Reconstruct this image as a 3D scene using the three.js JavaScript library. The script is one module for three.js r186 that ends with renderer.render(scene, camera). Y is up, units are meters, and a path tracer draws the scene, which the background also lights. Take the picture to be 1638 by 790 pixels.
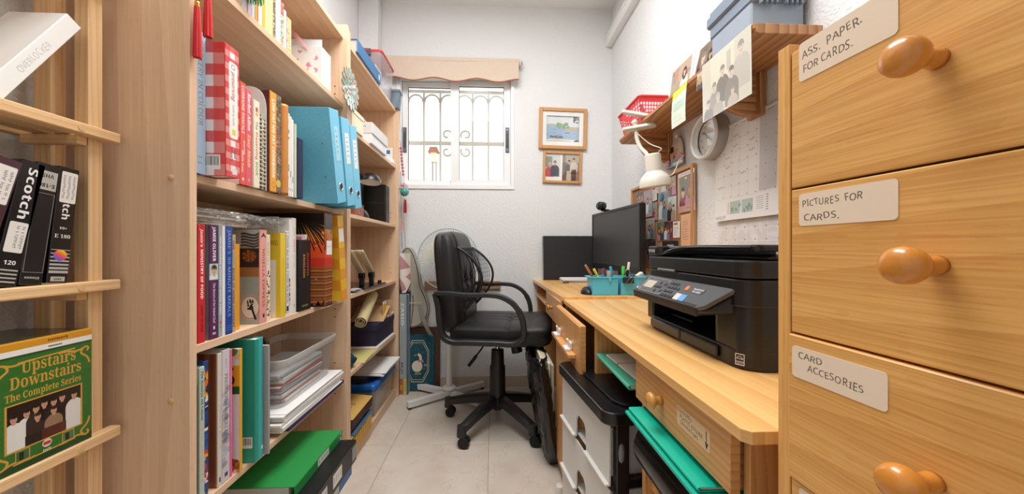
import * as THREE from 'three';
import { RectAreaLightUniformsLib } from 'three/addons/lights/RectAreaLightUniformsLib.js';
import { mergeVertices, toCreasedNormals } from 'three/addons/utils/BufferGeometryUtils.js';

// ---------------------------------------------------------------- camera, sky, light, exposure
const scene = new THREE.Scene();
const FOCAL = 570, FRAME_W = 1638, FRAME_H = 790;
const camera = new THREE.PerspectiveCamera(2 * Math.atan(FRAME_H / 2 / FOCAL) * 180 / Math.PI, FRAME_W / FRAME_H, 0.02, 60);
camera.position.set(0, 0.95, 0);
camera.rotation.y = -2.9128 * Math.PI / 180;
camera.setViewOffset(FRAME_W, FRAME_H, 0, -2.5, FRAME_W, FRAME_H);
scene.background = new THREE.Color(0xf6f8fc);
scene.backgroundIntensity = 2.0;
RectAreaLightUniformsLib.init();
const renderer = new THREE.WebGLRenderer({ antialias: true });
renderer.toneMapping = THREE.LinearToneMapping;
renderer.toneMappingExposure = 1.34;
renderer.shadowMap.enabled = true;
const CEILING_Y = 2.62;
const LAMP = { x: -0.08, y: CEILING_Y - 0.012, z: -0.95, w: 0.8, d: 1.2, power: 8.6 };
const panelLight = new THREE.RectAreaLight(0xfffdfb, LAMP.power, LAMP.w, LAMP.d);
panelLight.name = 'ceiling_panel_light';
panelLight.position.set(LAMP.x, LAMP.y - 0.022, LAMP.z);
panelLight.rotation.x = -Math.PI / 2;
scene.add(panelLight);

// ---------------------------------------------------------------- helpers: names, things, parts
const taken = new Map();
function numbered(name) {
  const n = taken.get(name) ?? 0;
  taken.set(name, n + 1);
  return n ? `${name}_${String(n).padStart(3, '0')}` : name;
}
function shade(o) { o.traverse((m) => { if (m.isMesh) { m.castShadow = true; m.receiveShadow = true; } }); return o; }
function tag(o, label, category, group, kind) {
  if (label) o.userData.label = label;
  if (category) o.userData.category = category;
  if (group) o.userData.group = group;
  if (kind) o.userData.kind = kind;
  return o;
}
function thing(name, label, category, [x, y, z] = [0, 0, 0], turn = 0, group) {
  const o = new THREE.Group();
  o.name = numbered(name);
  o.position.set(x, y, z);
  o.rotation.y = turn;
  scene.add(o);
  return tag(o, label, category, group);
}
function copyOf(root, label, [x, y, z], turn = 0) {
  const r = root.clone();
  r.name = numbered(root.name.replace(/_\d+$/, ''));
  r.userData = { ...root.userData, label };
  r.position.set(x, y, z);
  r.rotation.y = turn;
  scene.add(r);
  return r;
}
let seed = 7;
function rnd(a = 0, b = 1) {
  seed = (seed + 0x6d2b79f5) | 0;
  let t = Math.imul(seed ^ (seed >>> 15), 1 | seed);
  t = (t + Math.imul(t ^ (t >>> 7), 61 | t)) ^ t;
  return a + (b - a) * (((t ^ (t >>> 14)) >>> 0) / 4294967296);
}
function hash2(x, y) { let h = Math.imul(x, 374761393) + Math.imul(y, 668265263); h = Math.imul(h ^ (h >>> 13), 1274126177); return ((h ^ (h >>> 16)) >>> 0) / 4294967296; }
function noise2(x, y) {
  const ix = Math.floor(x), iy = Math.floor(y), fx = x - ix, fy = y - iy, u = fx * fx * (3 - 2 * fx), v = fy * fy * (3 - 2 * fy);
  const a = hash2(ix, iy), b = hash2(ix + 1, iy), c = hash2(ix, iy + 1), d = hash2(ix + 1, iy + 1);
  return a + (b - a) * u + (c - a) * v + (a - b - c + d) * u * v;
}
const V = (x, y, z) => new THREE.Vector3(x, y, z);

// ---------------------------------------------------------------- materials
const paints = new Map();
function paint(hex, rough = 0.6, extra = {}) {
  const key = hex + '|' + rough + '|' + JSON.stringify(extra);
  if (!paints.has(key)) { const m = new THREE.MeshPhysicalMaterial({ color: hex, roughness: rough, ...extra }); m.name = 'paint'; paints.set(key, m); }
  return paints.get(key);
}
function pixelTexture(w, h, fill, srgb = true) {
  const data = new Uint8Array(w * h * 4);
  for (let y = 0; y < h; y++) for (let x = 0; x < w; x++) {
    const c = fill(x, y), o = (y * w + x) * 4;
    data[o] = c[0]; data[o + 1] = c[1]; data[o + 2] = c[2]; data[o + 3] = 255;
  }
  const t = new THREE.DataTexture(data, w, h);
  t.magFilter = THREE.LinearFilter; t.minFilter = THREE.LinearMipmapLinearFilter; t.generateMipmaps = true;
  t.wrapS = t.wrapT = THREE.MirroredRepeatWrapping;
  if (srgb) t.colorSpace = THREE.SRGBColorSpace;
  t.needsUpdate = true;
  return t;
}
const mix3 = (a, b, t) => [a[0] + (b[0] - a[0]) * t, a[1] + (b[1] - a[1]) * t, a[2] + (b[2] - a[2]) * t];
const clamp01 = (x) => Math.min(1, Math.max(0, x));
// wood: u is metres across the grain, v metres along it
function wood({ base, dark, ring = 60, ringShare = 0.4, wave = 0.03, fibre = 0.12, fleck = 0, size = [0.5, 1.2], px = [512, 512], rough = 0.5, seedAt = 0, knots = 0, sharp = 1, coat = 0 }) {
  const [sx, sy] = size, [w, h] = px, kn = [];
  for (let i = 0; i < knots; i++) kn.push([hash2(i, seedAt + 91) * sx, hash2(i, seedAt + 17) * sy, 0.006 + hash2(i, 5) * 0.006]);
  const t = pixelTexture(w, h, (px_, py_) => {
    const x = (px_ / w) * sx, y = (py_ / h) * sy;
    let f = x + wave * (noise2(x * 5 + seedAt, y * 1.1 + seedAt) - 0.5) * 2 + 0.006 * noise2(x * 30, y * 6 + seedAt);
    let k = 0;
    for (const [kx, ky, kr] of kn) {
      const dx = x - kx, dy = (y - ky) * 0.55, d = Math.sqrt(dx * dx + dy * dy);
      f += Math.sign(dx || 1) * 0.012 * Math.exp(-d / (kr * 1.6));
      k = Math.max(k, clamp01(1.4 - d / kr));
    }
    let r = Math.abs(((f * ring + 0.6 * noise2(x * 9 + 3, y * 2 + seedAt)) % 1 + 1) % 1);
    r = Math.pow(r, sharp);
    const band = 0.5 * (noise2(x * 14 + seedAt * 3, y * 0.7) - 0.5);
    const fib = (noise2(x * 700 + seedAt, y * 9) - 0.5) * fibre * 2;
    const fl = fleck ? (noise2(x * 420 + 11, y * 40) > 0.8 ? fleck : 0) : 0;
    let s = clamp01(ringShare * r + band * ringShare + fib + fl + 0.15);
    s = Math.max(s, k * 0.95);
    return mix3(base, dark, s);
  });
  t.repeat.set(1 / sx, 1 / sy);
  const m = new THREE.MeshPhysicalMaterial({ map: t, roughness: rough, clearcoat: coat, clearcoatRoughness: 0.25 });
  m.name = 'wood'; m.userData.size = size;
  return m;
}
const W = {
  beech: wood({ base: [239, 207, 175], dark: [211, 171, 136], ring: 22, ringShare: 0.34, wave: 0.026, fibre: 0.16, fleck: 0.14, size: [0.82, 2.0], px: [1024, 512], rough: 0.52, seedAt: 3 }),
  pine: wood({ base: [245, 212, 164], dark: [212, 154, 98], ring: 90, ringShare: 0.42, wave: 0.016, fibre: 0.08, size: [0.2, 2.0], px: [512, 1024], rough: 0.62, seedAt: 12, knots: 4, sharp: 2 }),
  desk: wood({ base: [246, 204, 136], dark: [208, 140, 72], ring: 15, ringShare: 0.36, wave: 0.05, fibre: 0.12, size: [0.55, 1.4], px: [768, 768], rough: 0.36, seedAt: 21, knots: 6, sharp: 1.4, coat: 0.25 }),
  deskFront: wood({ base: [228, 174, 110], dark: [184, 120, 66], ring: 70, ringShare: 0.44, wave: 0.03, fibre: 0.1, size: [0.5, 1.0], px: [768, 512], rough: 0.42, seedAt: 31, sharp: 2.2, coat: 0.15 }),
  oak: wood({ base: [238, 184, 108], dark: [200, 136, 66], ring: 26, ringShare: 0.34, wave: 0.045, fibre: 0.26, fleck: 0.16, size: [0.3, 1.2], px: [768, 768], rough: 0.4, seedAt: 44, coat: 0.12, sharp: 1.5 }),
  shelfPine: wood({ base: [214, 158, 106], dark: [140, 86, 48], ring: 40, ringShare: 0.62, wave: 0.035, fibre: 0.08, size: [0.3, 1.0], px: [512, 512], rough: 0.5, seedAt: 57, sharp: 1.8 }),
  frame: wood({ base: [216, 166, 112], dark: [176, 124, 76], ring: 200, ringShare: 0.4, wave: 0.01, fibre: 0.12, size: [0.2, 0.4], px: [256, 256], rough: 0.45, seedAt: 63 }),
  darkFrame: wood({ base: [96, 56, 32], dark: [52, 28, 16], ring: 120, ringShare: 0.5, wave: 0.01, fibre: 0.12, size: [0.2, 0.4], px: [256, 256], rough: 0.4, seedAt: 71 }),
};
const stucco = (() => {
  const t = pixelTexture(512, 512, (x, y) => {
    const v = 0.55 * noise2(x / 5.5, y / 5.5) + 0.3 * noise2(x / 2.4 + 50, y / 2.4) + 0.25 * noise2(x / 17, y / 17 + 9);
    const c = Math.round(clamp01(v * 0.9) * 255); return [c, c, c];
  }, false);
  t.repeat.set(2, 2);
  return t;
})();
const M = {
  wall: new THREE.MeshPhysicalMaterial({ color: 0xe6e8e9, roughness: 0.92, bumpMap: stucco, bumpScale: 0.0022 }),
  ceiling: new THREE.MeshPhysicalMaterial({ color: 0xf2f1ee, roughness: 0.95 }),
  white: paint(0xf1f1ef, 0.45), whitePlastic: paint(0xe9e7e0, 0.38), aluminium: paint(0xf3f4f5, 0.3),
  black: paint(0x17171a, 0.42), blackGloss: paint(0x0c0c0e, 0.16), blackSatin: paint(0x1c1c1e, 0.32), rubber: paint(0x141416, 0.75),
  chrome: new THREE.MeshPhysicalMaterial({ color: 0xd6d6d4, roughness: 0.18, metalness: 1 }),
  steel: new THREE.MeshPhysicalMaterial({ color: 0xa2a2a0, roughness: 0.32, metalness: 1 }),
  brass: new THREE.MeshPhysicalMaterial({ color: 0xd8b050, roughness: 0.28, metalness: 1 }),
  glass: new THREE.MeshPhysicalMaterial({ color: 0xffffff, roughness: 0.0, transmission: 1, thickness: 0, ior: 1.5 }),
  paneGlass: new THREE.MeshPhysicalMaterial({ color: 0xffffff, roughness: 0.0, transmission: 1, thickness: 0, ior: 1.5, specularIntensity: 0.25 }),
  clear: new THREE.MeshPhysicalMaterial({ color: 0xf2f4f4, roughness: 0.12, transmission: 0.86, thickness: 0, ior: 1.4 }),
  frosted: new THREE.MeshPhysicalMaterial({ color: 0xeeeeec, roughness: 0.75, transmission: 0.55, thickness: 0, ior: 1.4 }),
  paper: paint(0xf3f1ec, 0.85), pages: paint(0xeae3d3, 0.9), card: paint(0xc9a57c, 0.85),
};

// ---------------------------------------------------------------- print: flat artwork packed on shared canvases
const PAGE = 2048, pages = [];
function newPage() {
  const cv = document.createElement('canvas');
  cv.width = cv.height = PAGE;
  const g = cv.getContext('2d');
  const tex = new THREE.CanvasTexture(cv);
  tex.colorSpace = THREE.SRGBColorSpace; tex.magFilter = THREE.LinearFilter; tex.generateMipmaps = true; tex.minFilter = THREE.LinearMipmapLinearFilter;
  pages.push({ g, tex, x: 2, y: 2, row: 0, mats: new Map() });
  return pages.at(-1);
}
function pageMat(p, finish) {
  if (!p.mats.has(finish)) {
    const look = { paper: { roughness: 0.75 }, satin: { roughness: 0.42 }, gloss: { roughness: 0.22, clearcoat: 0.3, clearcoatRoughness: 0.15 }, cloth: { roughness: 0.95 } }[finish];
    const m = new THREE.MeshPhysicalMaterial({ map: p.tex, ...look });
    m.name = 'print_' + finish;
    p.mats.set(finish, m);
  }
  return p.mats.get(finish);
}
// w, h in metres; draw(g, W, H) in pixels, y down
function print(w, h, ppm, draw, finish = 'satin') {
  const pw = Math.max(4, Math.min(PAGE - 8, Math.round(w * ppm))), ph = Math.max(4, Math.min(PAGE - 8, Math.round(h * ppm)));
  let p = pages.find((q) => (q.x + pw + 4 <= PAGE && q.y + ph + 4 <= PAGE) || q.y + q.row + ph + 4 <= PAGE) ?? newPage();
  if (!(p.x + pw + 4 <= PAGE && p.y + ph + 4 <= PAGE)) { p.x = 2; p.y += p.row + 4; p.row = 0; }
  const { g } = p, x = p.x, y = p.y;
  p.x += pw + 4; p.row = Math.max(p.row, ph);
  g.save();
  g.beginPath(); g.rect(x - 1, y - 1, pw + 2, ph + 2); g.clip();
  g.translate(x, y);
  g.fillStyle = '#fff';
  draw(g, pw, ph);
  g.restore();
  return { print: true, mat: pageMat(p, finish), u0: (x + 0.5) / PAGE, u1: (x + pw - 0.5) / PAGE, v0: 1 - (y + ph - 0.5) / PAGE, v1: 1 - (y + 0.5) / PAGE };
}
const fillAll = (g, W_, H_, c) => { g.fillStyle = c; g.fillRect(-2, -2, W_ + 4, H_ + 4); };
// text fitted into a box; turned: reading downwards as on a spine
function textAt(g, s, x, y, size, color, { font = 'sans-serif', weight = 'bold', fit = 0, turn = 0, align = 'center', italic = false } = {}) {
  g.save();
  g.translate(x, y); g.rotate(turn);
  g.fillStyle = color; g.textAlign = align; g.textBaseline = 'middle';
  g.font = `${italic ? 'italic ' : ''}${weight} ${Math.max(2, size)}px ${font}`;
  const w = g.measureText(s).width;
  if (fit && w > 0) g.scale(fit / w, 1);
  g.fillText(s, 0, 0);
  g.restore();
}
const down = (g, s, x, y0, y1, size, color, o = {}) => textAt(g, s, x, (y0 + y1) / 2, size, color, { fit: Math.abs(y1 - y0), turn: Math.PI / 2, ...o });
// shaky handwriting in capitals or script
function hand(g, s, x, y, size, color, { fit = 0, turn = 0, font = 'sans-serif' } = {}) {
  g.save(); g.translate(x, y); g.rotate(turn);
  g.font = `${size}px ${font}`; g.fillStyle = color; g.textAlign = 'left'; g.textBaseline = 'middle';
  const w = [...s].reduce((a, c) => a + g.measureText(c).width * 1.04, 0), k = fit ? fit / w : 1;
  let at = 0, i = 0;
  for (const c of s) {
    g.save(); g.translate(at * k, (hash2(i, s.length) - 0.5) * size * 0.14); g.rotate((hash2(i, 3) - 0.6) * 0.22); g.scale(k * (0.9 + 0.2 * hash2(i, 8)), 0.92 + 0.22 * hash2(i, 4));
    g.fillText(c, 0, 0); g.restore();
    at += g.measureText(c).width * 1.04; i++;
  }
  g.restore();
}

// letter-like strokes for print too small to read
function marks(g, x, y, len, size, color, turn = 0) {
  g.save(); g.translate(x, y); g.rotate(turn); g.strokeStyle = color; g.lineWidth = Math.max(1, size * 0.13);
  const n = Math.max(3, Math.round(len / (size * 0.62)));
  for (let i = 0; i < n; i++) { const k = hash2(i, n + Math.round(size)), px = len * (i + 0.15) / n - len / 2, w = len / n * 0.6; if (k < 0.12) continue; g.beginPath(); if (k < 0.4) { g.moveTo(px, size * 0.4); g.lineTo(px, -size * 0.4); g.lineTo(px + w, size * (k * 2 - 0.5)); } else if (k < 0.7) g.ellipse(px + w / 2, size * 0.1, w / 2, size * 0.3, 0, 0, 5 + k); else { g.moveTo(px, -size * 0.3); g.lineTo(px + w / 2, size * 0.4); g.lineTo(px + w, -size * 0.25); } g.stroke(); }
  g.restore();
}
// ---------------------------------------------------------------- mesh builder
const FACES = {
  px: { n: [1, 0, 0], u: [0, 0, -1], v: [0, 1, 0] }, nx: { n: [-1, 0, 0], u: [0, 0, 1], v: [0, 1, 0] },
  pz: { n: [0, 0, 1], u: [1, 0, 0], v: [0, 1, 0] }, nz: { n: [0, 0, -1], u: [-1, 0, 0], v: [0, 1, 0] },
  py: { n: [0, 1, 0], u: [1, 0, 0], v: [0, 0, -1] }, ny: { n: [0, -1, 0], u: [1, 0, 0], v: [0, 0, 1] },
};
const AX = { x: 0, y: 1, z: 2 };
class MB {
  constructor() { this.b = new Map(); }
  bucket(m) { if (!this.b.has(m)) this.b.set(m, { p: [], n: [], t: [] }); return this.b.get(m); }
  // chamfered box: centre, size, options { c chamfer, m material or print, f per-face materials, g grain axis, e Euler, at pivot matrix }
  box(x, y, z, w, h, d, { c = 0.001, m, f = {}, g = 'y', e, mat4 } = {}) {
    const s = [w / 2, h / 2, d / 2]; c = Math.min(c, s[0] * 0.9, s[1] * 0.9, s[2] * 0.9);
    const xf = mat4 ? mat4.clone() : new THREE.Matrix4();
    xf.multiply(new THREE.Matrix4().makeTranslation(x, y, z));
    if (e) xf.multiply(new THREE.Matrix4().makeRotationFromEuler(new THREE.Euler(...e)));
    const off = [rnd(), rnd()], ga = AX[g], v1 = new THREE.Vector3();
    const emit = (face, pts, nrm) => {
      const F = FACES[face], spec = f[face] ?? m, mt = spec.print ? spec.mat : spec, B = this.bucket(mt);
      const na = F.n.findIndex((q) => q), other = [0, 1, 2].filter((a) => a !== na);
      const along = other.includes(ga) ? ga : (other.includes(2) ? 2 : other[0]), across = other.find((a) => a !== along);
      const nv = v1.set(...nrm).transformDirection(xf).toArray();
      const uvs = pts.map((p) => {
        if (!spec.print) { const z = spec.userData.size ?? [9, 9]; return [p[across] + s[across] + off[0] * Math.max(0, z[0] - 2 * s[across]), p[along] + s[along] + off[1] * Math.max(0, z[1] - 2 * s[along])]; }
        const dot = (q) => p[0] * q[0] + p[1] * q[1] + p[2] * q[2], ext = (q) => s[0] * Math.abs(q[0]) + s[1] * Math.abs(q[1]) + s[2] * Math.abs(q[2]);
        const a = clamp01(dot(F.u) / ext(F.u) / 2 + 0.5), b = clamp01(dot(F.v) / ext(F.v) / 2 + 0.5);
        return [spec.u0 + (spec.u1 - spec.u0) * a, spec.v0 + (spec.v1 - spec.v0) * b];
      });
      const P = pts.map((p) => new THREE.Vector3(...p).applyMatrix4(xf).toArray());
      const order = pts.length === 4 ? [0, 1, 2, 0, 2, 3] : [0, 1, 2];
      for (const i of order) { B.p.push(...P[i]); B.n.push(...nv); B.t.push(...uvs[i]); }
    };
    const wind = (pts, n) => {  // keep the outside facing along n
      const a = new THREE.Vector3(...pts[0]), q = new THREE.Vector3(...pts[1]).sub(a).cross(new THREE.Vector3(...pts[2]).sub(a));
      return q.dot(new THREE.Vector3(...n)) < 0 ? [...pts].reverse() : pts;
    };
    for (const [k, F] of Object.entries(FACES)) {
      const na = F.n.findIndex((q) => q), ua = F.u.findIndex((q) => q), va = F.v.findIndex((q) => q), pts = [];
      for (const [a, b] of [[-1, -1], [1, -1], [1, 1], [-1, 1]]) { const p = [0, 0, 0]; p[na] = s[na] * F.n[na]; p[ua] = a * (s[ua] - c) * F.u[ua]; p[va] = b * (s[va] - c) * F.v[va]; pts.push(p); }
      emit(k, wind(pts, F.n), F.n);
    }
    if (c > 0) {
      const keys = ['px', 'nx', 'pz', 'nz', 'py', 'ny'];
      for (let i = 0; i < 6; i++) for (let j = i + 1; j < 6; j++) {
        const A = FACES[keys[i]].n, B = FACES[keys[j]].n, a = A.findIndex((q) => q), b = B.findIndex((q) => q);
        if (a === b) continue;
        const o = 3 - a - b, mk = (k, outA) => { const p = [0, 0, 0]; p[a] = A[a] * (s[a] - (outA ? 0 : c)); p[b] = B[b] * (s[b] - (outA ? c : 0)); p[o] = k * (s[o] - c); return p; };
        const n = [A[0] + B[0], A[1] + B[1], A[2] + B[2]];
        emit(keys[i], wind([mk(-1, true), mk(1, true), mk(1, false), mk(-1, false)], n), n);
      }
      for (const sx of [-1, 1]) for (const sy of [-1, 1]) for (const sz of [-1, 1]) {
        const n = [sx, sy, sz];
        emit(sx > 0 ? 'px' : 'nx', wind([[sx * s[0], sy * (s[1] - c), sz * (s[2] - c)], [sx * (s[0] - c), sy * s[1], sz * (s[2] - c)], [sx * (s[0] - c), sy * (s[1] - c), sz * s[2]]], n), n);
      }
    }
    return this;
  }
  // box given by its corners
  span(x0, x1, y0, y1, z0, z1, o) { return this.box((x0 + x1) / 2, (y0 + y1) / 2, (z0 + z1) / 2, Math.abs(x1 - x0), Math.abs(y1 - y0), Math.abs(z1 - z0), o); }
  // any geometry; uv kept unless metres is set, then planar by the normal
  geo(gm, m, { at = [0, 0, 0], e = [0, 0, 0], sc = [1, 1, 1], metres = false, g = 'y', mat4 } = {}) {
    const spec = m, mt = spec.print ? spec.mat : spec, B = this.bucket(mt);
    let q = gm.index ? gm.toNonIndexed() : gm.clone();
    if (!q.attributes.normal) q.computeVertexNormals();
    const P = q.attributes.position, ga = AX[g], off = [rnd(), rnd()], zs = mt.userData?.size ?? [9, 9]; gm.computeBoundingBox(); const lo = gm.boundingBox.min.toArray(), hi = gm.boundingBox.max.toArray();
    const xf = new THREE.Matrix4().compose(V(...at), new THREE.Quaternion().setFromEuler(new THREE.Euler(...e)), V(...sc));
    if (mat4) xf.premultiply(mat4);
    const nm = new THREE.Matrix3().getNormalMatrix(xf), v = V(0, 0, 0);
    for (let i = 0; i < P.count; i++) {
      const p = [P.getX(i), P.getY(i), P.getZ(i)], n = [q.attributes.normal.getX(i), q.attributes.normal.getY(i), q.attributes.normal.getZ(i)];
      let uv = q.attributes.uv ? [q.attributes.uv.getX(i), q.attributes.uv.getY(i)] : [0, 0];
      if (spec.print) uv = [spec.u0 + (spec.u1 - spec.u0) * clamp01(uv[0]), spec.v0 + (spec.v1 - spec.v0) * clamp01(uv[1])];
      else if (metres) {
        const tri = Math.floor(i / 3) * 3, fn = [0, 1, 2].map((c2) => Math.abs([0, 1, 2].reduce((a, k) => a + q.attributes.normal.getComponent(tri + k, c2), 0)));
        const na = fn.indexOf(Math.max(...fn)), other = [0, 1, 2].filter((a) => a !== na), along = other.includes(ga) ? ga : other[1], across = other.find((a) => a !== along);
        uv = [p[across] - lo[across] + off[0] * Math.max(0, zs[0] - hi[across] + lo[across]), p[along] - lo[along] + off[1] * Math.max(0, zs[1] - hi[along] + lo[along])];
      }
      B.p.push(...v.set(...p).applyMatrix4(xf).toArray()); B.n.push(...v.set(...n).applyMatrix3(nm).normalize().toArray()); B.t.push(...uv);
    }
    return this;
  }
  quad(a, b, c, d, m, uvs) {  // one flat four-sided face, corners anticlockwise seen from outside
    const B = this.bucket(m.print ? m.mat : m), n = V(...b).sub(V(...a)).cross(V(...d).sub(V(...a))).normalize().toArray();
    const st = uvs ?? [[0, 0], [1, 0], [1, 1], [0, 1]], pts = [a, b, c, d];
    for (const i of [0, 1, 2, 0, 2, 3]) { B.p.push(...pts[i]); B.n.push(...n); B.t.push(...(m.print ? [m.u0 + (m.u1 - m.u0) * st[i][0], m.v0 + (m.v1 - m.v0) * st[i][1]] : st[i])); }
    return this;
  }
  tube(points, r, m, { seg = 24, rad = 8, closed = false, round = true, mat4 } = {}) {
    const pts = points.map((p) => V(...p));
    const curve = round && pts.length > 2 ? new THREE.CatmullRomCurve3(pts, closed, 'centripetal') : pts.length > 2 ? pts.slice(1).reduce((c, p, i) => (c.add(new THREE.LineCurve3(pts[i], p)), c), new THREE.CurvePath()) : new THREE.LineCurve3(pts[0], pts[1]);
    this.geo(new THREE.TubeGeometry(curve, pts.length > 2 ? seg : 1, r, rad, closed), m, { mat4 });
    if (!closed) for (const [p, q] of [[pts[0], pts[1]], [pts.at(-1), pts.at(-2)]]) {
      const cap = new THREE.CircleGeometry(r, rad), dir = p.clone().sub(q).normalize();
      const qn = new THREE.Quaternion().setFromUnitVectors(V(0, 0, 1), dir), m4 = new THREE.Matrix4().compose(p, qn, V(1, 1, 1));
      if (mat4) m4.premultiply(mat4);
      this.geo(cap, m, { mat4: m4 });
    }
    return this;
  }
  lathe(profile, m, { seg = 32, ...o } = {}) { return this.geo(new THREE.LatheGeometry(profile.map(([r, y]) => new THREE.Vector2(r, y)), seg), m, o); }
  get empty() { return this.b.size === 0; }
  geometry() {
    const g = new THREE.BufferGeometry(), p = [], n = [], t = [], mats = [];
    for (const [m, B] of this.b) { g.addGroup(p.length / 3, B.p.length / 3, mats.length); mats.push(m); for (let i = 0; i < B.p.length; i++) { p.push(B.p[i]); n.push(B.n[i]); } for (let i = 0; i < B.t.length; i++) t.push(B.t[i]); }
    g.setAttribute('position', new THREE.Float32BufferAttribute(p, 3));
    g.setAttribute('normal', new THREE.Float32BufferAttribute(n, 3));
    g.setAttribute('uv', new THREE.Float32BufferAttribute(t, 2));
    return { g, mats };
  }
  build(name, parent, label) {
    const { g, mats } = this.geometry();
    if (mats.length === 1) g.clearGroups();
    const o = new THREE.Mesh(g, mats.length === 1 ? mats[0] : mats);
    o.name = parent === scene || !parent ? numbered(name) : partName(parent, name);
    (parent ?? scene).add(o);
    if (label) o.userData.label = label;
    o.castShadow = o.receiveShadow = true;
    return o;
  }
}
function partName(parent, name) {
  const n = parent.children.filter((c) => c.name === name || c.name.startsWith(name + '_') && /^_\d{3}$/.test(c.name.slice(name.length))).length;
  return n ? `${name}_${String(n).padStart(3, '0')}` : name;
}
// flat outline extruded towards +z, optionally bevelled
function plate(points, depth, bevel = 0, holes = [], curve = 6) {
  const s = Array.isArray(points) ? new THREE.Shape(points.map(([x, y]) => new THREE.Vector2(x, y))) : points;
  for (const h of holes) s.holes.push(Array.isArray(h) ? new THREE.Path(h.map(([x, y]) => new THREE.Vector2(x, y))) : h);
  return new THREE.ExtrudeGeometry(s, { depth, bevelEnabled: bevel > 0, bevelSize: bevel, bevelThickness: bevel, bevelSegments: 2, curveSegments: curve });
}
function roundRect(w, h, r, x = 0, y = 0) {
  const s = new THREE.Shape(), a = x - w / 2, b = x + w / 2, c = y - h / 2, d = y + h / 2;
  s.moveTo(a + r, c); s.lineTo(b - r, c); s.absarc(b - r, c + r, r, -Math.PI / 2, 0); s.lineTo(b, d - r); s.absarc(b - r, d - r, r, 0, Math.PI / 2);
  s.lineTo(a + r, d); s.absarc(a + r, d - r, r, Math.PI / 2, Math.PI); s.lineTo(a, c + r); s.absarc(a + r, c + r, r, Math.PI, Math.PI * 1.5);
  return s;
}
// skin swept through rings of equal length
function loft(rings, { closed = true, caps = true } = {}) {
  const p = [], idx = [], n = rings[0].length;
  rings.forEach((r) => r.forEach((q) => p.push(...q)));
  for (let i = 0; i + 1 < rings.length; i++) for (let j = 0; j < (closed ? n : n - 1); j++) {
    const a = i * n + j, b = i * n + (j + 1) % n, c = a + n, d = b + n;
    idx.push(a, b, d, a, d, c);
  }
  if (caps && closed) for (const [k, flip] of [[0, true], [rings.length - 1, false]]) {
    const c = rings[k].reduce((s, q) => [s[0] + q[0] / n, s[1] + q[1] / n, s[2] + q[2] / n], [0, 0, 0]), ci = p.length / 3;
    p.push(...c);
    const start = p.length / 3; rings[k].forEach((q) => p.push(...q));
    for (let j = 0; j < n; j++) { const a = start + j, b = start + (j + 1) % n; flip ? idx.push(ci, b, a) : idx.push(ci, a, b); }
  }
  const g = new THREE.BufferGeometry();
  g.setAttribute('position', new THREE.Float32BufferAttribute(p, 3)); g.setIndex(idx); g.computeVertexNormals();
  return g;
}
function sheet(nu, nv, f) {  // parametric surface f(u, v) -> [x, y, z], with uv
  const p = [], t = [], idx = [];
  for (let j = 0; j <= nv; j++) for (let i = 0; i <= nu; i++) { p.push(...f(i / nu, j / nv)); t.push(i / nu, j / nv); }
  for (let j = 0; j < nv; j++) for (let i = 0; i < nu; i++) { const a = j * (nu + 1) + i, b = a + 1, c = a + nu + 1, d = c + 1; idx.push(a, b, d, a, d, c); }
  const g = new THREE.BufferGeometry();
  g.setAttribute('position', new THREE.Float32BufferAttribute(p, 3)); g.setAttribute('uv', new THREE.Float32BufferAttribute(t, 2)); g.setIndex(idx); g.computeVertexNormals();
  return g;
}
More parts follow.
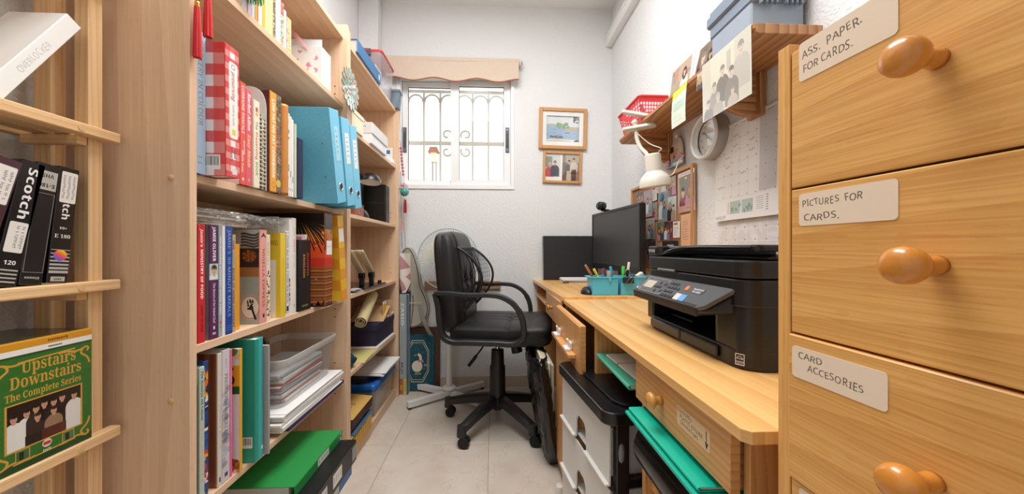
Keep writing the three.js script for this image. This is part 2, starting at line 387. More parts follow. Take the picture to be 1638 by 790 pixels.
// ---------------------------------------------------------------- the room
const ROOM = { x0: -0.885, x1: 0.824, z0: -2.456, z1: 1.25 };
const struct = (o) => tag(o, null, null, null, 'structure');
{
  const wl = new MB().span(ROOM.x0 - 0.12, ROOM.x0, -0.1, CEILING_Y + 0.1, ROOM.z0 - 0.2, ROOM.z1 + 0.12, { m: M.wall, c: 0 });
  struct(wl.build('wall_left', scene));
  struct(new MB().span(ROOM.x1, ROOM.x1 + 0.12, -0.1, CEILING_Y + 0.1, ROOM.z0 - 0.2, ROOM.z1 + 0.12, { m: M.wall, c: 0 }).build('wall_right', scene));
  struct(new MB().span(ROOM.x0, ROOM.x1, -0.1, CEILING_Y + 0.1, ROOM.z1, ROOM.z1 + 0.12, { m: M.wall, c: 0 }).build('wall_rear', scene));
  // back wall with the window opening
  const OX0 = -0.66, OX1 = 0.14, OY0 = 1.356, OY1 = 2.14, b = new MB(), zb = ROOM.z0 - 0.16;
  b.span(ROOM.x0, OX0, -0.1, CEILING_Y + 0.1, zb, ROOM.z0, { m: M.wall, c: 0 });
  b.span(OX1, ROOM.x1, -0.1, CEILING_Y + 0.1, zb, ROOM.z0, { m: M.wall, c: 0 });
  b.span(OX0, OX1, -0.1, OY0, zb, ROOM.z0, { m: M.wall, c: 0 });
  b.span(OX0, OX1, OY1, CEILING_Y + 0.1, zb, ROOM.z0, { m: M.wall, c: 0 });
  struct(b.build('wall_back', scene));
  struct(new MB().span(ROOM.x0, -0.758, 0, CEILING_Y, ROOM.z0, -2.37, { m: M.wall, c: 0.004 }).build('trim_1', scene));
  struct(new MB().span(ROOM.x0 - 0.12, ROOM.x1 + 0.12, CEILING_Y, CEILING_Y + 0.12, ROOM.z0 - 0.2, ROOM.z1 + 0.12, { m: M.ceiling, c: 0 }).build('ceiling', scene));
  // floor: grout slab with every tile a piece of its own
  const grout = paint(0xb3a493, 0.9);
  const floor = struct(new MB().span(ROOM.x0 - 0.12, ROOM.x1 + 0.12, -0.1, -0.0025, ROOM.z0 - 0.2, ROOM.z1 + 0.12, { m: grout, c: 0 }).build('floor', scene));
  const tileTex = pixelTexture(768, 768, (x, y) => {
    const a = noise2(x / 90, y / 90), c = noise2(x / 30 + 40, y / 34), v = Math.abs(noise2(x / 46 + 7, y / 40) - 0.5 + 0.3 * (noise2(x / 12, y / 12) - 0.5)), s = noise2(x / 3, y / 3);
    const k = clamp01(0.55 * a + 0.3 * c - 0.1 + (v < 0.025 ? 0.28 : 0)) + 0.08 * (s - 0.5);
    return mix3([226, 217, 206], [203, 187, 170], k);
  });
  tileTex.repeat.set(1 / 1.1, 1 / 1.1);
  const tileMat = new THREE.MeshPhysicalMaterial({ map: tileTex, roughness: 0.3, clearcoat: 0.15, clearcoatRoughness: 0.25 });
  const T = 0.4652, G = 0.0028, variants = [];
  for (let i = 0; i < 4; i++) variants.push(new MB().box(0, -0.005, 0, T - G, 0.01, T - G, { m: tileMat, c: 0.0008, g: 'z' }).geometry().g);
  for (const g of variants) g.clearGroups();
  const xs = [], zs = [];
  for (let x = -0.4894 - T; x < ROOM.x1; x += T) xs.push(x);
  for (let z = -1.7516 - 2 * T; z < ROOM.z1; z += T) zs.push(z);
  for (const x of xs) for (const z of zs) {
    const x0 = Math.max(x, ROOM.x0), x1 = Math.min(x + T, ROOM.x1), z0 = Math.max(z, ROOM.z0), z1 = Math.min(z + T, ROOM.z1);
    if (x1 - x0 < 0.01 || z1 - z0 < 0.01) continue;
    const whole = x1 - x0 > T - 0.001 && z1 - z0 > T - 0.001;
    const o = whole ? new THREE.Mesh(variants[Math.floor(rnd(0, 4))], tileMat) : new THREE.Mesh(new MB().box(0, -0.005, 0, x1 - x0 - G, 0.01, z1 - z0 - G, { m: tileMat, c: 0.0008, g: 'z' }).geometry().g, tileMat);
    if (!whole) o.geometry.clearGroups();
    o.name = partName(floor, 'tile');
    o.position.set((x0 + x1) / 2, rnd(-0.0003, 0.0002), (z0 + z1) / 2);
    if (whole) o.rotation.y = Math.floor(rnd(0, 4)) * Math.PI / 2;
    o.receiveShadow = true; o.castShadow = true;
    floor.add(o);
  }
  // skirting tiles
  const skirtMat = paint(0xd3c3b1, 0.4);
  const sb = struct(new MB().span(-0.758, ROOM.x1, 0.0, 0.004, ROOM.z0, ROOM.z0 + 0.006, { m: grout, c: 0 }).build('baseboard_back', scene));
  for (let x = -0.75; x < ROOM.x1 - 0.05; x += T) { new MB().span(x + 0.001, Math.min(x + T, ROOM.x1) - 0.001, 0, 0.077, ROOM.z0, ROOM.z0 + 0.009, { m: skirtMat, c: 0.0015 }).build('tile', sb); }
  const sr = struct(new MB().span(ROOM.x1 - 0.006, ROOM.x1, 0, 0.004, ROOM.z0, ROOM.z1, { m: grout, c: 0 }).build('baseboard_right', scene));
  for (let z = ROOM.z0 + 0.01; z < ROOM.z1 - 0.05; z += T) new MB().span(ROOM.x1 - 0.009, ROOM.x1, 0, 0.077, z + 0.001, Math.min(z + T, ROOM.z1) - 0.001, { m: skirtMat, c: 0.0015 }).build('tile', sr);
  // white cable trunking along the right wall
  const tr = struct(new MB().span(ROOM.x1 - 0.044, ROOM.x1, 2.356, 2.436, ROOM.z0, ROOM.z1, { m: M.white, c: 0.003 }).build('trim_2', scene));
  new MB().span(ROOM.x1 - 0.0455, ROOM.x1 - 0.001, 2.41, 2.4125, ROOM.z0 + 0.001, ROOM.z1 - 0.001, { m: paint(0xd9d9d6, 0.5), c: 0.0004 }).build('lid_seam', tr);

  // sliding window
  const win = new THREE.Group(); win.name = 'window_1'; scene.add(struct(win));
  const f = new MB(), zf0 = -2.535, zf1 = -2.448;
  f.span(OX0, -0.632, OY0, OY1, zf0, zf1, { m: M.aluminium, c: 0.002 }).span(0.116, OX1, OY0, OY1, zf0, zf1, { m: M.aluminium, c: 0.002 });
  f.span(-0.632, 0.116, OY0, 1.386, zf0, zf1, { m: M.aluminium, c: 0.002 }).span(-0.632, 0.116, 2.108, OY1, zf0, zf1, { m: M.aluminium, c: 0.002 });
  f.span(-0.632, 0.116, 1.386, 1.392, -2.502, -2.492, { m: M.aluminium, c: 0.001 });
  f.build('window_frame', win);
  const sash = (x0, x1, gx0, gx1, z, hx) => {
    const s = new MB(), a = { m: M.aluminium, c: 0.0025 }, y0 = 1.388, y1 = 2.106, z0 = z - 0.014, z1 = z + 0.014;
    s.span(x0, gx0, y0, y1, z0, z1, a).span(gx1, x1, y0, y1, z0, z1, a).span(gx0, gx1, y0, 1.423, z0, z1, a).span(gx0, gx1, 2.069, y1, z0, z1, a);
    const gasket = { m: paint(0x55585c, 0.6), c: 0 };
    s.span(gx0, gx0 + 0.003, 1.423, 2.069, z - 0.006, z + 0.006, gasket).span(gx1 - 0.003, gx1, 1.423, 2.069, z - 0.006, z + 0.006, gasket).span(gx0, gx1, 1.423, 1.426, z - 0.006, z + 0.006, gasket).span(gx0, gx1, 2.066, 2.069, z - 0.006, z + 0.006, gasket);
    const o = s.build('sash', win);
    new MB().span(gx0 + 0.002, gx1 - 0.002, 1.425, 2.067, z - 0.002, z + 0.002, { m: M.paneGlass, c: 0 }).build('pane', o);
    const h = new MB();
    h.box(hx, 1.7, z + 0.0165, 0.026, 0.175, 0.005, { m: paint(0x5a6068, 0.4), c: 0.002 });
    h.box(hx, 1.7, z + 0.021, 0.012, 0.1, 0.007, { m: paint(0x3c4148, 0.4), c: 0.002 });
    for (const y of [1.63, 1.77]) h.geo(new THREE.CylinderGeometry(0.004, 0.004, 0.004, 12), M.steel, { at: [hx, y, z + 0.02], e: [Math.PI / 2, 0, 0] });
    h.build('handle', o, 'dark grey sash latch');
    return o;
  };
  sash(-0.631, -0.24, -0.594, -0.296, -2.512, -0.615);
  sash(-0.296, 0.115, -0.239, 0.069, -2.48, 0.093);

  // painted iron grille outside
  const gm = paint(0xc2bdb0, 0.6), gr = thing('window_grille', 'cream painted iron grille with arches and scrolls outside the window', 'grille', [0, 0, -2.66]);
  const bars = [-0.742, -0.63, -0.515, -0.395, -0.276, -0.157, -0.04, 0.078, 0.195];
  for (const x of bars) new MB().box(x, 1.7, 0, 0.014, 0.84, 0.014, { m: gm, c: 0.002 }).build('upright_bar', gr);
  for (const [y, h] of [[1.728, 0.03], [2.11, 0.024], [1.4, 0.03]]) new MB().box(-0.274, y, 0.0, 1.0, h, 0.008, { m: gm, c: 0.002 }).build('cross_bar', gr);
  for (let i = 0; i + 1 < bars.length; i++) {
    const c = (bars[i] + bars[i + 1]) / 2, r = (bars[i + 1] - bars[i]) / 2 - 0.006, pts = [];
    for (let k = 0; k <= 10; k++) pts.push([c - r * Math.cos(k * Math.PI / 10), 2.03 + r * Math.sin(k * Math.PI / 10), 0.004]);
    new MB().tube(pts, 0.0075, gm, { seg: 20, rad: 6 }).build('arch', gr);
  }
  for (const [x, s] of [[-0.276, -1], [-0.276, 1]]) for (const v of [-1, 1]) {
    const pts = [];
    for (let k = 0; k <= 22; k++) { const a = k * 0.26, r = 0.016 + 0.024 * (1 - k / 22); pts.push([x + s * (0.07 + r * Math.cos(a + 2.6)), 1.728 + v * (0.062 + r * Math.sin(a + 2.6 + Math.PI)), 0.004]); }
    new MB().tube(pts, 0.0075, gm, { seg: 44, rad: 6 }).build('scroll', gr);
  }
  const feeder = thing('bird_feeder', 'small wooden bird feeder with brown roof on a post outside the window', 'bird feeder', [-0.565, -0.05, -3.4]);
  new MB().box(0, 1.86, 0, 0.055, 0.09, 0.055, { m: paint(0xd9cdb6, 0.8), c: 0.002 }).build('house', feeder);
  new MB().geo(plate([[-0.05, 0], [0.05, 0], [0.03, 0.045], [-0.03, 0.045]], 0.08, 0.002), paint(0x9a6a50, 0.8), { at: [0, 1.905, -0.04] }).build('roof', feeder);
  new MB().box(-0.012, 0.9, 0, 0.014, 1.83, 0.02, { m: paint(0x9c9588, 0.8), c: 0.002 }).box(0.02, 0.9, 0, 0.014, 1.83, 0.02, { m: paint(0x9c9588, 0.8), c: 0.002 }).build('post', feeder);
  struct(new MB().span(-8, 8, -0.3, -0.05, -16, ROOM.z0 - 0.2, { m: paint(0xcfc8bc, 0.95), c: 0 }).build('terrace', scene));

  // roller blind over the window
  const bl = thing('roller_blind', 'beige roller blind with scalloped brown trimmed hem rolled up above the window', 'blind', [0, 0, 0]);
  const fabric = (() => { const t = pixelTexture(256, 256, (x, y) => { const k = 0.5 * noise2(x / 1.6, y / 9) + 0.5 * noise2(x / 9, y / 1.6); return mix3([226, 209, 192], [203, 183, 165], k); }); t.repeat.set(10, 10); return new THREE.MeshPhysicalMaterial({ map: t, roughness: 0.95 }); })();
  new MB().geo(new THREE.CylinderGeometry(0.0245, 0.0245, 0.9, 32, 1), fabric, { at: [-0.274, 2.212, -2.418], e: [0, 0, Math.PI / 2] }).build('fabric_roll', bl);
  const hem = (u) => 2.079 + 0.011 * Math.sin((u * 0.895 - 0.06) / 0.2835 * Math.PI * 2 + 1.9);
  new MB().geo(sheet(96, 4, (u, v) => [-0.722 + 0.89 * u, hem(u) + (2.212 - hem(u)) * v, -2.396 + 0.002 * Math.sin(u * 9)]), fabric, { metres: true }).geo(sheet(96, 4, (u, v) => [0.168 - 0.89 * u, hem(1 - u) + (2.212 - hem(1 - u)) * v, -2.3975 + 0.002 * Math.sin((1 - u) * 9)]), fabric, { metres: true }).build('fabric', bl);
  { const pts = []; for (let i = 0; i <= 60; i++) pts.push([-0.722 + 0.89 * i / 60, hem(i / 60), -2.396 + 0.002 * Math.sin(i / 60 * 9)]); new MB().tube(pts, 0.0042, paint(0xa8705a, 0.8), { seg: 120, rad: 6 }).build('braid', bl); }
  for (const x of [-0.73, 0.182]) new MB().box(x, 2.215, -2.43, 0.006, 0.05, 0.052, { m: M.whitePlastic, c: 0.001 }).geo(new THREE.CylinderGeometry(0.012, 0.012, 0.012, 16), M.steel, { at: [x + 0.006, 2.212, -2.418], e: [0, 0, Math.PI / 2] }).build('bracket', bl);

  // ceiling lamp panel
  const lp = thing('ceiling_light', 'flat square white ceiling light panel in a thin frame', 'ceiling light', [LAMP.x, LAMP.y, LAMP.z]);
  new MB().box(0, 0.0, 0, LAMP.w + 0.04, 0.024, LAMP.d + 0.04, { m: M.white, c: 0.003 }).build('frame', lp);
  const glow = new THREE.MeshPhysicalMaterial({ color: 0xffffff, emissive: 0xfffdfb, emissiveIntensity: 1.5, roughness: 0.6 });
  new MB().box(0, -0.014, 0, LAMP.w, 0.006, LAMP.d, { m: glow, c: 0.001 }).build('diffuser', lp);

  // pine rail screwed to the wall
  const rail = thing('wall_rail', 'narrow brown wooden rail fixed low on the back wall behind the fan', 'rail', [-0.212, 0.7, ROOM.z0 + 0.0095]);
  new MB().box(0, 0, 0, 0.515, 0.056, 0.019, { m: paint(0xa87c58, 0.55), c: 0.003 }).build('board', rail);
  for (const x of [-0.2, 0.2]) new MB().geo(new THREE.CylinderGeometry(0.004, 0.004, 0.002, 10), M.steel, { at: [x, 0, 0.0105], e: [Math.PI / 2, 0, 0] }).build('screw', rail);
}
// ---------------------------------------------------------------- two beech bookcases
const BC_FRONT = -0.6115, SHELF_FRONT = -0.627, BC_BACK = -0.882, PANEL = 0.0175;
const SHELF = { top: 1.842, s2: 1.553, s3: 1.107, s4: 0.746, s5: 0.402, base: 0.05 };
const SHELF2 = { t1: 1.842, t2: 1.48, t3: 1.103, t4: 0.747, t5: 0.405, base: 0.05 };
function bookcase(label, z1, z0, tops, height) {
  const t = thing('bookcase', label, 'bookcase', [BC_BACK, 0, (z0 + z1) / 2], 0, 'beech bookcases'), hz = (z1 - z0) / 2, d = BC_FRONT - BC_BACK;
  for (const s of [1, -1]) new MB().span(0, d, 0, height, s * hz, s * (hz - PANEL), { m: W.beech, c: 0.0008 }).build('side_panel', t);
  for (const y of tops) new MB().span(0.004, SHELF_FRONT - BC_BACK, y - 0.0175, y, -hz + PANEL, hz - PANEL, { m: W.beech, c: 0.0008, g: 'z' }).build('shelf', t);
  new MB().span(0.0, 0.004, 0.01, height - 0.03, -hz + PANEL, hz - PANEL, { m: W.beech, c: 0 }).build('back_panel', t);
  new MB().span(d - 0.03, d - 0.016, 0.0, SHELF.base - 0.0175, -hz + PANEL, hz - PANEL, { m: W.beech, c: 0.0008, g: 'z' }).build('plinth', t);
  const holes = new MB();
  for (let y = 0.25; y < height - 0.2; y += 0.032) if (tops.some((q) => Math.abs(q - y) < 0.085 && Math.abs(q - y) > 0.022)) for (const x of [0.045, d - 0.05]) holes.geo(new THREE.CylinderGeometry(0.0026, 0.0026, 0.0012, 8), paint(0x2c211a, 0.9), { at: [x, y, -hz + PANEL + 0.0004], e: [Math.PI / 2, 0, 0] });
  holes.build('peg_holes', t);
  return { t, hz, d };
}
{
  const b = bookcase('tall beech bookcase nearest the camera, crammed with cookery books and folders', -0.7495, -1.5375, Object.values(SHELF), 1.885);
  for (const y of [0.643, 1.092]) new MB().geo(new THREE.SphereGeometry(0.0062, 16, 8, 0, Math.PI * 2, 0, Math.PI / 2), paint(0xd7ab86, 0.5), { at: [b.d - 0.036, y, b.hz - 0.0002], e: [Math.PI / 2, 0, 0], sc: [1, 0.6, 1] }).build('screw_cap', b.t);
  bookcase('tall beech bookcase beside the window wall, holding boxes and a black lamp', -1.5395, -2.336, Object.values(SHELF2), 1.872);
}
// ---------------------------------------------------------------- pine ladder shelf at the left edge
{
  const t = thing('pine_rack', 'slatted pine rack of square posts and narrow rails against the left wall', 'rack', [-0.8, 0, -0.5]);
  const L = (x0, x1, y0, y1, z0, z1, name, g = 'y', label) => new MB().span(x0 + 0.8, x1 + 0.8, y0, y1, z0 + 0.5, z1 + 0.5, { m: W.pine, c: 0.0018, g }).build(name, t, label);
  for (const [z1, z0] of [[-0.7, -0.724], [-0.26, -0.284]]) { L(-0.777, -0.75, 0, 1.95, z0, z1, 'post'); L(-0.848, -0.816, 0, 1.95, z0, z1, 'post'); }
  for (const y of [0.32, 0.605, 0.89, 1.174, 1.46, 1.745]) {
    L(-0.75, -0.73, y - 0.019, y, -0.737, -0.247, 'rail', 'z');
    L(-0.868, -0.85, y - 0.019, y, -0.737, -0.247, 'rail', 'z');
    for (const x of [-0.8165, -0.7785]) L(x - 0.0165 + 0.0015, x + 0.0165, y - 0.016, y - 0.002, -0.69, -0.29, 'slat', 'z');
    for (const z of [-0.69, -0.3]) L(-0.85, -0.75, y - 0.034, y - 0.0165, z - 0.008, z + 0.008, 'cross_bar', 'x');
    for (const z of [-0.708, -0.272]) new MB().geo(new THREE.CylinderGeometry(0.0058, 0.0058, 0.0016, 14), paint(0xe2bd86, 0.6), { at: [0.0703, y - 0.0095, z + 0.5 + (z < -0.5 ? 0.038 : 0)], e: [0, 0, Math.PI / 2] }).build('dowel_plug', t);
  }
}
// ---------------------------------------------------------------- oak drawer cabinet at the right edge
const CAB = { x: 0.335, z: -0.3868, ux: 0.05748, uz: 0.99835 };
const cabTurn = Math.atan2(CAB.ux, CAB.uz);      // local +z runs along the front towards the camera, local -x faces the aisle
{
  const t = thing('drawer_cabinet', 'tall oak cabinet of labelled drawers with round wooden knobs', 'cabinet', [CAB.x, 0, CAB.z], cabTurn);
  const w = 0.258, H = 1.182, D = 0.24;
  for (const [z0, z1] of [[-0.0165, -0.0005], [w + 0.0005, w + 0.0165]]) new MB().span(0, D, 0, H, z0, z1, { m: W.oak, c: 0.0008 }).build('side_panel', t);
  new MB().span(D - 0.006, D, 0, H - 0.02, 0, w, { m: W.oak, c: 0 }).build('back_panel', t);
  new MB().span(0.03, D - 0.006, 1.13, 1.146, 0, w, { m: W.oak, c: 0.0008, g: 'z' }).build('top_board', t);
  const tops = [1.17, 1.0155, 0.8545, 0.6925, 0.5305, 0.3685, 0.2065], txt = [['ASS.  PAPER.', 'FOR CARDS.'], ['PICTURES  FOR', 'CARDS.'], ['CARD', 'ACCESORIES'], null, null, null, null];
  const LY = [[1.174, 1.132], [1.0095, 0.9745], [0.843, 0.809], [0.6885, 0.655]];
  tops.forEach((y, i) => {
    const bottom = i + 1 < tops.length ? tops[i + 1] + 0.0022 : 0.05, out = i === 2 ? 0.0035 : 0.0;
    const o = new MB().span(-out, 0.016 - out, bottom, y, 0.001, w - 0.001, { m: W.oak, c: 0.0012, g: 'z' }).build('drawer', t);
    new MB().span(0.016 - out, 0.22, bottom + 0.01, y - 0.025, 0.008, 0.018, { m: W.oak, c: 0, g: 'x' }).span(0.016 - out, 0.22, bottom + 0.01, y - 0.025, w - 0.018, w - 0.008, { m: W.oak, c: 0, g: 'x' }).span(0.016 - out, 0.22, bottom + 0.006, bottom + 0.01, 0.008, w - 0.008, { m: W.oak, c: 0, g: 'x' }).build('drawer_box', o);
    const k = [[0.0001, 0], [0.0075, 0], [0.0075, 0.004], [0.0068, 0.01], [0.0072, 0.014], [0.0096, 0.018], [0.0128, 0.0225], [0.0146, 0.0275], [0.0147, 0.032], [0.0132, 0.0365], [0.0098, 0.0396], [0.005, 0.041], [0.0001, 0.0414]];
    const ky = i === 0 ? 1.096 : i === 2 ? 0.7705 : (y + bottom) / 2 + 0.001;
    new MB().lathe(k, paint(0xd48a36, 0.26, { clearcoat: 0.5, clearcoatRoughness: 0.15 }), { at: [-out, ky, 0.129], e: [0, 0, Math.PI / 2], seg: 36 }).build('knob', o);
    if (i < 4) {
      const [y1, y0] = LY[i], zc = 0.0575 - (i === 2 ? 0.005 : 0), hh = y1 - y0;
      const pr = print(0.092, hh, 2600, (g, W_, H_) => {
        fillAll(g, W_, H_, '#f0dcc4');
        const L = txt[i]; if (!L) return;
        if (i === 2) { hand(g, L[0], W_ * 0.08, H_ * 0.26, H_ * 0.28, '#4c4238', { fit: W_ * 0.3, turn: 0.05 }); hand(g, L[1], W_ * 0.2, H_ * 0.58, H_ * 0.28, '#4c4238', { fit: W_ * 0.6, turn: 0.03 }); }
        else { hand(g, L[0], W_ * 0.04, H_ * (i ? 0.32 : 0.36), H_ * 0.27, '#4c4238', { fit: W_ * 0.66, turn: i ? -0.02 : -0.05 }); hand(g, L[1], W_ * (i ? 0.06 : 0.05), H_ * (i ? 0.76 : 0.7), H_ * 0.27, '#4c4238', { fit: W_ * (i ? 0.42 : 0.56), turn: -0.02 }); }
      }, 'paper');
      const s = plate(roundRect(0.092, hh, 0.004), 0.0005), uv = s.attributes.uv, P = s.attributes.position;
      for (let q = 0; q < uv.count; q++) uv.setXY(q, P.getX(q) / 0.092 + 0.5, P.getY(q) / hh + 0.5);
      new MB().geo(s, pr, { at: [-out - 0.0001, (y0 + y1) / 2, zc], e: [0, -Math.PI / 2, 0] }).build('paper_label', o, 'cream handwritten sticker');
    }
  });
}
// ---------------------------------------------------------------- far computer desk and near work desk
{
  const t = thing('computer_desk', 'varnished pine computer desk in the far right corner under the monitor', 'desk', [0.55, 0, -2.0]);
  const Y = 0.738;
  const topShape = plate([[-0.278, -0.454], [-0.248, 0.438], [0.268, 0.438], [0.268, -0.454]].map(([x, z]) => [x, -z]), 0.018, 0.0015);
  new MB().geo(topShape, W.desk, { e: [-Math.PI / 2, 0, 0], at: [0, Y - 0.0195, 0], metres: true, g: 'y' }).build('desk_top', t);
  const S = (x0, x1, y0, y1, z0, z1, name, g = 'y', m = W.deskFront) => new MB().span(x0 - 0.55, x1 - 0.55, y0, y1, z0 + 2.0, z1 + 2.0, { m, c: 0.001, g }).build(name, t);
  S(0.3, 0.8, 0, Y - 0.02, -2.452, -2.434, 'side_panel'); S(0.32, 0.8, 0, Y - 0.02, -1.579, -1.562, 'side_panel'); S(0.365, 0.78, 0.0, Y - 0.02, -1.98, -1.962, 'side_panel');
  S(0.775, 0.79, 0.2, Y - 0.02, -2.434, -1.578, 'back_panel', 'z');
  S(0.285, 0.7, 0.634, 0.648, -2.434, -1.98, 'keyboard_shelf', 'z');
  const d = S(0.288, 0.304, 0.6, Y - 0.022, -1.958, -1.565, 'drawer', 'z');
  new MB().lathe([[0.0001, 0], [0.009, 0], [0.009, 0.005], [0.007, 0.01], [0.012, 0.016], [0.0145, 0.021], [0.012, 0.026], [0.0001, 0.028]], paint(0xc48544, 0.3, { clearcoat: 0.4 }), { at: [0.288 - 0.55, 0.66, -1.75 + 2.0], e: [0, 0, Math.PI / 2], seg: 24 }).build('knob', d);
  S(0.315, 0.78, 0.03, 0.046, -1.962, -1.578, 'bottom_board', 'z');
}
{
  const t = thing('work_desk', 'varnished pine desk with label fronted drawer in front of the printer', 'desk', [0.55, 0, -1.0]);
  const Y = 0.726;
  const S = (x0, x1, y0, y1, z0, z1, name, g = 'y', m = W.deskFront, p = t) => new MB().span(x0 - 0.55, x1 - 0.55, y0, y1, z0 + 1.0, z1 + 1.0, { m, c: 0.001, g }).build(name, p);
  const top = plate([[-0.243, -0.557], [-0.2415, 0.57], [-0.2335, 0.5785], [0.27, 0.5785], [0.27, -0.557]].map(([x, z]) => [x, -z]), 0.0145, 0.0012);
  new MB().geo(top, W.desk, { e: [-Math.PI / 2, 0, 0], at: [0, Y - 0.0158, 0], metres: true, g: 'y' }).build('desk_top', t);
  S(0.345, 0.8, 0, Y - 0.0175, -0.4765, -0.4635, 'side_panel'); S(0.345, 0.8, 0, Y - 0.0175, -0.814, -0.8, 'side_panel');
  S(0.315, 0.8, 0, Y - 0.0175, -1.104, -1.088, 'side_panel'); S(0.315, 0.8, 0, Y - 0.0175, -1.548, -1.532, 'side_panel');
  S(0.79, 0.804, 0.1, Y - 0.0175, -1.532, -0.4765, 'back_panel', 'z');
  S(0.37, 0.79, 0.592, 0.606, -1.088, -0.814, 'inner_shelf', 'z');
  S(0.36, 0.79, 0.4, 0.414, -0.8, -0.4765, 'inner_shelf', 'z');
  // cupboard door of upright boards with a ledge and two white clips
  const door = S(0.273, 0.289, 0.055, Y - 0.02, -1.529, -1.106, 'door', 'z');
  for (let i = 0; i < 5; i++) { const z1 = -1.109 - i * 0.0835; S(0.2685, 0.2735, 0.058, Y - 0.023, z1 - 0.0825, z1, 'plank', 'y', W.deskFront, door); }
  S(0.243, 0.2685, 0.588, 0.6, -1.49, -1.16, 'ledge', 'z', W.deskFront, door);
  for (const z of [-1.43, -1.225]) {
    const m = new MB();
    m.box(0.262 - 0.55, 0.614, z + 1.0, 0.012, 0.028, 0.035, { m: M.white, c: 0.002 }).box(0.252 - 0.55, 0.605, z + 1.0, 0.02, 0.01, 0.045, { m: M.white, c: 0.002 }).box(0.256 - 0.55, 0.63, z + 1.01, 0.006, 0.02, 0.02, { m: M.white, c: 0.001, e: [0, 0, 0.4] });
    m.build('clip', door, 'white plastic clip');
  }
  const d = S(0.323, 0.338, 0.612, Y - 0.018, -0.797, -0.472, 'drawer', 'z');
  new MB().span(0.338 - 0.55, 0.2, 0.62, Y - 0.03, 0.21, 0.222, { m: W.deskFront, c: 0, g: 'x' }).span(0.338 - 0.55, 0.2, 0.62, Y - 0.03, 0.505, 0.517, { m: W.deskFront, c: 0, g: 'x' }).span(0.338 - 0.55, 0.2, 0.612, 0.62, 0.21, 0.517, { m: W.deskFront, c: 0, g: 'x' }).build('drawer_box', d);
  new MB().lathe([[0.0001, 0], [0.0085, 0], [0.0082, 0.006], [0.0075, 0.011], [0.0115, 0.015], [0.0155, 0.0185], [0.0158, 0.0235], [0.012, 0.0275], [0.0001, 0.029]], paint(0xd69a4e, 0.3, { clearcoat: 0.4, clearcoatRoughness: 0.2 }), { at: [0.323 - 0.55, 0.657, -0.672 + 1.0], e: [0, 0, Math.PI / 2], seg: 28 }).build('knob', d);
  const pr = print(0.096, 0.032, 2600, (g, W_, H_) => {
    fillAll(g, W_, H_, '#e6c79c');
    hand(g, 'COLOURED', W_ * 0.03, H_ * 0.17, H_ * 0.24, '#3a3028', { fit: W_ * 0.46, turn: 0.03 });
    hand(g, 'PLASTIC FOLDER', W_ * 0.1, H_ * 0.47, H_ * 0.24, '#3a3028', { fit: W_ * 0.7, turn: 0.03 });
    hand(g, 'SEPARATORS', W_ * 0.12, H_ * 0.74, H_ * 0.24, '#3a3028', { fit: W_ * 0.56, turn: 0.03 });
    g.strokeStyle = '#2c241e'; g.lineWidth = H_ * 0.06; g.beginPath(); g.moveTo(W_ * 0.9, H_ * 0.12); g.lineTo(W_ * 0.91, H_ * 0.84); g.moveTo(W_ * 0.875, H_ * 0.62); g.lineTo(W_ * 0.91, H_ * 0.86); g.lineTo(W_ * 0.945, H_ * 0.62); g.stroke();
  }, 'paper');
  const s = plate(roundRect(0.096, 0.034, 0.004), 0.0004), uv = s.attributes.uv, P = s.attributes.position;
  for (let q = 0; q < uv.count; q++) uv.setXY(q, P.getX(q) / 0.096 + 0.5, P.getY(q) / 0.034 + 0.5);
  new MB().geo(s, pr, { at: [0.3229 - 0.55, 0.659, -0.565 + 1.0], e: [0, -Math.PI / 2, 0] }).build('paper_label', d, 'handwritten paper label');
}
// ---------------------------------------------------------------- printed matter
const PPM = 2300;
function person(g, x, y, s, { skin = '#d9a587', hair = '#4a3526', top = '#5a6478', long = false } = {}) {  // head and shoulders, s = head height
  g.fillStyle = top; g.beginPath(); g.ellipse(x, y + s * 1.5, s * 0.95, s * 1.05, 0, Math.PI, 0); g.lineTo(x + s * 0.95, y + s * 3); g.lineTo(x - s * 0.95, y + s * 3); g.fill();
  if (long) { g.fillStyle = hair; g.beginPath(); g.ellipse(x, y + s * 0.25, s * 0.55, s * 0.85, 0, 0, 7); g.fill(); }
  g.fillStyle = skin; g.fillRect(x - s * 0.16, y + s * 0.2, s * 0.32, s * 0.45);
  g.fillStyle = hair; g.beginPath(); g.ellipse(x, y - s * 0.13, s * 0.36, s * 0.4, 0, 0, 7); g.fill();
  g.fillStyle = skin; g.beginPath(); g.ellipse(x, y + s * 0.06, s * 0.31, s * 0.43, 0, 0, 7); g.fill(); g.fillStyle = hair; g.beginPath(); g.ellipse(x, y - s * 0.26, s * 0.3, s * 0.18, 0.15, 0, 7); g.fill();
  g.fillStyle = '#5b3a2c'; g.fillRect(x - s * 0.17, y - s * 0.03, s * 0.09, s * 0.05); g.fillRect(x + s * 0.08, y - s * 0.03, s * 0.09, s * 0.05);
  g.fillStyle = '#a8564c'; g.fillRect(x - s * 0.1, y + s * 0.24, s * 0.2, s * 0.05);
}
const SKINS = ['#dcab8c', '#cf9a7a', '#e3b79c', '#c58d6c'], HAIRS = ['#3a2a20', '#6a4a30', '#8a7a6c', '#b08a58', '#241c18'], TOPS = ['#404a5c', '#8a3f4a', '#d8d4cc', '#2c2c30', '#c58a9c', '#6c8aa0', '#a89a80'];
